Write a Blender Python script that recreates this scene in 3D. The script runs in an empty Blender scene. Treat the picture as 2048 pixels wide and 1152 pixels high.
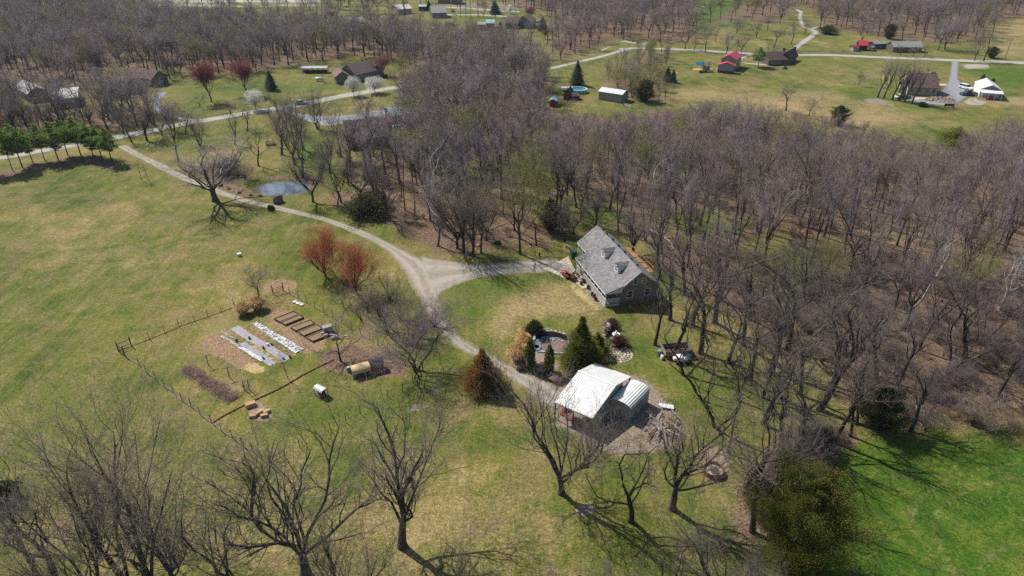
import bpy, bmesh, math, random
import numpy as np
from mathutils import Vector, Matrix

# ------------------------------------------------------------------ camera, sky, sun, exposure
scene = bpy.context.scene
F_PX, CAM_H, PITCH = 1365.0, 60.0, math.radians(29.4)
cam_data = bpy.data.cameras.new('camera')
cam = bpy.data.objects.new('camera', cam_data)
scene.collection.objects.link(cam)
cam.location = (0, 0, CAM_H)
cam.rotation_euler = (math.radians(90) - PITCH, 0, 0)
cam_data.sensor_width = 36.0
cam_data.lens = 36.0 * F_PX / 2048.0
cam_data.clip_start = 0.5
cam_data.clip_end = 6000
scene.camera = cam

SUN_EL, SUN_AZ = math.radians(47), math.radians(137)     # azimuth counter-clockwise from +X, towards the sun
world = bpy.data.worlds.new('World')
scene.world = world
world.use_nodes = True
wn = world.node_tree
bg = wn.nodes['Background']
sky = wn.nodes.new('ShaderNodeTexSky')
sky.sky_type = 'NISHITA'
sky.sun_disc = False
sky.sun_elevation = SUN_EL
sky.sun_rotation = math.radians(90) - SUN_AZ + math.tau
wn.links.new(sky.outputs[0], bg.inputs['Color'])
bg.inputs['Strength'].default_value = 0.088
sun_data = bpy.data.lights.new('sun', 'SUN')
sun_data.energy = 4.9
sun_data.angle = math.radians(0.55)
sun_data.color = (1.0, 0.95, 0.86)
sun = bpy.data.objects.new('sun', sun_data)
scene.collection.objects.link(sun)
sdir = Vector((math.cos(SUN_AZ) * math.cos(SUN_EL), math.sin(SUN_AZ) * math.cos(SUN_EL), math.sin(SUN_EL)))
sun.rotation_euler = sdir.to_track_quat('Z', 'Y').to_euler()
vs = scene.view_settings
vs.view_transform = 'Standard'
vs.look = 'None'
vs.gamma = 1
vs.use_curve_mapping = False
vs.exposure = 0.3
scene.cycles.max_bounces = 4
scene.cycles.diffuse_bounces = 2
scene.cycles.glossy_bounces = 2
scene.cycles.transparent_max_bounces = 4
scene.cycles.volume_bounces = 0
scene.cycles.use_denoising = False
scene.cycles.use_adaptive_sampling = True
scene.cycles.adaptive_threshold = 0.02
scene.cycles.caustics_reflective = False
scene.cycles.caustics_refractive = False

rng = random.Random(7)
C = scene.collection

# ------------------------------------------------------------------ survey of the place: image sight lines to ground metres
CP, SP = math.cos(PITCH), math.sin(PITCH)
def at(x, y, z=0.0):
    dx = (x - 1024) / F_PX; dy = (576 - y) / F_PX
    d = (dx, CP + dy * SP, -SP + dy * CP)
    t = (CAM_H - z) / -d[2]
    return Vector((d[0] * t, d[1] * t, z))
def seen(X, Y, Z=0.0):
    zc = Y * CP - (Z - CAM_H) * SP; yc = Y * SP + (Z - CAM_H) * CP
    if zc < 1: return (-9999, 9999)
    return (1024 + F_PX * X / zc, 576 - F_PX * yc / zc)
def tall(bx, by, ty):
    p = at(bx, by); lo, hi = 0.2, 45
    for _ in range(24):
        m = (lo + hi) / 2
        if seen(p.x, p.y, m)[1] > ty: lo = m
        else: hi = m
    return lo
def wide(bx, by, wpx):
    p = at(bx, by)
    return wpx * (p.y * CP + CAM_H * SP) / F_PX

# ------------------------------------------------------------------ materials
def lin(c):
    return tuple(((v + 0.055) / 1.055) ** 2.4 if v > 0.04045 else v / 12.92 for v in c)
class NT:
    def __init__(s, name, rough=0.85, spec=0.3):
        s.m = bpy.data.materials.new(name); s.m.use_nodes = True
        s.t = s.m.node_tree; s.n = s.t.nodes; s.b = s.n['Principled BSDF']
        s.b.inputs['Roughness'].default_value = rough
        s.b.inputs['Specular IOR Level'].default_value = spec
    def new(s, typ, **kw):
        nd = s.n.new(typ)
        for k, v in kw.items(): setattr(nd, k, v)
        return nd
    def link(s, a, b): s.t.links.new(a, b)
    def coord(s, kind='Object', scale=(1, 1, 1), rot=(0, 0, 0), loc=(0, 0, 0)):
        tc = s.new('ShaderNodeTexCoord'); mp = s.new('ShaderNodeMapping')
        mp.inputs['Scale'].default_value = scale; mp.inputs['Rotation'].default_value = rot
        mp.inputs['Location'].default_value = loc
        s.link(tc.outputs[kind], mp.inputs[0]); return mp.outputs[0]
    def noise(s, vec, scale, detail=4, rough=0.6, dist=0.0):
        nd = s.new('ShaderNodeTexNoise'); nd.inputs['Scale'].default_value = scale
        nd.inputs['Detail'].default_value = detail; nd.inputs['Roughness'].default_value = rough
        nd.inputs['Distortion'].default_value = dist
        if vec is not None: s.link(vec, nd.inputs['Vector'])
        return nd.outputs['Fac']
    def voro(s, vec, scale, out='Distance', feature='F1', rand=1.0):
        nd = s.new('ShaderNodeTexVoronoi', feature=feature); nd.inputs['Scale'].default_value = scale
        nd.inputs['Randomness'].default_value = rand
        s.link(vec, nd.inputs['Vector']); return nd.outputs[out]
    def ramp(s, fac, stops, interp='LINEAR'):
        nd = s.new('ShaderNodeValToRGB'); cr = nd.color_ramp; cr.interpolation = interp
        while len(cr.elements) < len(stops): cr.elements.new(0.5)
        for e, (p, c) in zip(cr.elements, stops):
            e.position = p; e.color = (c[0], c[1], c[2], 1) if not isinstance(c, (int, float)) else (c, c, c, 1)
        s.link(fac, nd.inputs[0]); return nd.outputs[0]
    def mix(s, fac, a, b, mode='MIX'):
        nd = s.new('ShaderNodeMix', data_type='RGBA', blend_type=mode)
        for i, v in ((0, fac), (6, a), (7, b)):
            if hasattr(v, 'is_linked'): s.link(v, nd.inputs[i])
            elif isinstance(v, (int, float)): nd.inputs[i].default_value = v if i == 0 else (v, v, v, 1)
            else: nd.inputs[i].default_value = (v[0], v[1], v[2], 1)
        return nd.outputs[2]
    def math(s, op, a, b=0.0, c=0.0, clamp=False):
        nd = s.new('ShaderNodeMath', operation=op); nd.use_clamp = clamp
        for i, v in enumerate((a, b, c)):
            if hasattr(v, 'is_linked'): s.link(v, nd.inputs[i])
            else: nd.inputs[i].default_value = v
        return nd.outputs[0]
    def step(s, v, lo, hi):
        nd = s.new('ShaderNodeMapRange', interpolation_type='SMOOTHSTEP')
        s.link(v, nd.inputs[0]); nd.inputs[1].default_value = lo; nd.inputs[2].default_value = hi
        return nd.outputs[0]
    def attr(s, name):
        nd = s.new('ShaderNodeAttribute', attribute_name=name); return nd.outputs['Fac']
    def rnd(s):
        return s.new('ShaderNodeObjectInfo').outputs['Random']
    def bump(s, h, strength=0.4, dist=0.05):
        nd = s.new('ShaderNodeBump'); nd.inputs['Strength'].default_value = strength
        nd.inputs['Distance'].default_value = dist
        s.link(h, nd.inputs['Height']); s.link(nd.outputs[0], s.b.inputs['Normal'])
    def color(s, c):
        if hasattr(c, 'is_linked'): s.link(c, s.b.inputs['Base Color'])
        else: s.b.inputs['Base Color'].default_value = (c[0], c[1], c[2], 1)

def mat_speckle(name, c1, c2, scale=3.0, rough=0.85, bump=0.0, kind='Object', stretch=(1, 1, 1), metal=0.0, per_object=0.0, spec=0.3):
    """two-tone noisy surface"""
    t = NT(name, rough, spec)
    v = t.coord(kind, stretch)
    n = t.noise(v, scale, 5, 0.65); n2 = t.noise(v, scale * 6, 3, 0.6)
    f = t.math('ADD', t.math('MULTIPLY', n, 0.6), t.math('MULTIPLY', n2, 0.4))
    col = t.ramp(f, ((0.33, c1), (0.67, c2)))
    if per_object:
        k = t.math('MULTIPLY_ADD', t.rnd(), 2 * per_object, 1 - per_object)
        cc = t.new('ShaderNodeCombineColor')
        for i in range(3): t.link(k, cc.inputs[i])
        col = t.mix(1.0, col, cc.outputs[0], 'MULTIPLY')
    t.color(col); t.b.inputs['Metallic'].default_value = metal
    if bump: t.bump(f, bump, 0.05)
    return t.m
def mat_ribs(name, c1, c2, pitch=0.25, axis=0, rough=0.45, metal=0.0):
    """sheet metal with fine rolled ribs, a little dirt"""
    t = NT(name, rough, 0.5)
    v = t.coord('Object')
    sep = t.new('ShaderNodeSeparateXYZ'); t.link(v, sep.inputs[0])
    s = t.math('SINE', t.math('MULTIPLY', sep.outputs[axis], math.tau / pitch))
    ridge = t.step(s, 0.3, 0.95)
    n = t.noise(t.coord('Object', (0.4, 0.4, 0.4)), 3, 5, 0.7)
    col = t.mix(t.step(n, 0.42, 0.75), c1, c2)
    t.color(col); t.bump(ridge, 0.35, 0.02); t.b.inputs['Metallic'].default_value = metal
    return t.m
def mat_courses(name, tones, cw=0.32, ch=0.15, mortar=None, kind='Object', rough=0.9, rot=(0, 0, 0), mort=0.008):
    """shingle or masonry courses: too small to tell apart at this distance"""
    t = NT(name, rough, 0.2)
    v = t.coord(kind, (1, 1, 1), rot)
    br = t.new('ShaderNodeTexBrick'); t.link(v, br.inputs['Vector'])
    br.inputs['Scale'].default_value = 1; br.inputs['Brick Width'].default_value = cw
    br.inputs['Row Height'].default_value = ch; br.inputs['Mortar Size'].default_value = mort
    br.inputs['Color1'].default_value = (0, 0, 0, 1); br.inputs['Color2'].default_value = (1, 1, 1, 1)
    mc = mortar or tones[0]
    br.inputs['Mortar'].default_value = (0.5, 0.5, 0.5, 1)
    n = t.noise(v, 1.1, 5, 0.75)
    n3 = t.noise(v, 9, 2, 0.6)
    f = t.math('ADD', t.math('MULTIPLY', br.outputs['Color'], 0.42), t.math('ADD', t.math('MULTIPLY', n, 0.16), t.math('MULTIPLY', n3, 0.42)))
    st = [(0.3 + 0.42 * i / (len(tones) - 1), c) for i, c in enumerate(tones)]
    col = t.ramp(f, st)
    col = t.mix(br.outputs['Fac'], col, mc)
    t.color(col)
    t.bump(br.outputs['Fac'], 0.35, -0.02)
    return t.m
def mat_plain(name, c, rough=0.6, metal=0.0, spec=0.4, vary=0.12):
    return mat_speckle(name, tuple(x * (1 - vary) for x in c), tuple(min(1, x * (1 + vary)) for x in c), 2.5, rough, metal=metal, spec=spec)

M = {}
M['roof_grey'] = mat_courses('grey_shingles', ((0.13, 0.125, 0.135), (0.20, 0.19, 0.19), (0.235, 0.215, 0.205), (0.32, 0.31, 0.315)), 0.42, 0.16, (0.10, 0.10, 0.105))
M['roof_brown'] = mat_courses('brown_shingles', ((0.13, 0.085, 0.08), (0.19, 0.13, 0.12), (0.25, 0.18, 0.165)), 0.4, 0.16)
M['roof_dkbrown'] = mat_courses('dark_brown_shingles', ((0.085, 0.055, 0.05), (0.13, 0.085, 0.075), (0.17, 0.11, 0.10)), 0.4, 0.16)
M['roof_greygreen'] = mat_courses('weathered_grey_shingles', ((0.2, 0.2, 0.19), (0.28, 0.28, 0.27), (0.34, 0.34, 0.33)), 0.4, 0.16)
M['roof_pale'] = mat_speckle('pale_membrane_roof', (0.42, 0.37, 0.35), (0.74, 0.69, 0.66), 0.9, 0.6)
M['roof_red'] = mat_ribs('red_metal_roof', (0.52, 0.035, 0.055), (0.58, 0.06, 0.08), 0.5, 0, 0.4)
M['roof_teal'] = mat_ribs('teal_metal_roof', (0.22, 0.42, 0.40), (0.36, 0.55, 0.53), 0.4, 0, 0.45)
M['roof_white'] = mat_ribs('white_metal_roof', (0.70, 0.71, 0.70), (0.60, 0.60, 0.57), 0.33, 0, 0.42)
M['roof_lilac'] = mat_ribs('galvanised_roof', (0.66, 0.66, 0.70), (0.56, 0.55, 0.60), 0.33, 0, 0.42)
M['wall_brick'] = mat_courses('brown_brick', ((0.12, 0.075, 0.06), (0.2, 0.12, 0.095), (0.26, 0.18, 0.14)), 0.25, 0.09, (0.25, 0.22, 0.19))
M['wall_dkbrick'] = mat_courses('dark_brick', ((0.07, 0.05, 0.045), (0.11, 0.075, 0.065), (0.15, 0.10, 0.085)), 0.25, 0.09, (0.15, 0.13, 0.115))
M['wall_stone'] = mat_speckle('pale_fieldstone', (0.30, 0.22, 0.16), (0.58, 0.50, 0.42), 2.2, 0.9, 0.4)
M['wall_siding'] = mat_courses('taupe_clapboard', ((0.22, 0.205, 0.195), (0.27, 0.255, 0.245)), 6.0, 0.12, (0.12, 0.11, 0.105), rot=(math.radians(90), 0, 0), mort=0.012)
M['wall_greysteel'] = mat_ribs('grey_steel_siding', (0.27, 0.29, 0.29), (0.23, 0.24, 0.24), 0.3, 0, 0.5)
M['wall_greensteel'] = mat_ribs('green_grey_steel_siding', (0.30, 0.35, 0.34), (0.24, 0.28, 0.27), 0.3, 0, 0.5)
M['white_paint'] = mat_plain('white_paint', (0.74, 0.74, 0.73), 0.5, vary=0.07)
M['red_paint'] = mat_plain('barn_red_paint', (0.27, 0.02, 0.03), 0.6)
M['maroon'] = mat_plain('maroon_steel', (0.20, 0.02, 0.045), 0.5)
M['glass'] = mat_plain('window_glass', (0.03, 0.04, 0.05), 0.08, spec=0.8)
M['dark'] = mat_plain('interior_shade_black', (0.025, 0.022, 0.02), 0.9)  # near-black stands in for unlit shed insides, painted on solid walls
M['black'] = mat_plain('black_rubber', (0.02, 0.02, 0.022), 0.6)
M['iron'] = mat_plain('painted_steel_post', (0.05, 0.06, 0.05), 0.5)
M['rust'] = mat_speckle('rusty_steel', (0.10, 0.035, 0.015), (0.28, 0.10, 0.04), 4, 0.85, 0.3)
M['timber'] = mat_speckle('weathered_timber', (0.16, 0.13, 0.11), (0.34, 0.29, 0.25), 3, 0.9, 0.3, stretch=(0.3, 4, 4), per_object=0.25)
M['timber_dk'] = mat_speckle('dark_wet_timber', (0.045, 0.025, 0.018), (0.12, 0.07, 0.05), 3, 0.9, 0.3, stretch=(0.3, 4, 4), per_object=0.2)
M['timber_new'] = mat_speckle('fresh_orange_timber', (0.30, 0.145, 0.07), (0.44, 0.25, 0.13), 3, 0.8, 0.2, stretch=(0.3, 4, 4), per_object=0.2)
M['straw'] = mat_speckle('straw', (0.30, 0.17, 0.08), (0.56, 0.40, 0.20), 9, 0.95, 0.5)
M['stone'] = mat_speckle('field_stone', (0.09, 0.065, 0.05), (0.25, 0.19, 0.15), 2.0, 0.95, 0.5, per_object=0.3)
M['stone_pale'] = mat_speckle('pale_cap_stone', (0.22, 0.185, 0.165), (0.40, 0.35, 0.32), 2.0, 0.95, 0.5, per_object=0.2)
M['concrete'] = mat_speckle('concrete', (0.42, 0.35, 0.27), (0.60, 0.52, 0.42), 0.9, 0.9, 0.2)
M['plastic_white'] = mat_speckle('white_row_cover', (0.40, 0.39, 0.39), (0.74, 0.73, 0.73), 2.4, 0.45, 0.8)
M['plastic_grey'] = mat_speckle('grey_woven_weed_fabric', (0.20, 0.19, 0.205), (0.33, 0.315, 0.34), 1.6, 0.6, 0.8)
M['tarp_tan'] = mat_speckle('tan_tarp', (0.50, 0.36, 0.17), (0.64, 0.50, 0.27), 1.8, 0.6, 0.5)
M['tarp_silver'] = mat_speckle('silver_tarp', (0.50, 0.56, 0.54), (0.68, 0.73, 0.71), 1.6, 0.4, 0.5)
M['blue'] = mat_plain('blue_plastic', (0.10, 0.27, 0.48), 0.4)
M['green_plastic'] = mat_plain('green_plastic', (0.01, 0.22, 0.15), 0.4)
M['dkgreen'] = mat_plain('dark_green_bin', (0.015, 0.085, 0.06), 0.45)
M['red_gloss'] = mat_plain('red_gloss_paint', (0.50, 0.02, 0.03), 0.3)
M['pink'] = mat_plain('faded_pink_plastic', (0.55, 0.10, 0.16), 0.5)
M['pool_blue'] = mat_plain('pool_water_blue', (0.01, 0.26, 0.40), 0.1, spec=0.6)
M['coping'] = mat_plain('pale_blue_coping', (0.34, 0.42, 0.47), 0.6)
M['cover'] = mat_speckle('brown_pool_cover', (0.15, 0.095, 0.08), (0.215, 0.15, 0.13), 1.0, 0.7, 0.2)
M['deck'] = mat_speckle('grey_deck', (0.35, 0.35, 0.38), (0.50, 0.50, 0.52), 2, 0.8)
M['car_white'] = mat_plain('white_car_paint', (0.80, 0.80, 0.80), 0.22, spec=0.6, vary=0.03)
M['car_blue'] = mat_plain('dark_blue_car_paint', (0.015, 0.035, 0.075), 0.2, spec=0.7, vary=0.05)
M['car_grey'] = mat_plain('grey_car_paint', (0.22, 0.25, 0.30), 0.25, spec=0.6, vary=0.05)
M['chrome'] = mat_plain('bare_metal', (0.5, 0.5, 0.52), 0.3, metal=0.8)
M['lamp'] = mat_plain('tail_lamp_red', (0.45, 0.02, 0.02), 0.2)
M['black_shingle'] = mat_courses('black_shingles', ((0.035, 0.035, 0.04), (0.07, 0.07, 0.075), (0.11, 0.11, 0.12)), 0.4, 0.16)
M['slate_shingle'] = mat_courses('slate_grey_shingles', ((0.05, 0.06, 0.068), (0.085, 0.10, 0.11), (0.12, 0.135, 0.145)), 0.3, 0.2, (0.02, 0.02, 0.02))

def mat_bark(name, c1, c2, per=0.25):
    return mat_speckle(name, c1, c2, 1.3, 0.95, 0.6, stretch=(3, 3, 0.7), per_object=per, spec=0.1)
M['bark'] = mat_bark('grey_brown_bark', (0.042, 0.033, 0.030), (0.115, 0.094, 0.086))
M['bark_dk'] = mat_bark('dark_bark', (0.028, 0.022, 0.020), (0.072, 0.058, 0.052))
M['bark_white'] = mat_bark('sycamore_bark', (0.36, 0.33, 0.30), (0.66, 0.62, 0.58))
TINTS = ((0.0, (0.62, 0.60, 0.66)), (0.22, (1.0, 0.97, 1.06)), (0.42, (1.12, 1.03, 0.94)), (0.58, (0.76, 0.74, 0.76)), (0.72, (1.12, 1.12, 0.80)), (0.86, (1.32, 1.27, 1.28)), (1.0, (0.72, 0.66, 0.64)))
def mat_twig(name, c1, c2, per=0.2):
    t = NT(name, 0.9, 0.15)
    v = t.coord('Object')
    n = t.noise(v, 0.35, 3, 0.6)
    base = t.ramp(n, ((0.35, c1), (0.65, c2)))
    f = per / 0.25
    tint = t.ramp(t.rnd(), [(p, tuple(1 + (x - 1) * f for x in c)) for p, c in TINTS])
    t.color(t.mix(1.0, base, tint, 'MULTIPLY'))
    return t.m
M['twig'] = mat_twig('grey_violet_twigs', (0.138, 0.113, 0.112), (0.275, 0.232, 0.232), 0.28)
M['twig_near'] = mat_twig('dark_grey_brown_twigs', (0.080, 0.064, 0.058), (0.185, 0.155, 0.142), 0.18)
M['twig_warm'] = mat_twig('warm_brown_twigs', (0.150, 0.115, 0.098), (0.262, 0.210, 0.185), 0.25)
M['twig_red'] = mat_twig('red_budding_twigs', (0.26, 0.05, 0.03), (0.42, 0.10, 0.06), 0.1)
M['twig_pink'] = mat_twig('crimson_budding_twigs', (0.24, 0.09, 0.08), (0.34, 0.15, 0.13), 0.15)
M['twig_green'] = mat_twig('olive_budding_twigs', (0.16, 0.15, 0.06), (0.26, 0.24, 0.10), 0.15)
M['twig_white'] = mat_twig('pale_twigs', (0.24, 0.20, 0.185), (0.42, 0.375, 0.35), 0.1)
def mat_leaf(name, c1, c2, scale=0.8, per=0.15, trans=0.45):
    t = NT(name, 0.75, 0.2)
    v = t.coord('Object')
    n = t.noise(v, scale, 4, 0.7); n2 = t.noise(v, scale * 7, 2, 0.6)
    f = t.math('ADD', t.math('MULTIPLY', n, 0.75), t.math('MULTIPLY', n2, 0.25))
    base = t.ramp(f, ((0.36, c1), (0.64, c2)))
    k = t.math('MULTIPLY_ADD', t.rnd(), 2 * per, 1 - per)
    cc = t.new('ShaderNodeCombineColor')
    for i in range(3): t.link(k, cc.inputs[i])
    col = t.mix(1.0, base, cc.outputs[0], 'MULTIPLY')
    t.color(col)
    if trans:      # thin foliage lets light through
        tl = t.new('ShaderNodeBsdfTranslucent'); t.link(col, tl.inputs[0]); ms = t.new('ShaderNodeMixShader'); ms.inputs[0].default_value = trans
        out = t.n['Material Output']; t.link(t.b.outputs[0], ms.inputs[1]); t.link(tl.outputs[0], ms.inputs[2]); t.link(ms.outputs[0], out.inputs['Surface'])
    return t.m
M['leaf_pine'] = mat_leaf('pine_needles', (0.08, 0.15, 0.035), (0.22, 0.31, 0.06))
M['leaf_spruce'] = mat_leaf('spruce_needles', (0.03, 0.08, 0.045), (0.09, 0.16, 0.08))
M['leaf_cedar'] = mat_leaf('cedar_foliage', (0.11, 0.125, 0.025), (0.25, 0.235, 0.05))
M['leaf_cedar_dk'] = mat_leaf('dark_cedar_foliage', (0.03, 0.045, 0.015), (0.10, 0.105, 0.03))
M['leaf_rust'] = mat_leaf('rust_tinged_cedar_foliage', (0.20, 0.13, 0.025), (0.42, 0.23, 0.055), 0.5)
M['leaf_arb'] = mat_leaf('arborvitae_foliage', (0.07, 0.11, 0.02), (0.25, 0.25, 0.045))
M['leaf_box'] = mat_leaf('boxwood_leaves', (0.015, 0.04, 0.012), (0.05, 0.09, 0.025))
M['leaf_bright'] = mat_leaf('yellow_green_needles', (0.12, 0.16, 0.02), (0.28, 0.30, 0.04))
M['blossom'] = mat_leaf('white_blossom', (0.70, 0.70, 0.64), (0.86, 0.86, 0.82), 1.5, 0.05)
M['bud_red'] = mat_leaf('red_buds', (0.36, 0.07, 0.035), (0.56, 0.16, 0.08), 1.0, 0.08)
M['bud_pink'] = mat_leaf('crimson_buds', (0.34, 0.09, 0.08), (0.46, 0.15, 0.13), 1.0, 0.1)
M['bud_green'] = mat_leaf('yellow_green_buds', (0.20, 0.20, 0.06), (0.36, 0.35, 0.13), 1.0, 0.12)
M['dry_grass'] = mat_leaf('dry_ornamental_grass', (0.60, 0.40, 0.19), (0.86, 0.65, 0.37), 2.0, 0.08)
M['dead_brush'] = mat_leaf('dead_brush', (0.36, 0.25, 0.21), (0.74, 0.56, 0.48), 2.5, 0.1)
M['bush_purple'] = mat_leaf('dark_red_shrub', (0.05, 0.02, 0.02), (0.13, 0.06, 0.05), 2.0, 0.1)

# ------------------------------------------------------------------ mesh builder and tagging
class MB:
    def __init__(s): s.v = []; s.f = []; s.mi = []
    def add(s, vs, fs, m=0):
        k = len(s.v); s.v += [tuple(v) for v in vs]
        s.f += [tuple(i + k for i in f) for f in fs]; s.mi += [m] * len(fs); return s
    def box(s, x0, y0, z0, x1, y1, z1, m=0):
        return s.add([(x0, y0, z0), (x1, y0, z0), (x1, y1, z0), (x0, y1, z0), (x0, y0, z1), (x1, y0, z1), (x1, y1, z1), (x0, y1, z1)],
                     [(0, 3, 2, 1), (4, 5, 6, 7), (0, 1, 5, 4), (1, 2, 6, 5), (2, 3, 7, 6), (3, 0, 4, 7)], m)
    def cbox(s, c, size, rz=0.0, m=0, tilt=(0, 0)):
        R = Matrix.Rotation(rz, 3, 'Z') @ Matrix.Rotation(tilt[1], 3, 'Y') @ Matrix.Rotation(tilt[0], 3, 'X')
        hx, hy, hz = size[0] / 2, size[1] / 2, size[2] / 2; c = Vector(c)
        vs = [c + R @ Vector((a * hx, b * hy, d * hz)) for d in (-1, 1) for a, b in ((-1, -1), (1, -1), (1, 1), (-1, 1))]
        return s.add(vs, [(0, 3, 2, 1), (4, 5, 6, 7), (0, 1, 5, 4), (1, 2, 6, 5), (2, 3, 7, 6), (3, 0, 4, 7)], m)
    def extrude(s, poly, a0, a1, axis='x', m=0):
        """poly: (p,q) in the plane across the axis; x: (y,z)  y: (x,z)  z: (x,y)"""
        n = len(poly)
        def mk(p, a): return {'x': (a, p[0], p[1]), 'y': (p[0], a, p[1]), 'z': (p[0], p[1], a)}[axis]
        vs = [mk(p, a0) for p in poly] + [mk(p, a1) for p in poly]
        fs = [tuple(range(n)), tuple(range(2 * n - 1, n - 1, -1))]
        fs += [(i, i + n, (i + 1) % n + n, (i + 1) % n) for i in range(n)]
        return s.add(vs, fs, m)
    def tube(s, pts, rad, sides=6, m=0, cap=True):
        pts = [Vector(p) for p in pts]; k0 = len(s.v); n = len(pts)
        if not hasattr(rad, '__len__'): rad = [rad] * n
        for i, p in enumerate(pts):
            d = (pts[min(i + 1, n - 1)] - pts[max(i - 1, 0)])
            if d.length < 1e-9: d = Vector((0, 0, 1))
            d.normalize()
            u = d.cross(Vector((0.0, 0.0, 1.0)) if abs(d.z) < 0.9 else Vector((1.0, 0.0, 0.0))).normalized(); w = d.cross(u)
            for j in range(sides):
                a = math.tau * j / sides
                s.v.append(tuple(p + (u * math.cos(a) + w * math.sin(a)) * rad[i]))
        for i in range(n - 1):
            for j in range(sides):
                a, b = k0 + i * sides + j, k0 + i * sides + (j + 1) % sides
                s.f.append((a, b, b + sides, a + sides)); s.mi.append(m)
        if cap:
            s.f.append(tuple(k0 + j for j in range(sides - 1, -1, -1))); s.mi.append(m)
            s.f.append(tuple(k0 + (n - 1) * sides + j for j in range(sides))); s.mi.append(m)
        return s
    def blob(s, c, r, seed=0, squash=0.8, rough=0.25, m=0, sub=1):
        bm = bmesh.new(); bmesh.ops.create_icosphere(bm, subdivisions=sub, radius=1)
        rr = random.Random(seed); vs = []
        for v in bm.verts:
            k = 1 + rr.uniform(-rough, rough)
            vs.append((c[0] + v.co.x * r * k, c[1] + v.co.y * r * k, c[2] + v.co.z * r * k * squash))
        s.add(vs, [tuple(l.vert.index for l in f.loops) for f in bm.faces], m); bm.free(); return s
    def mesh(s, name, mats, smooth=False):
        me = bpy.data.meshes.new(name); me.from_pydata(s.v, [], s.f)
        for mm in (mats if isinstance(mats, (list, tuple)) else [mats]): me.materials.append(mm)
        if len(me.materials) > 1: me.polygons.foreach_set('material_index', s.mi)
        if smooth: me.polygons.foreach_set('use_smooth', [True] * len(me.polygons))
        me.update(); return me
    def build(s, name, mats, parent=None, smooth=False, loc=None, rz=None, bevel=0.0):
        me = s.mesh(name, mats, smooth)
        if bevel:
            bm = bmesh.new(); bm.from_mesh(me)
            bmesh.ops.bevel(bm, geom=bm.edges[:], offset=bevel, segments=1, affect='EDGES'); bm.to_mesh(me); bm.free()
        return put(name, me, parent, loc, rz)
def put(name, me, parent=None, loc=None, rz=None, scale=None):
    o = bpy.data.objects.new(name, me); C.objects.link(o)
    if parent: o.parent = parent
    if loc is not None: o.location = loc
    if rz is not None: o.rotation_euler = (0, 0, rz)
    if scale is not None: o.scale = scale
    return o
def tag(o, label=None, cat=None, group=None, kind=None):
    if label: o['label'] = label
    if cat: o['category'] = cat
    if group: o['group'] = group
    if kind: o['kind'] = kind
    return o
def thing(name, label, cat, loc=(0, 0, 0), rz=0.0, group=None):
    o = put(name, None, None, loc, rz); o.empty_display_size = 0.5
    return tag(o, label, cat, group)

# ------------------------------------------------------------------ ground: one sheet, zones of cover stored per vertex
def gp(pts):
    return np.array([[at(x, y).x, at(x, y).y] for x, y in pts])
def sdist(X, Y, poly):
    """signed distance (positive inside) of points to a polygon"""
    d2 = np.full(X.shape, 1e12); ins = np.zeros(X.shape, bool); n = len(poly)
    for i in range(n):
        ax, ay = poly[i]; bx, by = poly[(i + 1) % n]
        ex, ey = bx - ax, by - ay
        t = np.clip(((X - ax) * ex + (Y - ay) * ey) / (ex * ex + ey * ey + 1e-9), 0, 1)
        d2 = np.minimum(d2, (X - ax - t * ex) ** 2 + (Y - ay - t * ey) ** 2)
        c = ((ay > Y) != (by > Y)) & (X < (bx - ax) * (Y - ay) / (by - ay + 1e-12) + ax)
        ins ^= c
    return np.where(ins, 1, -1) * np.sqrt(d2)
def soft(X, Y, poly, w):
    return np.clip(0.5 + sdist(X, Y, poly) / (2 * w), 0, 1)

WOODS = {
 'central': [(664, 300), (700, 390), (770, 425), (868, 470), (905, 478), (960, 492), (1060, 497), (1140, 480), (1185, 455), (1260, 480), (1320, 520), (1345, 560), (1440, 560),
             (1500, 560), (1560, 600), (1580, 650), (1620, 740), (1660, 800), (1725, 850), (1800, 862), (1900, 858), (1980, 870), (2120, 900), (2140, 262), (2010, 262),
             (1960, 300), (1890, 330), (1840, 300), (1800, 275), (1700, 264), (1600, 262), (1540, 243), (1420, 225), (1330, 215), (1290, 222), (1240, 236), (1150, 226), (1095, 218), (1085, 185),
             (1105, 150), (1060, 150), (960, 162), (880, 184), (800, 197), (820, 240), (800, 300), (720, 318)],
 'northwest': [(-120, 8), (180, 8), (250, 44), (520, 62), (690, 66), (740, 78), (900, 88), (1000, 100), (1080, 118), (1040, 132), (930, 148), (850, 152), (820, 132), (770, 118), (700, 116), (640, 125),
               (560, 137), (470, 148), (400, 150), (336, 138), (300, 150), (230, 132), (205, 165), (150, 172), (95, 166), (30, 160), (-120, 170)],
 'west': [(-60, 185), (20, 205), (60, 222), (150, 224), (215, 205), (300, 215), (320, 250), (240, 262), (195, 266), (110, 270), (0, 276), (-60, 290)],
 'north': [(1085, 95), (1105, 50), (1080, 20), (1000, 12), (1000, -6), (1380, -6), (1385, 30), (1400, 64), (1372, 88), (1290, 82), (1240, 80), (1190, 104), (1110, 124)],
 'northeast': [(1640, 58), (1690, 62), (1790, 80), (1900, 88), (1985, 72), (1988, 38), (2120, 36), (2140, -8), (1600, -8), (1590, 14), (1634, 20)],
 'hedgerow': [(1200, 156), (1240, 132), (1285, 106), (1340, 100), (1335, 130), (1290, 160), (1320, 175), (1345, 200), (1300, 214), (1262, 200), (1225, 178)],
 'slope': [(262, 292), (300, 262), (420, 246), (560, 226), (650, 262), (655, 335), (600, 350), (470, 345), (400, 352), (330, 322)],
 'roadside': [(1395, 60), (1490, 40), (1560, 48), (1600, 20), (1620, 0), (1480, 2), (1420, 40)],
}
WOODS_W = {k: gp(v) for k, v in WOODS.items()}

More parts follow.
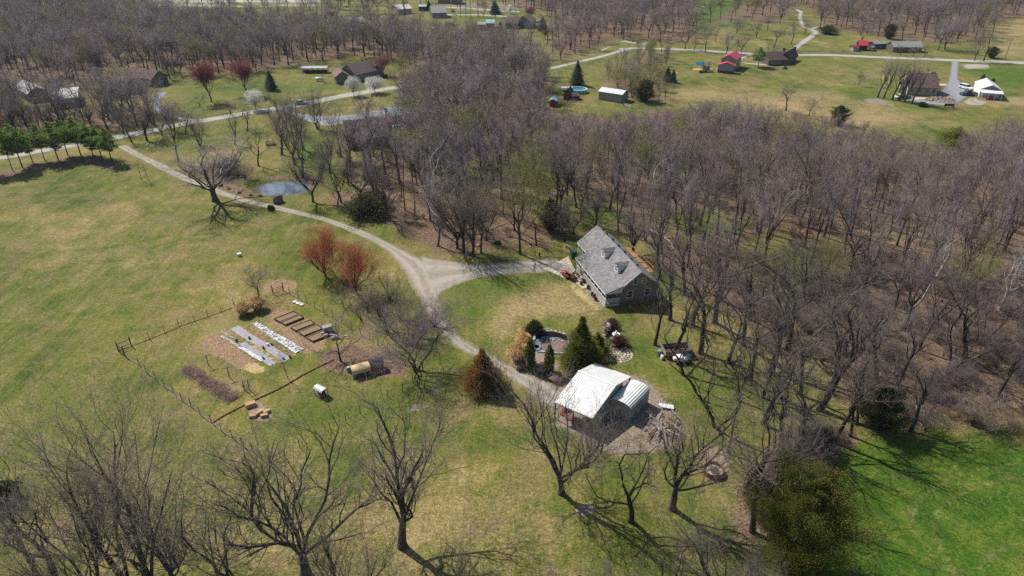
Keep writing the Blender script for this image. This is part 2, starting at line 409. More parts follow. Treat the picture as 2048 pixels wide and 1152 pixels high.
def build_ground():
    xs = [0.0]; st = 0.85
    while xs[-1] < 2400:
        xs.append(xs[-1] + st)
        if xs[-1] > 100: st *= 1.035
    xs = np.array([-x for x in xs[:0:-1]] + xs)
    ys = [-300.0, -200, -120, -60, -20, 0, 15, 28]; y = 36.0; st = 0.8
    while y < 5200:
        ys.append(y); y += st
        if y > 150: st *= 1.018
    ys = np.array(ys)
    X, Y = np.meshgrid(xs, ys); nx, ny = len(xs), len(ys)
    X, Y = X.ravel(), Y.ravel(); n = len(X)
    Z = np.zeros(n)
    pond = gp([(500, 374), (512, 368), (540, 361), (580, 359), (612, 361), (622, 368), (616, 378), (590, 386), (556, 387), (525, 386), (505, 382)])
    ds = sdist(X, Y, pond)
    Z -= 1.0 * np.clip((ds + 2.2) / 3.5, 0, 1) ** 1.5
    me = bpy.data.meshes.new('ground')
    me.vertices.add(n); me.vertices.foreach_set('co', np.stack([X, Y, Z], 1).ravel())
    i = np.arange((nx - 1) * (ny - 1)); r, c = i // (nx - 1), i % (nx - 1); a = r * nx + c
    quads = np.stack([a, a + 1, a + nx + 1, a + nx], 1).ravel()
    me.loops.add(len(quads)); me.loops.foreach_set('vertex_index', quads)
    me.polygons.add(len(i)); me.polygons.foreach_set('loop_start', np.arange(0, len(quads), 4))
    me.polygons.foreach_set('use_smooth', np.ones(len(i), bool))
    me.update(calc_edges=True)
    L = {k: np.zeros(n) for k in ('dry', 'litter', 'lush', 'dirt', 'straw', 'pale', 'leafy')}
    def paint(layer, pts, w=1.0, val=1.0, sub=False):
        p = gp(pts)
        box = (X > p[:, 0].min() - 3 * w) & (X < p[:, 0].max() + 3 * w) & (Y > p[:, 1].min() - 3 * w) & (Y < p[:, 1].max() + 3 * w)
        v = np.zeros(n); v[box] = soft(X[box], Y[box], p, w) * val
        L[layer] = np.clip(L[layer] - v, 0, 1) if sub else np.maximum(L[layer], v)
    # woodland floor
    for k, v in WOODS.items():
        if k == 'slope': continue
        paint('litter', v, 5 if k in ('central', 'west') else 9, 0.60 if k == 'central' else 0.62)
    paint('litter', [(1320, 470), (1420, 520), (1530, 600), (1640, 760), (1590, 740), (1500, 650), (1420, 600), (1330, 540), (1290, 500)], 3, 0.9)
    paint('litter', [(1560, 700), (1640, 740), (1740, 830), (1900, 840), (2100, 850), (2100, 600), (1900, 560), (1700, 600)], 6, 0.66)
    paint('litter', [(1480, 960), (1600, 860), (1720, 860), (1700, 890), (1620, 930), (1560, 1040), (1500, 1100), (1460, 1080)], 1.5, 0.85)
    paint('litter', [(640, 400), (700, 420), (800, 460), (870, 510), (960, 520), (1100, 505), (1130, 480), (900, 440), (760, 390), (680, 380)], 2.5, 0.72)
    paint('litter', [(480, 372), (520, 392), (500, 400), (430, 380), (360, 330), (420, 340), (470, 360)], 1.5, 0.65)
    paint('litter', [(520, 352), (620, 350), (660, 365), (630, 372), (600, 356), (540, 358)], 1.2, 0.95)
    paint('litter', [(-60, 352), (30, 340), (120, 318), (190, 312), (240, 330), (236, 342), (180, 330), (90, 336), (0, 362), (-60, 375)], 1.2, 0.95)
    # green glades inside and beside the wood
    for g in ([(1020, 300), (1130, 285), (1180, 330), (1120, 370), (1050, 350)], [(1480, 500), (1560, 470), (1620, 520), (1560, 560), (1500, 545)],
              [(1240, 300), (1420, 280), (1500, 320), (1380, 350), (1250, 340)], [(860, 330), (960, 320), (1000, 350), (900, 370)], [(1530, 520), (1660, 540), (1660, 580), (1560, 580)],
              [(940, 500), (1060, 500), (1140, 490), (1140, 512), (1040, 516), (940, 518)], [(1060, 400), (1200, 400), (1240, 440), (1100, 450)], [(1340, 430), (1440, 420), (1480, 450), (1380, 470)]):
        paint('litter', g, 4, 0.7, True); paint('lush', g, 5, 0.4)
    # bright turf
    paint('lush', [(1690, 900), (1760, 868), (1900, 880), (2060, 892), (2300, 930), (2300, 1400), (1500, 1400), (1600, 1080), (1640, 960)], 2.0, 1.0)
    paint('lush', [(560, 800), (700, 790), (850, 760), (910, 720), (900, 790), (800, 830), (700, 860), (600, 880), (520, 890), (500, 850)], 3.5, 0.62)
    paint('lush', [(640, 250), (700, 330), (660, 360), (590, 330), (560, 290)], 5, 0.75)
    paint('lush', [(1900, 135), (2100, 135), (2100, 168), (2020, 180), (1950, 160)], 5, 0.8)
    paint('lush', [(1390, 0), (1590, -4), (1560, 30), (1480, 52), (1400, 56)], 9, 0.95)
    paint('lush', [(1200, 205), (1300, 200), (1290, 225), (1200, 226)], 3, 0.35)
    paint('lush', [(330, 160), (560, 165), (690, 160), (840, 172), (700, 182), (500, 205), (380, 222), (330, 190)], 6, 0.42)
    paint('lush', [(890, 22), (1080, 26), (1070, 52), (980, 46), (860, 42)], 9, 0.5)
    paint('lush', [(1560, 112), (1850, 118), (1830, 135), (1650, 135)], 6, 0.3)
    paint('lush', [(1250, 640), (1400, 650), (1500, 700), (1620, 800), (1560, 850), (1400, 800), (1300, 750)], 5, 0.34)
    paint('lush', [(900, 556), (1140, 540), (1150, 556), (1060, 574), (1000, 600), (960, 680), (900, 640), (888, 590)], 2.4, 0.62)
    paint('lush', [(0, 800), (120, 760), (300, 760), (260, 850), (100, 880), (-80, 900)], 6, 0.3)
    paint('lush', [(280, 700), (400, 640), (500, 600), (560, 620), (500, 640), (380, 700), (330, 740)], 2.0, 0.3)
    paint('lush', [(1650, 170), (1760, 180), (1900, 215), (1860, 228), (1760, 210), (1680, 190)], 3, 0.5)
    # dry turf
    paint('dry', [(1000, 600), (1060, 578), (1130, 562), (1160, 580), (1205, 620), (1240, 640), (1180, 640), (1060, 640), (1000, 680), (975, 650)], 3.0, 0.9)
    paint('dry', [(1130, 545), (1165, 560), (1215, 622), (1195, 628), (1140, 590)], 1.5, 0.95)
    paint('dry', [(1340, 175), (1700, 180), (1850, 230), (1900, 262), (1700, 255), (1480, 215), (1330, 200)], 10, 0.8)
    paint('dry', [(1700, 130), (1850, 150), (1800, 195), (1650, 170), (1620, 140)], 8, 0.5)
    paint('dry', [(1985, 36), (2150, 30), (2150, 118), (1960, 118), (1975, 70)], 8, 0.75)
    paint('dry', [(1880, 200), (2100, 190), (2100, 215), (1900, 215)], 4, 0.75)
    paint('dry', [(-80, 340), (250, 330), (420, 430), (500, 520), (300, 600), (100, 620), (-80, 660)], 14, 0.42)
    paint('dry', [(180, 850), (600, 900), (1000, 940), (1200, 960), (1160, 1200), (100, 1300), (50, 1000)], 9, 0.58)
    paint('dry', [(860, 760), (1000, 800), (1060, 860), (980, 900), (880, 850)], 4, 0.4)
    paint('dry', [(30, 300), (210, 270), (230, 300), (60, 330), (-60, 345)], 3, 0.5)
    paint('dry', [(1195, 112), (1400, 104), (1420, 60), (1600, 70), (1560, 104), (1400, 96)], 6, 0.4)
    # bare ground and gravel spill
    paint('dirt', [(1080, 765), (1130, 752), (1250, 745), (1300, 760), (1335, 800), (1370, 860), (1330, 905), (1240, 912), (1170, 885), (1110, 850)], 2.2, 0.92)
    paint('dry', [(520, 560), (600, 556), (600, 590), (520, 590)], 1.0, 0.6)
    paint('leafy', [(530, 566), (560, 558), (590, 562), (597, 574), (575, 586), (535, 586), (522, 578)], 0.7, 0.95)
    paint('dirt', [(393, 560 + 92), (400, 650)], 0.1, 0)
    paint('litter', [(640, 705), (700, 690), (780, 700), (822, 735), (800, 752), (720, 750), (690, 748), (650, 740)], 1.4, 0.85)
    paint('dirt', [(495, 808), (520, 806), (545, 822), (552, 838), (520, 848), (494, 838)], 0.8, 0.8)
    paint('dirt', [(1385, 890), (1440, 888), (1470, 915), (1462, 945), (1430, 962), (1395, 945)], 1.2, 0.62)
    paint('dirt', [(1146, 1010), (1180, 1003), (1198, 1018), (1180, 1034), (1150, 1030)], 0.6, 0.8)
    paint('dirt', [(1215, 690), (1240, 680), (1252, 700), (1245, 730), (1215, 722)], 0.8, 0.8)
    paint('dirt', [(1720, 196), (1760, 196), (1800, 208), (1790, 216), (1730, 206)], 1.5, 0.6)
    paint('dirt', [(800, 815), (850, 800), (862, 812), (820, 832)], 1.4, 0.7)
    paint('dirt', [(1176, 212), (1196, 200), (1198, 210), (1180, 218)], 2, 0.7)
    paint('dirt', [(1020, 690), (1100, 690), (1130, 740), (1060, 752), (1020, 730)], 1.0, 0.75)
    paint('dirt', [(620, 590), (680, 575), (780, 620), (850, 700), (800, 700), (700, 650)], 3.0, 0.45)
    paint('dirt', [(60, 200), (210, 200), (260, 195), (250, 215), (120, 225), (50, 215)], 3, 0.4)
    paint('dirt', [(862, 2), (1080, 2), (1080, 22), (900, 24)], 8, 0.5)
    paint('dirt', [(1650, 140), (1690, 134), (1700, 142), (1660, 146)], 4, 0.5)
    # mulched garden and straw
    paint('leafy', [(395, 684), (437, 664), (450, 674), (530, 740), (545, 732), (556, 727), (520, 748), (480, 738), (430, 712)], 0.35, 1.0)
    paint('leafy', [(440, 664), (475, 650), (520, 625), (560, 620), (620, 655), (650, 690), (610, 706), (556, 732), (548, 736), (500, 700)], 0.5, 0.5)
    paint('leafy', [(540, 620), (560, 612), (660, 655), (650, 700), (606, 710), (560, 660)], 0.5, 0.75)
    paint('leafy', [(1215, 700), (1245, 695), (1254, 712), (1240, 728), (1216, 720)], 0.5, 0.9)
    paint('straw', [(484, 735), (496, 724), (514, 728), (532, 736), (522, 750), (504, 746)], 0.5, 1.0)
    paint('straw', [(455, 662), (478, 655), (540, 700), (560, 722), (540, 724), (500, 696)], 0.6, 0.55)
    paint('straw', [(1140, 560), (1180, 590), (1205, 622), (1190, 622), (1150, 590), (1128, 558)], 0.8, 0.7)
    paint('pale', [(-200, -10), (640, -10), (640, 12), (430, 14), (250, 10), (-200, 6)], 14, 1.0)
    paint('pale', [(1925, 128), (1978, 130), (1979, 137), (1932, 138), (1923, 133)], 0.8, 1.0)
    paint('pale', [(1440, 172), (1450, 171), (1452, 174), (1441, 175)], 1.0, 0.0)
    for px_, py_ in ((372, 518), (347, 532), (439, 712), (1060, 880)):
        paint('pale', [(px_ - 7, py_), (px_, py_ - 3), (px_ + 7, py_), (px_, py_ + 3)], 0.35, 0.8)
    def track(layer, pts, w, val):
        p = gp(pts); q = np.zeros(n)
        # smooth the chain
        for _ in range(3):
            m = np.empty((len(p) * 2 - 2, 2)); m[0::2] = p[:-1] * .75 + p[1:] * .25; m[1::2] = p[:-1] * .25 + p[1:] * .75; p = np.vstack([p[:1], m, p[-1:]])
        for a, b in zip(p[:-1], p[1:]):
            e = b - a; box = (X > min(a[0], b[0]) - 3 * w) & (X < max(a[0], b[0]) + 3 * w) & (Y > min(a[1], b[1]) - 3 * w) & (Y < max(a[1], b[1]) + 3 * w)
            if not box.any(): continue
            t_ = np.clip(((X[box] - a[0]) * e[0] + (Y[box] - a[1]) * e[1]) / (e @ e + 1e-9), 0, 1)
            d = np.hypot(X[box] - a[0] - t_ * e[0], Y[box] - a[1] - t_ * e[1]); q[box] = np.maximum(q[box], val * np.clip(1 - d / w, 0, 1))
        L[layer] = np.maximum(L[layer], q)
    for tk in ([(-40, 650), (120, 630), (260, 592), (400, 560), (560, 545)], [(-40, 668), (130, 646), (270, 606), (410, 572), (570, 556)], [(-40, 760), (100, 735), (190, 690), (300, 640), (420, 600)],
               [(-40, 480), (160, 500), (360, 470), (560, 480)], [(200, 340), (330, 420), (430, 520), (470, 620)], [(216, 335), (346, 415), (446, 515), (486, 610)], [(100, 900), (60, 800), (110, 690), (230, 640)],
               [(40, 800), (90, 880), (120, 960)], [(110, 790), (160, 870), (190, 950)], [(180, 780), (230, 850), (250, 920)]):
        track('dry', tk, 1.3, 0.55)
    for tk in ([(1820, 1030), (1850, 985), (1910, 950), (1990, 930), (2080, 925)], [(1868, 1050), (1880, 1015), (1920, 985), (1990, 962), (2080, 955)], [(1900, 1152), (1850, 1090), (1820, 1030)], [(1920, 1152), (1880, 1100), (1868, 1050)], [(2060, 1080), (2000, 1090), (1960, 1140)]):
        track('dry', tk, 1.0, 0.72)
    for k, v in L.items():
        at_ = me.attributes.new(k, 'FLOAT', 'POINT'); at_.data.foreach_set('value', v.astype(np.float32))
    # material
    t = NT('turf_and_woodland_floor', 0.95, 0.1)
    v = t.coord('Object')
    big = t.noise(v, 0.035, 5, 0.65, 0.6); mid = t.noise(v, 0.22, 5, 0.7, 0.4); fine = t.noise(v, 1.6, 5, 0.75); tiny = t.noise(v, 9.0, 3, 0.7)
    mow = t.noise(t.coord('Object', (1.2, 0.07, 1), (0, 0, math.radians(-48))), 0.5, 6, 0.72, 0.8)
    def mask(name, spread=0.9, lo=0.38, hi=0.62):
        a = t.attr(name)
        nn = t.math('ADD', t.math('MULTIPLY', mid, 0.45), t.math('MULTIPLY', fine, 0.55))
        return t.step(t.math('MULTIPLY_ADD', t.math('SUBTRACT', nn, 0.5), spread * 1.6, a), lo, hi)
    grass_v = t.math('ADD', t.math('MULTIPLY', big, 0.36), t.math('ADD', t.math('MULTIPLY', mid, 0.24), t.math('ADD', t.math('MULTIPLY', mow, 0.20), t.math('MULTIPLY', fine, 0.20))))
    g = t.ramp(grass_v, ((0.40, (0.040, 0.076, 0.012)), (0.47, (0.100, 0.122, 0.022)), (0.53, (0.180, 0.162, 0.043)), (0.60, (0.32, 0.245, 0.11))))
    dry_c = t.ramp(fine, ((0.3, (0.20, 0.155, 0.06)), (0.5, (0.33, 0.24, 0.12)), (0.72, (0.47, 0.35, 0.20))))
    dry_f = t.step(t.math('MULTIPLY_ADD', t.math('SUBTRACT', t.math('ADD', t.math('MULTIPLY', big, 0.4), t.math('ADD', t.math('MULTIPLY', mid, 0.25), t.math('MULTIPLY', fine, 0.35))), 0.5), 2.6, t.attr('dry')), 0.25, 1.1)
    c = t.mix(t.math('MULTIPLY', dry_f, 0.95), g, dry_c)
    lush_c = t.ramp(t.math('ADD', t.math('MULTIPLY', mid, 0.5), t.math('MULTIPLY', fine, 0.5)), ((0.36, (0.020, 0.060, 0.007)), (0.5, (0.052, 0.115, 0.010)), (0.64, (0.145, 0.175, 0.028))))
    # rings left by mowing round the field in the corner
    rc = at(2060, 1010)
    sep = t.new('ShaderNodeSeparateXYZ'); t.link(v, sep.inputs[0])
    dx = t.math('SUBTRACT', sep.outputs[0], rc.x); dy = t.math('SUBTRACT', sep.outputs[1], rc.y)
    rad = t.math('SQRT', t.math('ADD', t.math('MULTIPLY', dx, dx), t.math('MULTIPLY', dy, dy)))
    ring = t.math('SINE', t.math('MULTIPLY_ADD', rad, 6.3, t.math('MULTIPLY', mid, 2.0)))
    near_field = t.math('SUBTRACT', 1.0, t.step(sep.outputs[1], 58.0, 70.0))
    ring = t.math('MULTIPLY', t.step(ring, 0.5, 1.0), t.math('MULTIPLY', near_field, t.math('SUBTRACT', 1.0, t.step(rad, 9.0, 15.0))))
    lush_c = t.mix(t.math('MULTIPLY', ring, 0.13), lush_c, (0.22, 0.22, 0.06))
    lush_f = t.step(t.math('MULTIPLY_ADD', t.math('SUBTRACT', mid, 0.5), 1.3, t.attr('lush')), 0.10, 0.95)
    c = t.mix(t.math('MULTIPLY', lush_f, t.math('MULTIPLY_ADD', dry_f, -0.6, 0.94)), c, lush_c)
    lit_c = t.ramp(t.math('ADD', t.math('MULTIPLY', fine, 0.6), t.math('MULTIPLY', tiny, 0.4)), ((0.36, (0.045, 0.028, 0.022)), (0.5, (0.15, 0.098, 0.068)), (0.64, (0.33, 0.225, 0.155))))
    c = t.mix(mask('litter', 1.3, 0.20, 0.62), c, lit_c)
    dirt_c = t.ramp(t.math('ADD', t.math('MULTIPLY', fine, 0.5), t.math('MULTIPLY', tiny, 0.5)), ((0.3, (0.17, 0.135, 0.105)), (0.5, (0.27, 0.22, 0.175)), (0.7, (0.37, 0.31, 0.255))))
    c = t.mix(mask('dirt', 0.8), c, dirt_c)
    leafy_c = t.ramp(t.math('ADD', t.math('MULTIPLY', tiny, 0.6), t.math('MULTIPLY', fine, 0.4)), ((0.36, (0.10, 0.058, 0.032)), (0.5, (0.27, 0.17, 0.10)), (0.62, (0.46, 0.33, 0.22))))
    c = t.mix(mask('leafy', 0.7), c, leafy_c)
    straw_c = t.ramp(tiny, ((0.3, (0.28, 0.20, 0.08)), (0.6, (0.50, 0.39, 0.19))))
    c = t.mix(mask('straw', 0.7), c, straw_c)
    pale_c = t.ramp(t.noise(t.coord('Object', (0.15, 1, 1)), 0.05, 4, 0.6), ((0.42, (0.20, 0.24, 0.10)), (0.5, (0.42, 0.37, 0.30)), (0.6, (0.50, 0.46, 0.40))))
    c = t.mix(mask('pale', 0.5), c, pale_c)
    # worn and thatched patches
    worn = t.math('MULTIPLY', t.step(t.noise(v, 0.13, 7, 0.75, 0.6), 0.47, 0.60), t.math('SUBTRACT', 1.0, t.attr('lush')))
    c = t.mix(t.math('MULTIPLY', worn, 0.5), c, t.ramp(fine, ((0.35, (0.13, 0.095, 0.05)), (0.65, (0.30, 0.22, 0.12)))))
    # scattered fallen leaves: tiny pale and brown flecks
    lf = t.voro(v, 1.9, 'Distance'); lc = t.new('ShaderNodeTexVoronoi'); lc.inputs['Scale'].default_value = 1.9; t.link(v, lc.inputs['Vector'])
    fleck = t.math('MULTIPLY', t.math('SUBTRACT', 1.0, t.step(lf, 0.07, 0.13)), t.step(t.noise(v, 0.09, 4, 0.7), 0.50, 0.66))
    c = t.mix(t.math('MULTIPLY', fleck, 0.75), c, t.mix(t.noise(v, 2.0, 1), (0.10, 0.05, 0.03), (0.50, 0.40, 0.30)))
    heap = t.math('MULTIPLY', t.step(t.noise(v, 0.42, 5, 0.8), 0.55, 0.62), t.step(t.noise(v, 0.045, 3, 0.6), 0.42, 0.56))
    c = t.mix(t.math('MULTIPLY', heap, 0.6), c, t.ramp(tiny, ((0.35, (0.085, 0.05, 0.035)), (0.65, (0.26, 0.17, 0.12)))))
    # overall tuft-scale mottling of the grass blades
    mot = t.ramp(t.math('ADD', t.math('MULTIPLY', tiny, 0.5), t.math('MULTIPLY', t.noise(v, 3.6, 4, 0.75), 0.5)), ((0.38, 0.34), (0.5, 0.96), (0.62, 1.70)))
    c = t.mix(1.0, c, mot, 'MULTIPLY')
    t.color(c)
    h = t.math('ADD', t.math('MULTIPLY', fine, 0.7), t.math('MULTIPLY', tiny, 0.3))
    t.bump(h, 0.9, 0.16)
    me.materials.append(t.m)
    g_ = put('ground', me); tag(g_, kind='structure')
    # pond water
    wb = MB(); ring_pts = [(p[0], p[1], -0.52) for p in (gp([(492, 374), (510, 364), (540, 358), (580, 356), (616, 358), (628, 368), (620, 382), (590, 390), (556, 391), (522, 390), (498, 385)]))]
    wb.add(ring_pts, [tuple(range(len(ring_pts) - 1, -1, -1))])
    w = NT('pond_water', 0.03, 0.9); w.b.inputs['IOR'].default_value = 1.6
    pv = w.coord('Object')
    sx_ = w.new('ShaderNodeSeparateXYZ'); w.link(pv, sx_.inputs[0])
    mud = w.math('SUBTRACT', 1.0, w.step(w.math('MULTIPLY_ADD', w.noise(pv, 0.4, 4, 0.7), 6.0, sx_.outputs[0]), at(500, 374).x + 4.0, at(520, 374).x + 5.5))
    w.color(w.mix(mud, w.mix(w.step(w.noise(pv, 0.25, 4, 0.7), 0.4, 0.62), (0.15, 0.18, 0.22), (0.09, 0.105, 0.13)), (0.10, 0.065, 0.03)))  # mottled blue-grey stands in for reflected sky, painted into the water colour
    w.bump(w.noise(pv, 1.5, 2), 0.06, 0.05)
    o = wb.build('pond_water', w.m)
    me2 = o.data
    if me2.polygons[0].normal.z < 0: me2.flip_normals()
    tag(o, kind='structure')
build_ground()

# ------------------------------------------------------------------ roads: ribbons with ragged edges
def ribbon(name, left, right, mat, z=0.006, step=0.7, rag=0.18, seed=1, cols=7, label=None, pixels=True):
    """left/right edge chains; resampled together; the centre slightly crowned"""
    def res(ch, n):
        p = gp(ch) if pixels else np.array(ch, float)
        d = np.r_[0, np.cumsum(np.hypot(*(p[1:] - p[:-1]).T))]
        s = np.linspace(0, d[-1], n)
        return np.stack([np.interp(s, d, p[:, 0]), np.interp(s, d, p[:, 1])], 1)
    pl = gp(left) if pixels else np.array(left, float)
    ln = np.hypot(*(pl[1:] - pl[:-1]).T).sum(); n = max(3, int(ln / step))
    A, B = res(left, n), res(right, n); r = random.Random(seed)
    k = np.array([1, 2, 1]) / 4
    for arr in (A, B):
        for _ in range(int(3 / step)):
            for c in (0, 1): arr[1:-1, c] = np.convolve(arr[:, c], k, 'valid')
    vs, fs, edge = [], [], []
    for i in range(n):
        ja, jb = r.uniform(-rag, rag), r.uniform(-rag, rag)
        d = (B[i] - A[i]); w = np.hypot(*d); d = d / max(w, 1e-6)
        a, b = A[i] + d * ja, B[i] - d * jb
        for c in range(cols):
            f = c / (cols - 1); p = a * (1 - f) + b * f
            vs.append((p[0], p[1], z + 0.03 * math.sin(math.pi * f))); edge.append(min(f, 1 - f) * w)
    for i in range(n - 1):
        for c in range(cols - 1):
            q = i * cols + c; fs.append((q, q + 1, q + cols + 1, q + cols))
    me = bpy.data.meshes.new(name); me.from_pydata(vs, [], fs)
    at_ = me.attributes.new('inset', 'FLOAT', 'POINT'); at_.data.foreach_set('value', edge)
    fr = [f % (1) for f in [0]]
    ac = me.attributes.new('across', 'FLOAT', 'POINT'); ac.data.foreach_set('value', [(i % cols) / (cols - 1) for i in range(len(vs))])
    me.update()
    if me.polygons[0].normal.z < 0: me.flip_normals()
    me.materials.append(mat); o = put(name, me); return tag(o, kind='structure')
def mat_gravel(name, c1, c2, c3, edge_c, tracks=0.6):
    t = NT(name, 0.95, 0.15)
    v = t.coord('Object')
    n = t.noise(v, 0.5, 5, 0.7); f = t.noise(v, 4.0, 5, 0.8); peb = t.voro(v, 7.0)
    s = t.math('ADD', t.math('MULTIPLY', n, 0.35), t.math('ADD', t.math('MULTIPLY', f, 0.4), t.math('MULTIPLY', peb, 0.3)))
    col = t.ramp(s, ((0.36, c1), (0.5, c2), (0.64, c3)))
    a = t.attr('across')
    tr = t.math('ABSOLUTE', t.math('SUBTRACT', t.math('ABSOLUTE', t.math('SUBTRACT', a, 0.5)), 0.2))
    col = t.mix(t.math('MULTIPLY', t.math('SUBTRACT', 1.0, t.step(tr, 0.02, 0.14)), tracks), col, c3)
    mid = t.math('SUBTRACT', 1.0, t.step(t.math('ABSOLUTE', t.math('SUBTRACT', a, 0.5)), 0.03, 0.16))
    col = t.mix(t.math('MULTIPLY', mid, t.math('MULTIPLY', t.step(n, 0.42, 0.6), tracks)), col, edge_c)
    col = t.mix(t.math('MULTIPLY', t.step(t.noise(v, 0.23, 4, 0.7), 0.5, 0.68), 0.45), col, c1)
    e = t.math('MULTIPLY_ADD', t.math('SUBTRACT', f, 0.5), 2.4, t.attr('inset'))
    col = t.mix(t.math('SUBTRACT', 1.0, t.step(e, 0.1, 1.0)), col, edge_c)
    t.color(col); t.bump(s, 0.6, 0.04); return t.m
M['gravel'] = mat_gravel('pale_gravel', (0.18, 0.152, 0.130), (0.28, 0.245, 0.208), (0.39, 0.345, 0.295), (0.19, 0.17, 0.085))
M['road'] = mat_gravel('worn_pale_asphalt', (0.28, 0.265, 0.25), (0.35, 0.33, 0.31), (0.43, 0.41, 0.385), (0.22, 0.20, 0.12), 0.2)
M['asphalt'] = mat_gravel('grey_blue_asphalt', (0.20, 0.20, 0.225), (0.25, 0.25, 0.28), (0.30, 0.30, 0.335), (0.17, 0.16, 0.12), 0.1)
M['asphalt_pale'] = mat_gravel('faded_asphalt', (0.20, 0.21, 0.235), (0.25, 0.26, 0.285), (0.31, 0.315, 0.34), (0.22, 0.20, 0.15), 0.1)

ribbon('gravel_driveway',
  [(228, 292), (262, 310), (303, 331), (350, 356), (406, 379), (437, 390), (475, 402), (512, 412), (575, 426), (612, 434), (644, 442), (681, 456), (716, 471), (750, 487), (778, 506), (794, 527), (809, 549), (825, 577), (842, 606), (862, 645), (875, 662), (898, 685), (925, 704), (951, 716), (1004, 749), (1030, 766), (1060, 790), (1090, 818)],
  [(256, 290), (294, 313), (325, 326), (375, 351), (437, 377), (472, 390), (500, 399), (575, 415), (616, 426), (653, 434), (691, 448), (731, 462), (762, 477), (794, 493), (825, 509), (850, 519), (872, 540), (880, 575), (880, 590), (880, 612), (888, 634), (906, 656), (926, 676), (951, 691), (979, 709), (1010, 724), (1062, 748), (1100, 762), (1140, 790)],
  M['gravel'], 0.008, 0.6, 0.22, 3)
ribbon('gravel_branch_drive',
  [(872, 596), (890, 580), (918, 569), (949, 558), (987, 552), (1038, 548), (1088, 546), (1130, 543)],
  [(842, 512), (862, 517), (898, 520), (923, 526), (974, 527), (1012, 524), (1063, 519), (1112, 515)],
  M['gravel'], 0.014, 0.6, 0.18, 4, 12)
ribbon('country_road',
  [(-60, 334), (0, 320), (94, 304), (156, 294), (205, 284), (240, 278), (300, 267), (344, 256), (390, 248), (437, 240), (500, 229), (560, 221), (622, 210), (685, 196), (747, 186), (810, 175), (872, 164), (929, 159), (1000, 148), (1104, 139), (1154, 127), (1200, 116), (1262, 99)],
  [(-60, 326), (0, 312), (94, 296), (156, 286), (205, 276), (240, 268), (300, 258), (344, 247), (390, 239), (437, 232), (500, 221), (560, 212), (622, 201), (685, 187), (747, 178), (810, 168), (872, 158), (929, 154), (1000, 143), (1104, 134), (1154, 122), (1200, 111), (1256, 95)],
  M['road'], 0.012, 1.5, 0.25, 5)
ribbon('north_road', [(1240, 101), (1262, 98), (1348, 100), (1412, 104), (1492, 109), (1571, 112), (1664, 112), (1770, 117.5), (1849, 120), (1902, 123), (2060, 129), (2200, 134)],
  [(1236, 97), (1262, 94.5), (1348, 96.5), (1412, 100), (1492, 105), (1571, 108), (1664, 108), (1770, 113), (1849, 115), (1902, 118), (2060, 123), (2200, 128)], M['road'], 0.018, 2.0, 0.3, 6)
ribbon('winding_lane', [(1578, 110), (1596, 98), (1614, 85), (1633, 71), (1640, 64), (1630, 59), (1612, 55), (1608, 48), (1604, 34), (1607, 24), (1596, 18)],
  [(1566, 109), (1584, 96), (1602, 82), (1620, 69), (1627, 64), (1616, 59.5), (1603, 55), (1599, 48), (1595, 34), (1598, 24), (1588, 18)], M['road'], 0.022, 2.5, 0.3, 7)
ribbon('side_lane', [(1620, 60), (1640, 54.5), (1660, 53)], [(1617, 57.5), (1640, 51.5), (1658, 50.5)], M['road'], 0.026, 2.5, 0.3, 8)
ribbon('barn_lane', [(1512, 108), (1496, 113), (1484, 119), (1479, 124), (1492, 128), (1515, 130), (1535, 131)], [(1498, 108), (1486, 112), (1476, 117), (1474, 122), (1480, 124.5), (1515, 127), (1535, 128)], M['road'], 0.026, 2.0, 0.3, 9)
ribbon('asphalt_driveway', [(1903, 122), (1899, 150), (1896, 163), (1890, 172), (1884, 180), (1874, 192), (1862, 204)], [(1918, 122), (1916, 155), (1918, 162), (1927, 168), (1937, 180), (1938, 192), (1916, 206)], M['asphalt'], 0.028, 1.2, 0.12, 10)
ribbon('asphalt_apron', [(1800, 194), (1820, 196), (1850, 201), (1880, 206), (1916, 207)], [(1806, 199), (1822, 202), (1850, 208), (1880, 211), (1908, 210)], M['asphalt'], 0.034, 1.2, 0.12, 11)
ribbon('faded_asphalt_drive', [(552, 216), (590, 232), (622, 245), (655, 254), (690, 246), (735, 234), (782, 230)], [(556, 210), (592, 226), (640, 232), (700, 230), (740, 222), (765, 219), (782, 222)], M['asphalt_pale'], 0.034, 1.2, 0.12, 12)
ribbon('house_driveway', [(395, 243), (360, 240), (320, 228), (300, 210), (312, 186)], [(392, 239), (362, 235), (330, 224), (318, 205), (335, 184)], M['asphalt_pale'], 0.03, 1.5, 0.15, 13)
ribbon('far_lane', [(1200, 100), (1244, 83), (1270, 88)], [(1204, 103), (1248, 80), (1275, 84.5)], M['road'], 0.02, 2.5, 0.2, 14)
ribbon('village_lane', [(894, 31), (960, 31), (1010, 34), (1060, 40), (1075, 44)], [(894, 28.5), (960, 28.5), (1010, 31), (1060, 37), (1078, 41)], M['road'], 0.02, 3, 0.3, 15)
ribbon('village_street', [(870, 14), (960, 20), (1040, 25)], [(870, 11.5), (960, 17), (1040, 22)], M['road'], 0.02, 3, 0.3, 16)
ribbon('curved_lane', [(860, 56), (890, 60), (925, 68)], [(862, 53), (892, 57.5), (927, 65.5)], M['asphalt_pale'], 0.02, 2, 0.2, 17)
ribbon('brick_house_drive', [(745, 160), (752, 170), (746, 179)], [(728, 164), (735, 172), (730, 182)], M['road'], 0.03, 1.0, 0.1, 18)
ribbon('garage_gravel', [(1938, 196), (1925, 205), (1940, 212), (1965, 210)], [(1955, 196), (1958, 200), (1972, 203), (1976, 205)], M['gravel'], 0.038, 1.0, 0.3, 19)

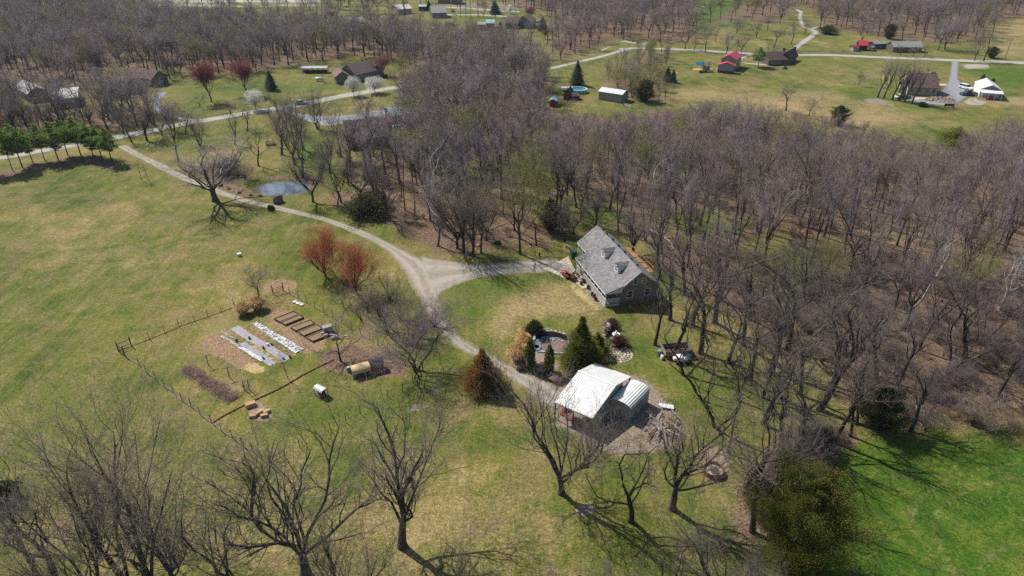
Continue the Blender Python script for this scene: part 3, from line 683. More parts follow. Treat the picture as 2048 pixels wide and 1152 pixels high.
# ------------------------------------------------------------------ bare trees: branching skeletons turned into tapering limbs
class Limbs:
    def __init__(s): s.v = []; s.f = []
    def tube(s, pts, rad, sides):
        k0 = len(s.v); n = len(pts); tri = sides == 3
        for i in range(n):
            a = pts[i - 1] if i else pts[0]; b = pts[i + 1] if i < n - 1 else pts[i]
            d = (b - a)
            if d.length < 1e-9: d = Vector((0, 0, 1))
            d.normalize()
            u = d.cross(Vector((0.0, 0.0, 1.0)) if abs(d.z) < 0.95 else Vector((1.0, 0.0, 0.0))).normalized(); w = d.cross(u)
            if i == n - 1:
                s.v.append(tuple(pts[i])); break
            for j in range(sides):
                an = math.tau * j / sides
                s.v.append(tuple(pts[i] + (u * math.cos(an) + w * math.sin(an)) * rad[i]))
        for i in range(n - 2):
            for j in range(sides):
                a, b = k0 + i * sides + j, k0 + i * sides + (j + 1) % sides
                s.f.append((a, b, b + sides, a + sides))
        tip = k0 + (n - 1) * sides
        for j in range(sides):
            s.f.append((k0 + (n - 2) * sides + j, k0 + (n - 2) * sides + (j + 1) % sides, tip))
    def mesh(s, name, mats, smooth=True):
        me = bpy.data.meshes.new(name); me.from_pydata(s.v, [], s.f)
        for m_ in (mats if isinstance(mats, (list, tuple)) else [mats]): me.materials.append(m_)
        if smooth: me.polygons.foreach_set('use_smooth', [True] * len(me.polygons))
        return me

def turn(d, ang, r):
    """direction d bent by ang towards a random side"""
    u = d.cross(Vector((r.uniform(-1, 1), r.uniform(-1, 1), r.uniform(-1, 1)))).normalized()
    return (d * math.cos(ang) + u * math.sin(ang)).normalized()

def skeleton(seed, H=17.0, fork=0.28, limbs=6, spread=0.65, kids=(6, 6, 5), up=0.10, wig=0.16, lead=1, tl=0.9, tr=0.30, thin=1.0, sides=(8, 6, 4, 3, 3), lean=0.0, droop=0.0, multi=1, levels=4, fat=1.0):
    r = random.Random(seed); T, K, tips = Limbs(), Limbs(), []
    def grow(p, d, L, rad, lvl, bare=0.3):
        ns = {0: 7, 1: 7, 2: 5, 3: 3}.get(lvl, 1)
        st = L / ns; pts = [p.copy()]; dirs = [d.copy()]; cur = d.copy()
        for i in range(ns):
            w = wig * (1.0 + 0.35 * lvl)
            cur = (cur + Vector((r.gauss(0, w), r.gauss(0, w), r.gauss(0, w * 0.7))) * (0.45 if lvl == 0 else 1.0) + Vector((0, 0, (up if lvl else 0.05) - droop * lvl * 0.05))).normalized()
            p = p + cur * st; pts.append(p.copy()); dirs.append(cur.copy())
        endr = 0.30 if lvl else 0.55
        rads = [rad * (1 - (1 - endr) * (i / ns) ** 0.9) for i in range(ns + 1)]
        if lvl == 0:
            rads[0] *= 1.45; 
        (T if lvl <= 1 else K).tube(pts, rads, sides[min(lvl, 4)])
        if lvl >= levels:
            tips.append(pts[-1]); return
        n = kids[min(lvl - 1, len(kids) - 1)] if lvl else 0
        if lvl >= 1:
            n = max(2, int(n * (0.7 + 0.6 * r.random()) * (L / (Ls[lvl])) ** 0.5 + 0.5))
            for k in range(n):
                t = bare + (1 - bare) * (k + r.random()) / n
                q = t * ns; i = min(ns - 1, int(q)); f = q - i
                b = pts[i].lerp(pts[i + 1], f)
                a = math.radians(r.uniform(18, 46)) * (1.15 - 0.35 * t)
                nd = turn(dirs[i + 1], a, r)
                if nd.z < -0.25 and r.random() < 0.7: nd.z *= -0.4; nd.normalize()
                cl = L * r.uniform(0.42, 0.68) * (1.12 - 0.45 * t) * (1.0 if lvl < 3 else 0.95)
                if lvl == levels - 1: cl = tl * r.uniform(0.6, 1.3)
                cr = max(rads[min(i + 1, ns)] * r.uniform(0.5, 0.66), 0.006)
                if lvl == levels - 1: cr = max(0.011 * fat, min(cr, 0.016 * fat))
                grow(b, nd, cl, cr, lvl + 1, 0.18)
    Ls = {0: H * fork, 1: H * (1 - fork), 2: H * (1 - fork) * 0.5, 3: H * (1 - fork) * 0.25, 4: tl}
    starts = []
    for m_ in range(multi):
        if multi > 1:
            a0 = math.tau * m_ / multi + r.uniform(-.4, .4)
            base = Vector((math.cos(a0) * tr * 1.1, math.sin(a0) * tr * 1.1, 0)); d0 = Vector((math.cos(a0) * 0.28, math.sin(a0) * 0.28, 1)).normalized(); R0 = tr * 0.75
        else:
            base = Vector((0, 0, 0)); d0 = Vector((lean, r.uniform(-.05, .05), 1)).normalized(); R0 = tr
        nst = 6; pts = [base - Vector((0, 0, 0.15))]; cur = d0.copy(); p = base.copy(); rads = [R0 * 1.5]
        L0 = H * fork
        for i in range(nst):
            p = p + cur * (L0 / nst); pts.append(p.copy()); rads.append(R0 * (1.15 - 0.35 * (i + 1) / nst) if i else R0 * 1.15)
            cur = (cur + Vector((r.gauss(0, .05), r.gauss(0, .05), 0.03))).normalized()
        top = p
        pts.append(p + cur * 0.5); T.tube(pts, rads + [R0 * .5], sides[0])
        nl = max(2, limbs // multi)
        for k in range(nl):
            if k < lead:
                nd = (cur + Vector((r.uniform(-.18, .18), r.uniform(-.18, .18), .25))).normalized(); ll = H * (1 - fork) * r.uniform(0.95, 1.05); rr_ = R0 * 0.66; b = top
            else:
                az = math.tau * (k - lead) / max(1, nl - lead) + r.uniform(-.5, .5)
                el = math.radians(r.uniform(34, 66)) / max(0.5, spread * 1.3)
                el = min(el, math.radians(76))
                nd = Vector((math.cos(az) * math.cos(el), math.sin(az) * math.cos(el), math.sin(el)))
                if multi > 1: nd = (nd + d0 * 0.6).normalized()
                t = r.uniform(0.62, 1.0) if k % 2 else r.uniform(0.85, 1.0)
                q = t * nst; i = min(nst - 1, int(q)); b = pts[i].lerp(pts[i + 1], q - i)
                ll = H * (1 - fork) * r.uniform(0.66, 0.98) * (0.8 + 0.3 * spread); rr_ = R0 * r.uniform(0.38, 0.6)
            grow(b, nd, ll, rr_, 1, 0.22)
    # scale to the asked height
    zs = max(v[2] for v in K.v); s = H / zs
    W = sorted(abs(v[0]) for v in K.v)[int(len(K.v) * .96)] + sorted(abs(v[1]) for v in K.v)[int(len(K.v) * .96)]
    return T, K, tips, s, W * s

def buds_mesh(name, tips, mats, per, size, seed, spread=0.5):
    """little blossoms or opening buds gathered along the twig ends"""
    r = random.Random(seed); v, f = [], []
    for t in tips:
        for _ in range(per):
            c = t + Vector((r.gauss(0, spread), r.gauss(0, spread), r.gauss(0, spread * .8)))
            a = Vector((r.uniform(-1, 1), r.uniform(-1, 1), r.uniform(-1, 1))).normalized(); b = a.orthogonal().normalized(); s_ = size * r.uniform(.6, 1.4)
            k = len(v); v += [tuple(c + a * s_), tuple(c + b * s_), tuple(c - a * s_ * .7), tuple(c + a.cross(b) * s_ * .9)]
            f += [(k, k + 1, k + 2), (k, k + 2, k + 3), (k, k + 3, k + 1), (k + 1, k + 3, k + 2)]
    return v, f

class Kind:
    """a kind of tree: trunk mesh + crown mesh, both at real size"""
    def __init__(s, name, T, K, scale, W, H, bark, twig, bud=None):
        T.v = [(x * scale, y * scale, z * scale) for x, y, z in T.v]
        K.v = [(x * scale, y * scale, z * scale) for x, y, z in K.v]
        nb = len(K.f)
        if bud:
            k = len(K.v); K.v += [(x * scale, y * scale, z * scale) for x, y, z in bud[0]]; K.f += [tuple(i + k for i in q) for q in bud[1]]
        s.trunk = T.mesh(name + '_trunk', bark); s.crown = K.mesh(name + '_crown', [twig] + ([bud[2]] if bud else []))
        if bud:
            mi = [0] * nb + [1] * (len(K.f) - nb); s.crown.polygons.foreach_set('material_index', mi)
        s.H, s.W = H, W
def make(name, seed, H, bark='bark', twig='twig', bud=None, **kw):
    T, K, tips, sc, W = skeleton(seed, H, **kw)
    b = None
    if bud:
        v, f = buds_mesh(name, tips, None, bud[1], bud[2], seed, bud[3]); b = (v, f, M[bud[0]])
    return Kind(name, T, K, sc, W, H, M[bark], M[twig], b)

NEAR = [
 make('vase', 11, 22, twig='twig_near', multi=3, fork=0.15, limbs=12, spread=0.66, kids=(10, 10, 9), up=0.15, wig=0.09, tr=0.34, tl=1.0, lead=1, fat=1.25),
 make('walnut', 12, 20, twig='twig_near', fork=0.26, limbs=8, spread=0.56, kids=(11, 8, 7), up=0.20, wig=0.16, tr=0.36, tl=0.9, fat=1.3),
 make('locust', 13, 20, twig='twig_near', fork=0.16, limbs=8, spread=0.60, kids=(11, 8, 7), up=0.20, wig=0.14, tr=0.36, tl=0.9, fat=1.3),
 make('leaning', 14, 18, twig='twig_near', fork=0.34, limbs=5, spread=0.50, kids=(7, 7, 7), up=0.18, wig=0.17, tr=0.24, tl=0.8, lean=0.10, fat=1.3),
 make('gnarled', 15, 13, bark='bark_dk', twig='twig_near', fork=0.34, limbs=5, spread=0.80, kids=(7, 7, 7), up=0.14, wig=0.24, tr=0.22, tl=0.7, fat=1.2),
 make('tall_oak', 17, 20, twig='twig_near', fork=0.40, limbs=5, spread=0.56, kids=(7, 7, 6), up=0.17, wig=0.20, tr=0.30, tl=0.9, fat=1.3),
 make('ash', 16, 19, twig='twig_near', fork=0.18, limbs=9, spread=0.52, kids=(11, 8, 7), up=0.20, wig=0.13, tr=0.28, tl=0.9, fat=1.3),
]
YARD = [
 make('yard_a', 111, 20, bark='bark_dk', twig='twig_near', fork=0.42, limbs=5, spread=0.52, kids=(7, 6, 5), up=0.20, wig=0.17, tr=0.28, tl=0.9, fat=1.25),
 make('yard_b', 112, 20, twig='twig_near', fork=0.34, limbs=5, spread=0.58, kids=(7, 6, 5), up=0.19, wig=0.19, tr=0.30, tl=0.9, fat=1.25),
 make('yard_c', 113, 19, bark='bark_dk', twig='twig_near', fork=0.46, limbs=4, spread=0.46, kids=(6, 6, 5), up=0.22, wig=0.16, tr=0.22, tl=0.9, fat=1.25),
 make('yard_d', 114, 20, bark='bark_dk', twig='twig_near', fork=0.26, limbs=4, multi=2, spread=0.50, kids=(7, 6, 5), up=0.20, wig=0.17, tr=0.26, tl=0.9, fat=1.25),
]
S_MID = (6, 5, 3, 3, 3)
MID = [
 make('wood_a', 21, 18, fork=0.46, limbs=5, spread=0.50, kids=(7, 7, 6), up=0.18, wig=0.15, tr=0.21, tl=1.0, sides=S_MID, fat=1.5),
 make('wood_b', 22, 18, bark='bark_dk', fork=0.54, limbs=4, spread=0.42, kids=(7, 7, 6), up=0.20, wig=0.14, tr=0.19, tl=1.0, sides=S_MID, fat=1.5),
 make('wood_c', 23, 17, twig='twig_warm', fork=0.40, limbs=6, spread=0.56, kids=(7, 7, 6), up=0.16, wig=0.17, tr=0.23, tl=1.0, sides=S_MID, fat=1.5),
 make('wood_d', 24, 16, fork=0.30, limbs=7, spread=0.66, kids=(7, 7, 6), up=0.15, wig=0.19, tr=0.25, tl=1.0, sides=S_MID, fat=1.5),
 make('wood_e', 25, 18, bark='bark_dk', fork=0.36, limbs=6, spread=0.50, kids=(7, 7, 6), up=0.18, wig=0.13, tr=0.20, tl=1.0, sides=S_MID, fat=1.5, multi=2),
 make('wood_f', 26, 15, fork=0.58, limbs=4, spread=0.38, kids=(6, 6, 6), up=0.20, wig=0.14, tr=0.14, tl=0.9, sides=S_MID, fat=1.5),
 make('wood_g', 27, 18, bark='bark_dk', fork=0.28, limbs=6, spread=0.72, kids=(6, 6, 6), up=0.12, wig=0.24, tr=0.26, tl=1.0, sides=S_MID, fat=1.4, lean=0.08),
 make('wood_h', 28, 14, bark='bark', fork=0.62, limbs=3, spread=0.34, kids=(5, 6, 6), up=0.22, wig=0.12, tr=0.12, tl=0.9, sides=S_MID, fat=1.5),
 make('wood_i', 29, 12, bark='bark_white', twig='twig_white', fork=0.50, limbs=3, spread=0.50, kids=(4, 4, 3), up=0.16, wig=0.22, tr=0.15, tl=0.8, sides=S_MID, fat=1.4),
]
MID_GREEN = [make('budding_a', 31, 15, twig='twig_green', bud=('bud_green', 2, 0.085, 0.4), fork=0.30, limbs=7, spread=0.62, kids=(7, 7, 7), up=0.13, wig=0.16, tr=0.20, tl=0.9, sides=S_MID, fat=1.4),
             make('budding_b', 32, 12, twig='twig_green', bud=('bud_green', 2, 0.09, 0.45), fork=0.16, limbs=8, spread=0.85, kids=(7, 7, 7), up=0.10, wig=0.20, tr=0.22, tl=0.9, sides=S_MID, fat=1.4, multi=2)]
MID_PALE = [make('sycamore', 41, 15, bark='bark_white', twig='twig_white', fork=0.30, limbs=6, spread=0.80, kids=(7, 7, 7), up=0.09, wig=0.24, tr=0.26, tl=0.9, sides=(8, 6, 4, 3, 3), fat=1.3)]
BIG_SYC = make('pond_sycamore', 42, 17, bark='bark', twig='twig_white', fork=0.26, limbs=8, spread=0.95, kids=(9, 8, 7), up=0.12, wig=0.16, tr=0.5, tl=0.9, fat=1.3)
RED = make('maple', 51, 11, twig='twig_red', bud=('bud_red', 3, 0.055, 0.25), fork=0.12, limbs=13, spread=0.62, kids=(9, 8, 7), up=0.17, wig=0.09, tr=0.17, tl=0.7, fat=1.0)
RED_FAR = make('redbud', 52, 9, twig='twig_pink', bud=('bud_pink', 3, 0.11, 0.35), fork=0.26, limbs=7, spread=0.55, kids=(7, 7, 7), up=0.15, wig=0.12, tr=0.16, tl=0.8, sides=S_MID, fat=1.5)
SMALL = [make('orchard', 61, 6.5, fork=0.20, limbs=6, spread=0.95, kids=(7, 7, 7), up=0.08, wig=0.24, tr=0.14, tl=0.5, sides=S_MID, fat=0.9),
         make('sapling', 62, 4.5, fork=0.30, limbs=5, spread=0.50, kids=(4, 4, 3), up=0.15, wig=0.12, tr=0.05, tl=0.4, sides=S_MID, fat=0.6)]
THICKET = [make('thicket', 63, 5.5, bark='bark_dk', twig='twig_warm', fork=0.10, limbs=14, multi=5, spread=0.60, kids=(7, 5, 4), up=0.16, wig=0.12, tr=0.09, tl=0.6, sides=S_MID, fat=0.9),
           make('bushy', 64, 8.5, bark='bark_dk', twig='twig', fork=0.16, limbs=9, multi=3, spread=0.85, kids=(10, 10, 9), up=0.10, wig=0.18, tr=0.15, tl=0.7, fat=0.9)]
POPLAR = make('poplar', 71, 18, fork=0.42, limbs=6, spread=0.42, kids=(7, 5, 3), up=0.20, wig=0.09, tr=0.22, tl=1.0, sides=S_MID, fat=1.3, lean=0.05)
S_FAR = (5, 4, 3, 3, 3)
FARK = [
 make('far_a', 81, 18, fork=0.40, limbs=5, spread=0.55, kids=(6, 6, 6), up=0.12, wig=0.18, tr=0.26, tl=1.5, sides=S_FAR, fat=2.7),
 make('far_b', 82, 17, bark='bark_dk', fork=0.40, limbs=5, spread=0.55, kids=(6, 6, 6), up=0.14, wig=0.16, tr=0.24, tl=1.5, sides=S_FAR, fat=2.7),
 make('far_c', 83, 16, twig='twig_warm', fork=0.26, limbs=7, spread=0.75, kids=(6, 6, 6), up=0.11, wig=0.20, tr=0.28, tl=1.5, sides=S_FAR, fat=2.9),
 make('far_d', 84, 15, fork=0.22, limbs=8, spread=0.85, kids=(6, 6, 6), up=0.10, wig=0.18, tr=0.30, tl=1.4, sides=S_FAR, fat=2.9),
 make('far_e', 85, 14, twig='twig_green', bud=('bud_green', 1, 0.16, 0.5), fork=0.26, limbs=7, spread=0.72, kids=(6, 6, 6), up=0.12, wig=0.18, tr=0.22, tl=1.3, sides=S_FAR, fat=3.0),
]
def pear(seed, H, W):
    T, K, tips, sc, w = skeleton(seed, H, fork=0.22, limbs=8, spread=0.6, kids=(7, 7, 7), up=0.13, wig=0.12, tr=0.13, tl=0.5, sides=S_MID, fat=1.0)
    r = random.Random(seed); v, f = [], []
    for _ in range(7500):
        th, ph = r.uniform(0, math.tau), math.acos(r.uniform(-1, 1)); q = (r.random() ** 0.35) * (0.86 + 0.14 * math.sin(3 * th + 2 * ph))
        c = Vector((math.sin(ph) * math.cos(th) * W / 2 * q, math.sin(ph) * math.sin(th) * W / 2 * q, H * 0.60 + math.cos(ph) * H * 0.40 * q)) / sc
        if r.random() < 0.12 + 0.1 * math.sin(c.x * 5 + c.z * 4): continue
        a = Vector((r.uniform(-1, 1), r.uniform(-1, 1), r.uniform(-1, 1))).normalized(); b = a.orthogonal().normalized(); s_ = 0.12 * r.uniform(.6, 1.3)
        k = len(v); v += [tuple(c + a * s_), tuple(c + b * s_), tuple(c - a * s_ * .8), tuple(c + a.cross(b) * s_)]
        f += [(k, k + 1, k + 2), (k, k + 2, k + 3), (k, k + 3, k + 1)]
    K.v = [(x * 0.9, y * 0.9, z * 0.92) for x, y, z in K.v]
    return Kind('pear', T, K, sc, W, H, M['bark'], M['twig_white'], (v, f, M['blossom']))
PEAR = pear(91, 7.0, 6.4)
THICKET.append(make('brush', 65, 3.2, bark='bark_dk', twig='twig_warm', fork=0.05, limbs=16, multi=6, spread=0.85, kids=(7, 6, 5), up=0.08, wig=0.2, tr=0.05, tl=0.5, sides=S_MID, fat=0.9))

# ------------------------------------------------------------------ evergreens: sprays of foliage round a stem
def evergreen(name, seed, H, W, leaf, shape='cone', n=2600, size=0.30, bottom=0.05, gaps=0.25, bark='bark_dk', ragged=0.18, droop=0.35, tr=0.14, plumes=None, lift=0.35):
    """foliage gathered in plumes, each following a branch from the stem outwards"""
    r = random.Random(seed); v, f = [], []
    def prof(t):
        if shape == 'cone': return (1 - t) ** 0.85 * min(1, 0.5 + t * 7) if t < 1 else 0
        if shape == 'column': return (min(1, (1 - t) * 2.4) ** 0.6) * min(1, 0.75 + t * 3)
        if shape == 'round': return math.sqrt(max(0, 1 - (2 * t - 1) ** 2))
        if shape == 'egg': return math.sqrt(max(0, 1 - (2 * t - 1) ** 2)) * (1.15 - 0.45 * t)
        if shape == 'pine': return (0.5 + 0.5 * math.sin(t * 2.8)) * (1 - t ** 3)
    T = Limbs(); top = H * 0.93
    T.tube([Vector((0, 0, -0.1)), Vector((0, 0, H * .25)), Vector((0.05, 0, H * .6)), Vector((0, 0.03, top))], [tr * 1.2, tr, tr * .6, 0.02], 6)
    P = plumes or max(30, n // 34); per = max(6, n // P); tot = 0
    p1, p2 = r.uniform(0, 6), r.uniform(0, 6)
    for k in range(P):
        t = (k + r.random()) / P
        if shape == 'cone': t = t ** 1.25
        z = H * (bottom + (1 - bottom) * t); az = k * 2.39996 + r.uniform(-.4, .4)
        big = 1 + ragged * (0.6 * math.sin(az * 2 + p1 + z * .8) + 0.5 * math.sin(az * 3 + p2 - z * 1.3) + r.uniform(-.9, .9))
        R = max(0.15, W / 2 * prof(min(.985, t)) * big)
        el = lift if shape in ('egg', 'column') else r.uniform(-.1, .35)
        if shape == 'column': el = 1.1
        if t > .9: el = 1.0
        d = Vector((math.cos(az) * math.cos(el), math.sin(az) * math.cos(el), math.sin(el)))
        z0 = z - math.sin(el) * R * .7
        root = Vector((0, 0, max(.05, z0))); tip = Vector((math.cos(az) * R, math.sin(az) * R, max(.12, z0 + math.tan(el) * R if el < 1 else z + .3)))
        if k % 3 == 0 and R > .5: T.tube([root, root.lerp(tip, .55) + Vector((0, 0, -.05)), tip], [tr * .28, tr * .16, .012], 3)
        pw = max(.16, R * (.17 if shape == 'egg' else .26) + size * .5) * (1.15 if shape == 'pine' else 1.0)
        nk = int(per * (0.35 + 1.1 * R / (W / 2)))
        for _ in range(nk):
            q = 1 - abs(r.gauss(0, .34)) 
            if q < .1: continue
            c = root.lerp(tip, q) + Vector((r.gauss(0, pw), r.gauss(0, pw), r.gauss(0, pw * .55))) * (0.55 + .5 * (1 - q))
            out = (d + Vector((r.uniform(-.7, .7), r.uniform(-.7, .7), r.uniform(-droop, .6)))).normalized()
            side = out.cross(Vector((r.uniform(-1, 1), r.uniform(-1, 1), 1.2))).normalized(); nrm = out.cross(side)
            if c.z < .05: c.z = .05 + r.random() * .1
            s_ = size * r.uniform(0.5, 1.35); i = len(v); wd = .30
            v += [tuple(c - out * s_ * 0.5), tuple(c + side * s_ * wd), tuple(c + out * s_), tuple(c - side * s_ * wd), tuple(c + nrm * s_ * .26)]
            f += [(i, i + 1, i + 4), (i + 1, i + 2, i + 4), (i + 2, i + 3, i + 4), (i + 3, i, i + 4)]
    K = Limbs(); K.v, K.f = v, f
    return Kind(name, T, K, 1.0, W, H, M[bark], M[leaf])
EG = {
 'pine': evergreen('white_pine', 101, 11.0, 5.0, 'leaf_pine', 'pine', 3600, 0.30, 0.32, ragged=0.5, tr=0.12, plumes=30),
 'pine_b': evergreen('white_pine_b', 102, 10.5, 4.4, 'leaf_pine', 'pine', 3200, 0.30, 0.36, ragged=0.5, tr=0.12, plumes=26),
 'spruce': evergreen('spruce', 103, 9.0, 5.2, 'leaf_spruce', 'cone', 5200, 0.34, 0.05, ragged=0.2, plumes=150, droop=.5),
 'cedar': evergreen('cedar', 104, 9.3, 5.2, 'leaf_arb', 'cone', 34000, 0.13, 0.0, ragged=0.22, droop=0.1, plumes=260),
 'rust': evergreen('rust_cedar', 105, 7.7, 6.0, 'leaf_rust', 'cone', 34000, 0.125, 0.0, ragged=0.2, droop=0.1, plumes=260),
 'bigcedar': evergreen('big_cedar', 106, 12.5, 10.5, 'leaf_cedar', 'egg', 100000, 0.125, 0.0, ragged=0.35, droop=0.1, tr=0.3, plumes=130, lift=.7),
 'darkcedar': evergreen('dark_cedar', 107, 8.0, 5.6, 'leaf_cedar_dk', 'egg', 22000, 0.15, 0.02, ragged=0.45, droop=0.2, plumes=120, lift=.6),
 'arb': evergreen('arborvitae', 108, 4.6, 1.9, 'leaf_arb', 'column', 5200, 0.17, 0.0, ragged=0.10, droop=-0.2, tr=0.07, plumes=120),
 'box': evergreen('boxwood', 109, 1.7, 2.3, 'leaf_box', 'round', 4200, 0.12, 0.0, ragged=0.05, tr=0.06, plumes=160),
 'shrub': evergreen('shrub', 110, 3.4, 4.4, 'leaf_cedar_dk', 'round', 5000, 0.22, 0.0, ragged=0.5, tr=0.08, plumes=80),
 'shrub_red': evergreen('red_shrub', 111, 1.8, 2.6, 'bush_purple', 'round', 2600, 0.13, 0.0, ragged=0.3, tr=0.05, plumes=60),
 'brightpine': evergreen('bright_pine', 112, 8.5, 8.0, 'leaf_bright', 'pine', 4200, 0.42, 0.2, ragged=0.6, plumes=44),
 'loosecedar': evergreen('loose_cedar', 113, 7.0, 4.6, 'leaf_cedar', 'cone', 6000, 0.28, 0.0, ragged=0.45, plumes=90),
}
def tuft(name, seed, H, W, leaf, n=900, w=0.03, flop=0.35):
    """a clump of long arching blades"""
    r = random.Random(seed); v, f = [], []
    for _ in range(n):
        az = r.uniform(0, math.tau); b = r.random() ** .6; R0 = W * .16 * b
        h = H * r.uniform(.65, 1.05) * (1 - 0.25 * b); out = W / 2 * b * r.uniform(.7, 1.1)
        d = Vector((math.cos(az), math.sin(az), 0)); s_ = Vector((-d.y, d.x, 0)) * w
        p0 = d * R0; p1 = d * (R0 + (out - R0) * .35) + Vector((0, 0, h * .6)); p2 = d * (R0 + (out - R0) * .75) + Vector((0, 0, h)); p3 = d * out + Vector((0, 0, h * (1 - flop * r.random())))
        k = len(v)
        v += [tuple(p0 - s_), tuple(p0 + s_), tuple(p1 + s_), tuple(p1 - s_), tuple(p2 + s_), tuple(p2 - s_), tuple(p3), tuple(p1 + d * w)]
        f += [(k, k + 1, k + 2, k + 3), (k + 3, k + 2, k + 4, k + 5), (k + 5, k + 4, k + 6), (k, k + 3, k + 7), (k + 1, k + 7, k + 2)]
    me = bpy.data.meshes.new(name); me.from_pydata(v, [], f); me.materials.append(M[leaf]); return me

GROWN = []     # every individual bare tree, for the far wood to draw its shapes from
def tree(kind, name, loc, h, label, cat, group=None, w=None, rz=None, lean=None):
    s = h / kind.H; sx = s
    if w: sx = max(s * 0.6, min(s * 1.6, w / kind.W))
    rz_ = rng.uniform(0, math.tau) if rz is None else rz
    t = thing(name, label, cat, loc, rz_, group)
    t.scale = (sx, sx, s)
    if lean: t.rotation_euler = (lean[0], lean[1], rz_)
    put('trunk', kind.trunk, t); put('crown', kind.crown, t)
    return t

BT = 'bare_tree'
def bt(kind, bx, by, ty, label, wpx=None, name=BT, cat='tree', group=None, rz=None, lean=None, h=None):
    if kind in NEAR and 1290 < bx < 2000 and by < 1010: kind = YARD[(bx * 3 + by) % 4]
    p = at(bx, by); hh = h or tall(bx, by, ty)
    return tree(kind, name, p, hh, label, cat, group, wide(bx, by, wpx) if wpx else None, rz, lean)

N0, N1, N2, N3, N4, N6, N5 = NEAR
TAKEN = []
def named(*a, **k):
    t = bt(*a, **k); TAKEN.append((t.location.x, t.location.y)); return t
# the foreground lawn
named(N0, 296, 1185, 775, 'huge many-stemmed bare tree at the bottom left, its twigs fanning out towards the brush row', 430)
named(N3, 118, 1172, 880, 'bare tree leaning left between the bottom left corner and the huge many-stemmed tree', 270, lean=(0, -0.12))
named(N1, -12, 1190, 900, 'bare tree cut by the left edge at the bottom corner', 240)
named(N5, 355, 1170, 960, 'smaller dark bare tree at the right foot of the huge many-stemmed tree', 190)
named(N2, 612, 1148, 815, 'bare tree with two forked trunks at the bottom, below the straw bales', 330)
named(N1, 805, 1093, 788, 'tall bare tree alone on the open lawn, below the right end of the fence', 280)
named(N5, 1123, 987, 715, 'tall twin-stemmed bare tree in front of the big white-roofed shed', 270)
named(N4, 1262, 1043, 830, 'small crooked bare tree with long level limbs, between the shed tree and the fire ring', 190)
named(N1, 1345, 1018, 745, 'bare tree with a tall straight dark trunk, left of the rusty fire ring', 220)
named(N4, 1180, 1240, 1010, 'low wide bare tree at the bottom edge left of the great olive cedar', 230, h=9)
named(N5, 1440, 1220, 950, 'slender bare tree at the bottom edge beside the great olive cedar', 180, h=13)
named(N2, 1494, 985, 640, 'tall leaning bare tree right of the fire ring, trunk dark against red leaf litter', 280, lean=(0, 0.10))
named(N3, 1505, 1064, 800, 'slim pale bare tree just above the great olive cedar', 170)
named(N6, 1433, 856, 625, 'large bare tree with spreading limbs behind the lumber pile', 210)
named(N1, 1527, 848, 600, 'tall dark-trunked bare tree halfway between the lumber pile and the small cedar', 190)
named(N5, 1525, 795, 590, 'tall thin bare tree right behind the dark-trunked one on the lawn edge', 150)
named(N2, 1348, 712, 520, 'bare tree standing left against the wooden trailer', 190)
named(N3, 1371, 750, 530, 'bare tree beside the green ball in front of the wooden trailer', 180, lean=(0, 0.06))
named(N1, 1401, 706, 480, 'bare tree just right of the wooden trailer', 200)
named(N4, 1457, 726, 560, 'crooked bare tree on the green lawn right of the wooden trailer', 150)
named(N1, 1429, 646, 440, 'tall bare tree with a thick leaning trunk behind the trailer', 220)
named(N6, 1340, 640, 455, 'bare tree whose low limbs cross in front of the house gable', 240)
named(N6, 1640, 820, 520, 'very large leaning bare tree where the lawn meets the brown wood', 240, lean=(0, 0.16))
named(N3, 1588, 548, 440, 'bare tree with a short thick trunk standing in the sunny glade', 110)
named(N5, 1608, 620, 455, 'bare tree with a twisted trunk at the lower side of the sunny glade', 130)
named(N1, 1712, 848, 700, 'broken grey bare tree leaning over the small dark cedar', 110, lean=(0, 0.15))
named(N2, 1752, 752, 560, 'bare tree with an arching trunk in the brown wood above the small dark cedar', 210, lean=(0, 0.2))
named(N5, 1796, 768, 600, 'dark bare tree in the middle of the brown wood', 150)
named(N1, 1893, 748, 510, 'tall straight bare tree with level limbs in the brown wood on the right', 190)
named(N6, 1930, 712, 480, 'large bare tree with a trunk leaning far right at the right side of the wood', 210, lean=(0, 0.25))
named(N2, 1266, 508, 385, 'dark bare tree standing behind the house beside the new timber deck', 120)
named(N1, 1486, 690, 500, 'bare tree with forked trunk on the lawn right of the thick leaning trunk', 180)
named(N6, 1575, 700, 470, 'wide bare tree with a pale violet crown on the border of leaf litter', 200)
named(N3, 1560, 900, 700, 'thin bare tree with pale limbs over the leaf litter above the olive cedar', 170)
# along the drive
for a in ((876, 492, 380, 'leaning dark bare tree whose shadow falls on the fork of the gravel drive', 130, N3), (915, 497, 330, 'bare tree behind the stump left of the paired trunks by the drive', 100, N5),
          (928, 505, 320, 'thick straight bare trunk, the left one of the pair at the drive branch', 110, N1), (946, 511, 335, 'bare trunk with a pale bark, the right one of the pair at the drive branch', 110, N5),
          (962, 505, 380, 'thin straight bare tree just right of the paired trunks', 60, N3), (973, 481, 360, 'thin bare tree behind the paired trunks', 60, N5),
          (1073, 491, 400, 'thin bare tree between the twin-trunked budding tree and the house', 60, N3), (1129, 484, 400, 'bare tree with a short forked trunk left of the house gable', 90, N4),
          (1119, 467, 390, 'thin bare tree behind the short forked one left of the house', 50, N3), (1147, 469, 380, 'slim bare tree near the far corner of the house roof', 60, N5),
          (1190, 458, 350, 'bare tree directly behind the far end of the house ridge', 80, N1)):
    named(a[5], a[0], a[1], a[2], a[3], a[4])
named(MID_GREEN[0], 1040, 508, 300, 'twin-trunked tree with yellow green buds, nearest the branch drive', 120, name='budding_tree', group='trees coming into leaf')
named(BIG_SYC, 431, 402, 250, 'spreading sycamore with white upper limbs on the lawn side of the drive by the pond', 230, name='sycamore_tree')
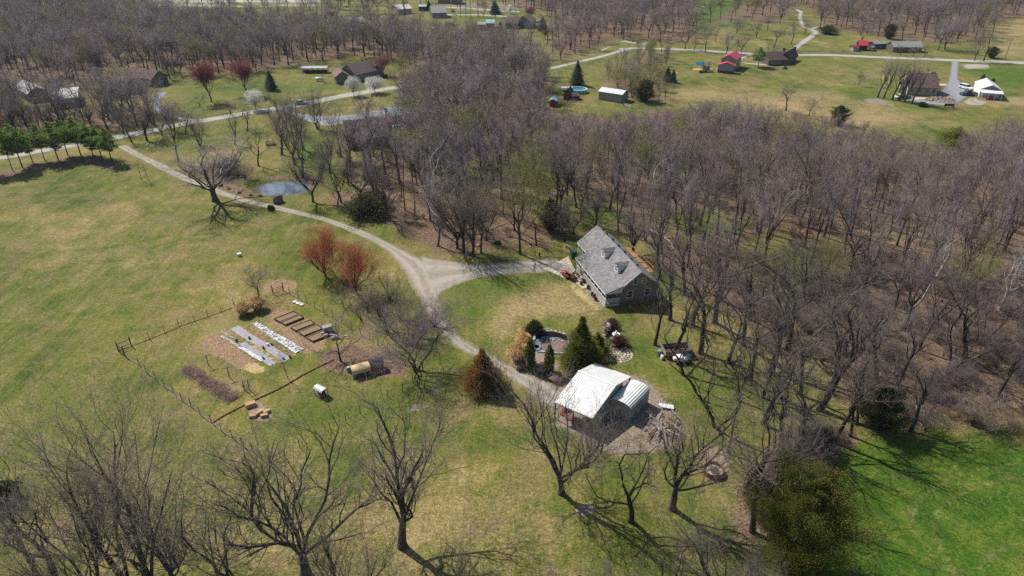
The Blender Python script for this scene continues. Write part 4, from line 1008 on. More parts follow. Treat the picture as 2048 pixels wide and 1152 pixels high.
named(MID_PALE[0], 885, 470, 325, 'white-limbed sycamore leaning over the wood edge above the drive', 110, name='sycamore_tree', lean=(0, -0.2))
for a in ((626.5, 404, 265, 'lone bare tree between the pond and the wood, its shadow across the drive', 90, N5), (564, 310, 170, 'tall slim bare tree on the green slope above the pond', 70, N3),
          (517, 332, 230, 'bare tree snag standing above the left end of the pond', 60, N4), (294, 281, 185, 'large dark bare tree forked low at the road junction', 130, N2),
          (248, 268, 190, 'stout dark bare tree on the far side of the road junction', 100, N1), (263, 283, 205, 'thin leaning bare tree at the road junction', 50, N3),
          (636, 258, 165, 'bare tree beside the faded asphalt drive', 100, N0), (682, 404, 300, 'bare tree leaning left at the upper side of the drive, left of the dark thicket', 70, N4),
          (676, 412, 350, 'short crooked bare tree by the drive left of the dark thicket', 50, N4), (722, 400, 290, 'dark bare tree behind the dark thicket', 90, N5),
          (748, 390, 285, 'straight bare tree at the right of the dark thicket', 70, N1), (774, 438, 290, 'bare tree standing in the dark thicket beside the drive', 80, N2),
          (590, 330, 180, 'tall bare tree with many upright stems on the bright green slope', 90, N5), (606, 355, 225, 'slim bare tree just behind the right end of the pond', 70, N3),
          (283, 360, 300, 'left one of two thin saplings beside the top of the drive', 22, SMALL[1]), (297, 362, 308, 'right one of two thin saplings beside the top of the drive', 22, SMALL[1]),
          (517, 594, 508, 'small bare tree standing at the fence near the field gate', 60, SMALL[0]), (576, 757, 684, 'lone young bare tree inside the garden fence below the row covers', 34, SMALL[1]),
          (681, 722, 625, 'spreading bare fruit tree between the raised beds and the chicken shelters', 120, SMALL[0]), (687, 615, 560, 'little bare tree between the red maples and the white hive box', 50, SMALL[0]),
          (457, 587, 552, 'tiny staked sapling in the field outside the fence', 12, SMALL[1]), (562, 502, 478, 'tiny bare sapling on the lawn above the gate', 10, SMALL[1]),
          (833, 741, 585, 'broad bare tree beside the bend of the drive, its low crown over the garden fence', 200, THICKET[1]),
          (400, 214, 180, 'small bare ornamental tree on the brick house lawn', 40, SMALL[0]), (461, 228, 192, 'low bare tree beside the country road', 55, SMALL[0])):
    nm = BT
    if 'sapling' in a[3] or 'fruit' in a[3] or 'little' in a[3]: nm = 'young_tree' if 'fruit' not in a[3] else 'fruit_tree'
    named(a[5], a[0], a[1], a[2], a[3], a[4], name=nm)
for a in ((215, 258, 180, 'big dark bare tree left of the road junction behind the pines', 100, N1), (325, 272, 195, 'bare tree with many upright stems right of the road junction', 80, N5), (348, 262, 190, 'grey bare tree beside the country road before the brown gabled house', 80, N0),
          (180, 248, 175, 'dark bare tree between the pale low roof and the pines', 90, N2), (150, 238, 170, 'bare tree before the long house with the glaring roof', 90, N5), (372, 268, 205, 'bare tree on the near verge of the country road', 70, N4), (400, 290, 215, 'twiggy bare tree on the slope left of the picnic table', 80, N0),
          (470, 290, 205, 'pale twiggy bare tree above the sycamore crown', 90, N3), (495, 262, 190, 'leaning bare tree beside the far fork of the country road', 60, N3), (575, 262, 165, 'tall bare tree where the faded asphalt drive leaves the road', 90, N5), (607, 300, 180, 'dark-trunked bare tree on the bright green slope', 80, N1),
          (30, 262, 170, 'bare tree at the far left behind the pines', 90, N2), (95, 255, 180, 'bare tree left of the pines before the bright pale roof', 90, N5), (660, 345, 240, 'bare tree at the lower edge of the bright green slope', 70, N5),
          (738, 262, 150, 'bare tree over the roof of the dark brick house', 70, N3), (765, 300, 195, 'bare tree at the right corner of the dark brick house', 80, N5), (700, 322, 225, 'bare tree standing before the dark brick house', 80, N1), (742, 330, 225, 'second bare tree standing before the dark brick house', 80, N2),
          (362, 150, 95, 'tall bare tree right of the brown gabled house', 40, N5), (340, 158, 88, 'bare tree at the right gable of the brown gabled house', 44, N1)):
    named(a[5], a[0], a[1], a[2], a[3], a[4])
for a in ((1310, 690, 500, 'slim bare tree between the fountain patio and the wooden trailer', 110, N5), (1385, 650, 440, 'tall bare tree behind the wooden trailer, left of the thick leaning trunk', 150, N6), (1500, 760, 560, 'tall bare tree in the middle of the striped shadows on the lawn', 170, N6), (1475, 800, 640, 'thin bare tree on the lawn above the fire ring', 110, N3),
          (1545, 745, 520, 'slender forked bare tree near the leaf litter border', 140, N5), (1405, 800, 640, 'thin bare tree behind the lumber pile on the open lawn', 100, N3), (1440, 600, 430, 'bare tree with an open crown in the wood behind the lawn', 150, N6), (1500, 640, 470, 'bare tree at the top of the lawn beside the leaf litter', 130, N2), (1370, 590, 410, 'bare tree rising behind the right corner of the house', 150, N6), (1320, 560, 400, 'bare tree close behind the house at the end of the timber deck', 120, N5),
          (1600, 790, 560, 'bare tree with a straight dark trunk on the red litter', 160, N6), (1665, 770, 560, 'bare tree a little above the broken grey tree', 150, N5), (1455, 905, 760, 'thin young bare tree right above the fire ring', 80, N3), (1565, 960, 760, 'bare tree with violet twigs just above the great olive cedar', 140, N5),
          (205, 1240, 930, 'bare tree filling the gap between the left leaning tree and the huge one', 220, N5), (470, 1240, 940, 'thin bare tree at the bottom between the huge tree and the forked one', 200, N3), (710, 1260, 980, 'slender bare tree at the bottom edge between the forked tree and the lawn tree', 200, N5), (60, 1120, 900, 'slim bare tree standing behind the left leaning one', 150, N3), (930, 1290, 1040, 'low bare twigs of a small tree rising over the bottom edge', 170, N4), (1330, 1250, 1020, 'small bare tree at the bottom edge below the straight dark trunk', 150, N4)):
    named(a[5], a[0], a[1], a[2], a[3], a[4])
for a in ((1600, 905, 690, 'bare tree at the corner of the bright field, its shadow falling over the grass', 150, N5), (1668, 884, 660, 'tall bare tree left of the small dark cedar at the field edge', 150, N5), (1700, 872, 690, 'slim bare tree immediately left of the small dark cedar', 110, N5), (1822, 862, 700, 'bare tree at the upper edge of the bright field', 130, N5), (1545, 1005, 800, 'slender bare tree between the fire ring tree and the great olive cedar', 120, N5),
          (1800, 113, 84, 'small bare tree before the pale grey roof, left one', 30, FARK[0]), (1826, 114, 86, 'small bare tree before the pale grey roof, middle one', 30, FARK[2]), (1848, 115, 84, 'small bare tree before the pale grey roof, right one', 30, FARK[1])):
    named(a[5], a[0], a[1], a[2], a[3], a[4])
for a in ((760, 632, 545, 'brown many-stemmed thicket tree right of the red maples', 110), (800, 640, 560, 'tall brown thicket tree against the edge of the drive', 110),
          (735, 622, 572, 'low brown thicket bush at the foot of the nearer red maple', 80), (870, 655, 590, 'bare brush overhanging the bend of the drive', 90), (815, 690, 610, 'dense bare brush above the garden fence corner', 110), (780, 600, 530, 'tall brown brush between the red maples and the drive', 100), (775, 665, 590, 'spreading brown brush over the garden fence', 110), (722, 640, 592, 'low brown brush left of the garden fence posts', 80), (842, 676, 600, 'brown brush at the inner bend of the drive', 90)):
    named(THICKET[0], a[0], a[1], a[2], a[3], a[4], name='thicket_tree', cat='shrub', group='brown thickets by the drive')
# red maples
named(RED, 651, 553, 447, 'farther of two orange red budding maples beside the drive', 96, name='red_maple', group='two red maples beside the drive')
named(RED, 712, 585, 476, 'nearer of two orange red budding maples, close to the thicket', 98, name='red_maple', group='two red maples beside the drive')
for a in ((423, 204, 116, 'crimson budding tree on the left of the brick house lawn', 46), (494, 188, 114, 'crimson budding tree on the right of the brick house lawn', 40), (666, 42, 20, 'red budding tree far away above the pale-roofed house', 30),
          (786, 46, 25, 'red budding tree beside the far dark spruce', 28), (1058, 42, 10, 'round red budding tree behind the far brown houses', 28), (1091, 78, 57, 'low dark red budding tree at the far wood edge', 24),
          (1040, 50, 33, 'wide red budding tree between the two far brown roofs', 34), (768, 151, 108, 'rust red budding tree at the right end of the hip-roofed brick house', 26)):
    named(RED_FAR, a[0], a[1], a[2], a[3], a[4], name='redbud_tree', group='red budding trees in the distance')
for a in ((708, 192, 150, 'round white blossoming pear left of the brick house entrance', 37), (750, 186, 151, 'wide white blossoming pear right of the brick house entrance', 46), (512, 220, 177, 'white blossoming pear at the far fork of the country road', 42),
          (1020, 28, 8, 'small white blossoming tree far off at the village lane', 12), (1291, 98, 84, 'white blossoming tree half hidden in the hedgerow', 18)):
    named(PEAR, a[0], a[1], a[2], a[3], a[4], name='blossoming_tree', group='white blossoming trees')
# evergreens
PINES = 'row of white pines by the left field'
for i, (bx, by, ty) in enumerate(((-12, 348, 262), (26, 342, 246), (45, 335, 250), (66, 326, 262), (90, 321, 250), (117, 321, 246), (136, 311, 240), (162, 311, 236), (188, 316, 250), (204, 317, 256), (225, 326, 258))):
    lab = ('white pine at the left edge of the field row', 'second white pine of the field row, counted from the left edge', 'third white pine of the field row from the left', 'fourth white pine of the field row, thinly needled', 'fifth white pine of the row from the left',
           'sixth white pine, in the middle of the field row', 'tall white pine left of the tallest one in the row', 'tallest white pine of the field row', 'third white pine from the road end of the row', 'white pine next to the last one of the row', 'last white pine of the row, nearest the road junction')[i]
    named(EG['pine'] if i % 2 else EG['pine_b'], bx, by, ty, lab, (38, 31, 42, 35, 30, 44, 36, 46, 34, 40, 33)[i], name='pine_tree', group=PINES)
for a in (('cedar', 1160, 735, 637, 'tall dark green conical cedar beside the covered pool', 82, 'cedar_tree'), ('rust', 966, 776, 701, 'rust-tinged conical cedar on the lawn beside the drive', 84, 'cedar_tree'),
          ('bigcedar', 1578, 1135, 957, 'great olive cedar filling the bottom right at the edge of the bright field', 185, 'cedar_tree'), ('darkcedar', 1755, 855, 782, 'dark cedar under the broken grey tree at the field edge', 78, 'cedar_tree'),
          ('arb', 1059, 738, 682, 'clipped arborvitae behind the tan ornamental grass', 19, 'arborvitae'), ('arb', 1098, 745, 693, 'clipped arborvitae in front of the pool cover', 17, 'arborvitae'),
          ('loosecedar', 1193, 708, 668, 'loose olive shrub right of the tall conical cedar', 60, 'evergreen_shrub'), ('darkcedar', 1100, 462, 400, 'dark cedar low in the wood behind the branch drive', 40, 'cedar_tree'),
          ('shrub', 735, 428, 396, 'dark evergreen thicket beside the drive', 74, 'evergreen_shrub'), 
          ('spruce', 1154, 170, 124, 'blue green spruce above the round pool', 28, 'spruce_tree'), ('spruce', 788, 64, 36, 'dark spruce in the distance before the red budding tree', 24, 'spruce_tree'), ('spruce', 543, 180, 143, 'small dark pine on the brick house lawn', 24, 'spruce_tree'),
          ('pine', 1516, 134, 96, 'round-topped pine beside the brown-roofed house', 26, 'pine_tree'), ('spruce', 1334, 163, 134, 'left small spruce at the meadow edge right of the hedgerow', 18, 'spruce_tree'), ('spruce', 1345, 165, 140, 'right small spruce at the meadow edge right of the hedgerow', 16, 'spruce_tree'),
          ('darkcedar', 1288, 202, 160, 'dark cedar at the lower end of the hedgerow', 36, 'cedar_tree'), ('darkcedar', 1777, 78, 49, 'dark cedar in the distance above the grey-roofed home', 22, 'cedar_tree'), ('darkcedar', 1676, 250, 213, 'dark cedar at the upper edge of the wood below the meadow', 32, 'cedar_tree'),
          ('brightpine', 1905, 305, 256, 'yellow green pine in the clearing above the right wood', 50, 'pine_tree'), ('darkcedar', 1983, 116, 94, 'dark cedar beside the north road at the right', 20, 'cedar_tree'), ('shrub', 1655, 68, 52, 'dark rounded bush at the bend of the winding lane', 26, 'evergreen_shrub'),
           ('spruce', 193, 130, 95, 'dark evergreen standing inside the northwest wood', 22, 'spruce_tree'),
          ('spruce', 1085, 62, 34, 'green spruce at the village wood edge', 22, 'spruce_tree'), ('spruce', 525, 68, 40, 'dark evergreen at the back of the northwest wood', 20, 'spruce_tree'), ('shrub', 900, 58, 46, 'low dark evergreen bush by the curved lane', 14, 'evergreen_shrub'),
          ('spruce', 1001, 66, 44, 'bushy dark evergreen before the far brown roofs', 24, 'spruce_tree'), ('spruce', 990, 28, 2, 'dark evergreen beside the village street', 22, 'spruce_tree'), ('spruce', 858, 20, 2, 'dark evergreen behind the grey hip-roofed house', 14, 'spruce_tree'), ('pine', 906, 29, 18, 'small round evergreen beside the grey hip-roofed house', 9, 'pine_tree')):
    named(EG[a[0]], a[1], a[2], a[3], a[4], a[5], name=a[6])
for a in ((455, 352, 312, 'dark bare brush behind the sycamore at the pond', 56), (490, 358, 322, 'dark bare brush at the left bank of the pond', 50), (425, 345, 318, 'low bare brush beside the drive behind the sycamore', 46), (1945, 852, 780, 'brushy bush at the top edge of the bright corner field', 80), (1625, 925, 872, 'bare brush at the field edge above the great cedar', 80),
          (1650, 880, 840, 'low bare brush left of the small dark cedar', 60), (1850, 862, 820, 'low bare brush on the upper edge of the bright corner field', 60), (1575, 905, 860, 'tangled bare brush on the red leaf litter', 60)):
    named(THICKET[2], a[0], a[1], a[2], a[3], a[4], name='thicket_tree', cat='shrub', group='bare brush clumps')
for a in ((462, 348, 320, 'small dark green bush inside the brush by the pond', 36), (1640, 900, 862, 'small dark green bush at the field edge', 34)):
    named(EG['shrub'], a[0], a[1], a[2], a[3], a[4], name='evergreen_shrub')
tree(EG['box'], 'boxwood_shrub', at(1069, 671), 2.3, 'round clipped boxwood at the corner of the pool wall', 'shrub', w=2.6)
tree(EG['shrub_red'], 'barberry_shrub', at(1236, 692), 1.7, 'dark red shrub behind the fountain patio', 'shrub')
tree(EG['shrub_red'], 'barberry_shrub', at(1224, 655), 1.4, 'dark shrub beside the top of the dry stone stack', 'shrub')
tree(EG['shrub'], 'evergreen_shrub', at(18, 1000), 2.4, 'small dark green bush at the left edge near the bottom', 'shrub', w=2.6)
# orchard of roadside trees, poplars and other marked trees
for a in ((1370, 99, 50, 'first bare tree of the roadside row, nearest the hedgerow', 40), (1389, 101, 62, 'slim bare tree, second of the roadside row', 24), (1411, 103, 50, 'bare tree with an open crown, third of the roadside row', 34), (1453, 107, 52, 'broad bare tree of the roadside row with a double trunk', 46),
          (1482, 109, 62, 'leaning bare tree at the right end of the roadside row', 30), (1431, 83, 48, 'bare tree behind the gap in the roadside row', 26), (1548, 96, 48, 'bare tree on the paddock between the row and the winding lane', 32), (1583, 87, 38, 'bare tree close to the left side of the winding lane', 34),
          (1473, 67, 28, 'bare tree at the back of the paddock', 34), (1513, 76, 28, 'bare tree in the middle of the paddock', 34), (1609, 68, 34, 'bare tree in the bend of the winding lane', 26), (1534, 62, 20, 'tall bare tree in the paddock near the back', 34), (1722, 90, 36, 'wide silver grey bare tree beside the little red shed', 74),
          (1889, 99, 28, 'big double-trunked bare tree above the north road at the right', 60), (1804, 78, 30, 'bare tree above the grey-roofed home', 44), (1876, 101, 50, 'small bare tree above the north road', 30), (1949, 122, 40, 'left one of two tall bare trees beyond the asphalt driveway', 40),
          (1967, 122, 44, 'right one of two tall bare trees beyond the asphalt driveway', 44), (1572, 222, 160, 'bare tree rising from the wood edge into the tan meadow', 66), (1618, 232, 186, 'dense round bare tree at the wood edge beside the dark cedar', 48), (1717, 172, 136, 'small bare tree on the meadow left of the six tall trees', 22), (1538, 118, 78, 'slender bare tree behind the round-topped pine', 22)):
    named(FARK[(a[0] * 7) % 4], a[0], a[1], a[2], a[3], a[4])
for i, (bx, by) in enumerate(((1755, 195), (1767, 197), (1784, 200), (1798, 202), (1808, 205), (1823, 208))):
    named(POPLAR, bx, by, 96 + i * 2, ('first of six tall bare trees before the stone house, farthest left', 'second of the six tall bare trees before the stone house', 'third of the six tall bare trees before the stone house', 'fourth of the six tall bare trees before the stone house', 'fifth of the six tall bare trees before the stone house', 'last of the six tall bare trees before the stone house, nearest its terrace')[i], 44, rz=rng.uniform(-.3, .3), group='six tall trees before the stone house')
tree(SMALL[0], 'fruit_tree', at(1884, 190), 4.2, 'small reddish bare tree in the island bed of the asphalt driveway', 'tree', w=6)
tree(SMALL[0], 'fruit_tree', at(1903, 217), 4.0, 'small bare tree beside the dark bench below the asphalt apron', 'tree', w=4)
tree(SMALL[0], 'fruit_tree', at(784, 158), 4.5, 'low bare tree right of the brick house hedge', 'tree', w=6)
tree(SMALL[0], 'fruit_tree', at(650, 165), 2.6, 'low round reddish bush beside the white tank', 'shrub', w=4)
for a in ((805, 152, 96, 'wide olive budding tree above the country road', 56), (853, 156, 110, 'olive budding tree close to the country road', 44), (1265, 195, 120, 'large olive willow at the lower part of the hedgerow', 80), (1235, 175, 118, 'olive willow on the left side of the hedgerow', 60), (1300, 165, 105, 'olive willow in the middle of the hedgerow', 60),
          (410, 132, 72, 'pale olive budding tree at the near edge of the northwest wood', 46), (234, 128, 82, 'small olive budding tree in the northwest wood', 30), (1075, 430, 320, 'tall pale green budding tree in the wood behind the branch drive', 70), (1060, 255, 225, 'low olive budding bush in the upper middle of the wood', 60), (1640, 570, 460, 'low olive budding tree at the edge of the sunny glade', 110), (1545, 585, 480, 'olive budding tree at the left side of the sunny glade', 90)):
    named(MID_GREEN[1] if 'willow' in a[3] or 'low' in a[3] or 'wide' in a[3] else MID_GREEN[0], a[0], a[1], a[2], a[3], a[4], name='budding_tree', group='trees coming into leaf')
named(MID_PALE[0], 1545, 470, 330, 'white-limbed sycamore in the middle of the right wood', 110, name='sycamore_tree')
named(MID_PALE[0], 2000, 620, 470, 'pale sycamore near the right edge of the wood', 120, name='sycamore_tree')
named(FARK[3], 846, 108, 32, 'large dense rounded bare tree beside the far grey house', 70)
named(FARK[3], 926, 98, 46, 'bare tree with an open crown beside the curved lane', 34)

# ------------------------------------------------------------------ the woods: planted by area, nearest as single trees, the rest as one mass
def plant():
    r = random.Random(99); cand = []
    space = {'central': 4.7, 'northwest': 5.6, 'west': 5.0, 'north': 8.0, 'northeast': 8.0, 'hedgerow': 5.5, 'slope': 12.5, 'lawn': 20, 'roadside': 13}
    grid = {}
    def ok(x, y, s):
        gx, gy = int(x // 8), int(y // 8)
        for i in range(gx - 2, gx + 3):
            for j in range(gy - 2, gy + 3):
                for (a, b) in grid.get((i, j), ()):
                    if (a - x) ** 2 + (b - y) ** 2 < s * s: return False
        return True
    for x, y in TAKEN: grid.setdefault((int(x // 8), int(y // 8)), []).append((x, y))
    glades = [gp(g) for g in ([(1535, 530), (1660, 545), (1650, 575), (1560, 575)], [(1040, 310), (1120, 300), (1150, 330), (1080, 345)], [(1500, 505), (1560, 485), (1600, 515), (1550, 540)], [(655, 235), (760, 225), (795, 290), (700, 305), (650, 290)], [(676, 50), (745, 50), (750, 74), (676, 74)])]
    for k, poly in WOODS_W.items():
        s = space[k]; x0, y0 = poly.min(0); x1, y1 = poly.max(0)
        n = int((x1 - x0) * (y1 - y0) / (s * s) * 3.2)
        P = np.array([[r.uniform(x0, x1), r.uniform(y0, y1)] for _ in range(n)])
        ins = sdist(P[:, 0], P[:, 1], poly) > 0
        for g in glades: ins &= sdist(P[:, 0], P[:, 1], g) < 0
        for x, y in P[ins]:
            sx, sy = seen(x, y)
            if sx < -130 or sx > 2180 or sy > 1250: continue
            if k == 'central' and room(x, y, sx) < 4.5: continue
            ss = s
            if k == 'central' and sx > 1450 and sy > 560: ss = 6.8
            if ok(x, y, ss * r.uniform(.75, 1.1)):
                grid.setdefault((int(x // 8), int(y // 8)), []).append((x, y)); cand.append((math.hypot(y, 60) + abs(x) * .15, x, y, k))
    # outlying woods beyond the frame's top edge
    far = []
    for _ in range(900):
        y = r.uniform(500, 760); x = r.uniform(-560, 560)
        sx, sy = seen(x, y)
        if 1385 < sx < 1600 or -60 > sx or sx > 2110: 
            if r.random() < .85: continue
        if sx < 620 and y < 600: continue
        if ok(x, y, 8): grid.setdefault((int(x // 8), int(y // 8)), []).append((x, y)); far.append((y, x, y, 'far'))
    for _ in range(60):   # thin line of field trees at the far left
        sx = r.uniform(150, 640); y = r.uniform(430, 520); x = (sx - 1024) / F_PX * (y * CP + CAM_H * SP)
        if ok(x, y, 9): far.append((y, x, y, 'far'))
    for _ in range(46):   # gardens of the village
        sx = r.uniform(640, 1090); sy = r.uniform(6, 40); p = at(sx, sy)
        if ok(p.x, p.y, 12): far.append((p.y, p.x, p.y, 'far'))
    cand.sort(); cand += sorted(far)
    return cand
WHERE = {'central': ('grey violet bare tree in the dense wood behind the house', 'bare trees of the wood behind the house'), 'northwest': ('bare tree in the shadowy wood beyond the brick houses', 'bare trees of the northwest wood'),
         'west': ('bare tree among the pale roofs at the left edge', 'bare trees at the left edge'), 'slope': ('bare tree scattered over the slope above the pond', 'bare trees scattered above the pond'), 'hedgerow': ('bare tree in the hedgerow between the two lanes', 'bare trees of the hedgerow'),
         'north': ('bare tree in the far wood left of the green pasture', 'bare trees of the far wood'), 'northeast': ('bare tree in the far wood above the winding lane', 'bare trees of the far wood above the lane'), 'roadside': ('bare tree scattered over the roadside paddock', 'bare trees of the roadside paddock'), 'far': ('bare tree at the top edge far away', 'bare trees at the top edge')}
def room(x, y, sx):
    """how tall the wood stands here: it thins to low growth along its far edge"""
    if sx < 1085: return 30
    line = np.interp(sx, (1085, 1130, 1300, 1400, 1500, 1600, 1700, 1800, 1850, 1900, 1960, 2150), (205, 218, 214, 196, 200, 212, 232, 262, 272, 262, 225, 215))
    lo, hi = 0, 40
    for _ in range(16):
        m = (lo + hi) / 2
        if seen(x, y, m)[1] > line: lo = m
        else: hi = m
    return lo
def woods():
    r = random.Random(5); cand = plant()
    n_bare = sum(1 for o in bpy.data.objects if o.name.split('.')[0] == BT)
    single = max(0, 300 - n_bare)
    singles = [c for c in cand if c[3] in ('central', 'west')][:single]
    used = set((c[1], c[2]) for c in singles)
    ng = 0
    for d, x, y, k in singles:
        near = y < 118; sx, sy = seen(x, y)
        kind = r.choice(MID[:8] * 2 + [MID[8]]) if y > 88 else r.choice((YARD[0], YARD[1], N3, MID[3], MID[0]))
        h = r.uniform(13.5, 20) if k == 'central' else r.uniform(11, 16)
        if k == 'central': h = max(4.0, min(h, room(x, y, sx) * r.uniform(.85, 1.05)))
        lab, grp = WHERE[k]
        nm = BT
        if k == 'central':
            if sy > 700: pl = 'in the leaf litter of the lower right wood'
            elif sy > 560: pl = 'where the lawn meets the brown right wood' if sx < 1650 else 'deep in the brown right wood'
            elif sy > 430: pl = 'between the branch drive and the wood' if sx < 1180 else 'behind the timber deck' if sx < 1420 else 'around the sunny glade' if sx < 1650 else 'above the brown right wood'
            elif sy > 330: pl = 'between the pond and the branch drive' if sx < 900 else 'in the wood behind the branch drive' if sx < 1180 else 'in the middle of the wood behind the house' if sx < 1450 else 'in the right middle of the wood'
            else: pl = 'in the wood beside the dark brick house' if sx < 900 else 'in the wood below the round pool' if sx < 1200 else 'in the wood below the long metal shed' if sx < 1450 else 'in the wood below the tan meadow'
            ad = {'wood_a': 'tall grey', 'wood_b': 'straight dark-trunked', 'wood_c': 'warm brown', 'wood_d': 'low-forked spreading', 'wood_e': 'twin-stemmed', 'wood_f': 'slender high-crowned', 'wood_g': 'leaning crooked', 'wood_h': 'thin pole-like', 'wood_i': 'white-barked', 'walnut': 'broad', 'yard_a': 'tall open', 'yard_b': 'open-crowned', 'leaning': 'slightly leaning', 'ash': 'many-limbed'}.get(kind.trunk.name.rsplit('_trunk', 1)[0], 'grey')
            lab = ('small ' if h < 10 else 'big ' if h > 17.5 else '') + ad + ' bare tree ' + pl; grp = 'bare trees ' + pl
        if k == 'central' and r.random() < .06:
            kind = MID_GREEN[0]; nm = 'budding_tree'; lab = 'yellow green budding tree' + lab.split('bare tree', 1)[1]; grp = grp.replace('bare trees', 'budding trees')
        t = tree(kind, nm, (x, y, 0), h, lab, 'tree', grp, lean=(r.gauss(0, .05), r.gauss(0, .05)))
    rest = [c for c in cand if (c[1], c[2]) not in used]
    # the remaining trees: one mass, instanced
    for part in ('distant_woods',):
        me = bpy.data.meshes.new(part); n = len(rest)
        me.vertices.add(n); me.vertices.foreach_set('co', np.array([[c[1], c[2], 0.0] for c in rest]).ravel())
        idx, sc, rot = [], [], []
        for d, x, y, k in rest:
            sx, sy = seen(x, y)
            g = 0.22 if k == 'hedgerow' else (0.10 if k in ('central', 'northwest', 'far') else 0.04)
            idx.append(4 if r.random() < g else r.randrange(4)); hh = r.uniform(12.5, 19)
            if k == 'hedgerow': hh = r.uniform(6, 11)
            if k == 'central': hh = min(hh, room(x, y, sx) * r.uniform(.8, 1.0))
            sc.append(hh / 16.5); rot.append(r.uniform(0, math.tau))
        for nm_, dat, ty in (('which', idx, 'INT'), ('size', sc, 'FLOAT'), ('spin', rot, 'FLOAT')):
            a_ = me.attributes.new(nm_, ty, 'POINT'); a_.data.foreach_set('value', dat)
        o = put(part, me); tag(o, 'dense mass of far bare woodland filling the distance', 'wood', kind='stuff')
        spread_nodes(o, [(k_.trunk, k_.crown) for k_ in FARK])
    print('woods: singles', len(singles), 'named bare', n_bare, 'mass', len(rest))

def spread_nodes(o, pairs, flat=False):
    """geometry nodes: stand one of several grown trees on every point"""
    ng = bpy.data.node_groups.new('stand_trees', 'GeometryNodeTree')
    ng.interface.new_socket('Geometry', in_out='INPUT', socket_type='NodeSocketGeometry'); ng.interface.new_socket('Geometry', in_out='OUTPUT', socket_type='NodeSocketGeometry')
    N, L = ng.nodes, ng.links
    gi, go = N.new('NodeGroupInput'), N.new('NodeGroupOutput'); join = N.new('GeometryNodeJoinGeometry')
    def named_attr(nm, ty):
        a = N.new('GeometryNodeInputNamedAttribute'); a.data_type = ty; a.inputs['Name'].default_value = nm; return a.outputs['Attribute']
    which, size, spin = named_attr('which', 'INT'), named_attr('size', 'FLOAT'), named_attr('spin', 'FLOAT')
    comb = N.new('ShaderNodeCombineXYZ'); L.new(spin, comb.inputs['Z'])
    for i, pr in enumerate(pairs):
        cmp_ = N.new('FunctionNodeCompare'); cmp_.data_type = 'INT'; cmp_.operation = 'EQUAL'
        L.new(which, cmp_.inputs[2]); cmp_.inputs[3].default_value = i
        for me_ in pr:
            src = next((q for q in bpy.data.objects if q.data == me_), None)
            if src is None: continue
            oi = N.new('GeometryNodeObjectInfo'); oi.transform_space = 'ORIGINAL'; oi.inputs['Object'].default_value = src; oi.inputs['As Instance'].default_value = True
            ip = N.new('GeometryNodeInstanceOnPoints')
            L.new(gi.outputs[0], ip.inputs['Points']); L.new(cmp_.outputs[0], ip.inputs['Selection']); L.new(oi.outputs['Geometry'], ip.inputs['Instance'])
            L.new(comb.outputs[0], ip.inputs['Rotation']); L.new(size, ip.inputs['Scale']); L.new(ip.outputs[0], join.inputs[0])
    L.new(join.outputs[0], go.inputs[0])
    md = o.modifiers.new('stand_trees', 'NODES'); md.node_group = ng
# one far tree of the budding kind must exist as a source
named(FARK[4], 300, 118, 70, 'olive tinged bare tree in the northwest wood above the brown gabled house', 40)
named(FARK[0], 1150, 108, 62, 'bare tree at the end of the wood above the country road', 40)
named(FARK[1], 1120, 112, 70, 'dark bare tree at the corner of the wood above the country road', 36)
named(FARK[2], 350, 150, 95, 'warm brown bare tree above the brown gabled house', 40)
woods()

# undergrowth on the floor of the woods
def undergrowth():
    r = random.Random(17); pts = []
    areas = [gp(a) for a in ([(1560, 600), (1640, 740), (1725, 850), (1900, 850), (2100, 880), (2100, 560), (1800, 520), (1640, 500)], [(1380, 500), (1560, 520), (1640, 740), (1560, 690), (1450, 590)],
             [(664, 300), (720, 410), (870, 470), (1100, 480), (1250, 440), (1300, 330), (1000, 260), (800, 300)], [(1200, 250), (1800, 280), (1800, 480), (1300, 470)], [(0, 205), (215, 236), (200, 262), (0, 270)], [(1480, 980), (1600, 870), (1700, 870), (1580, 980), (1520, 1080)])]
    cnt = (460, 110, 260, 320, 80, 60)
    for a, n in zip(areas, cnt):
        x0, y0 = a.min(0); x1, y1 = a.max(0); k = 0
        while k < n:
            x, y = r.uniform(x0, x1), r.uniform(y0, y1)
            if sdist(np.array([x]), np.array([y]), a)[0] > 0: pts.append((x, y)); k += 1
    me = bpy.data.meshes.new('undergrowth'); me.vertices.add(len(pts)); me.vertices.foreach_set('co', np.array([[p[0], p[1], -0.02] for p in pts]).ravel())
    for nm_, dat, ty in (('which', [0 if r.random() < .8 else 1 for _ in pts], 'INT'), ('size', [r.uniform(.3, .95) for _ in pts], 'FLOAT'), ('spin', [r.uniform(0, 6.28) for _ in pts], 'FLOAT')):
        a_ = me.attributes.new(nm_, ty, 'POINT'); a_.data.foreach_set('value', dat)
    o = put('undergrowth', me); tag(o, 'leafless brown undergrowth covering the floor of the woods', 'undergrowth', kind='stuff')
    spread_nodes(o, [(THICKET[2].trunk, THICKET[2].crown), (SMALL[0].trunk, SMALL[0].crown)])
undergrowth()

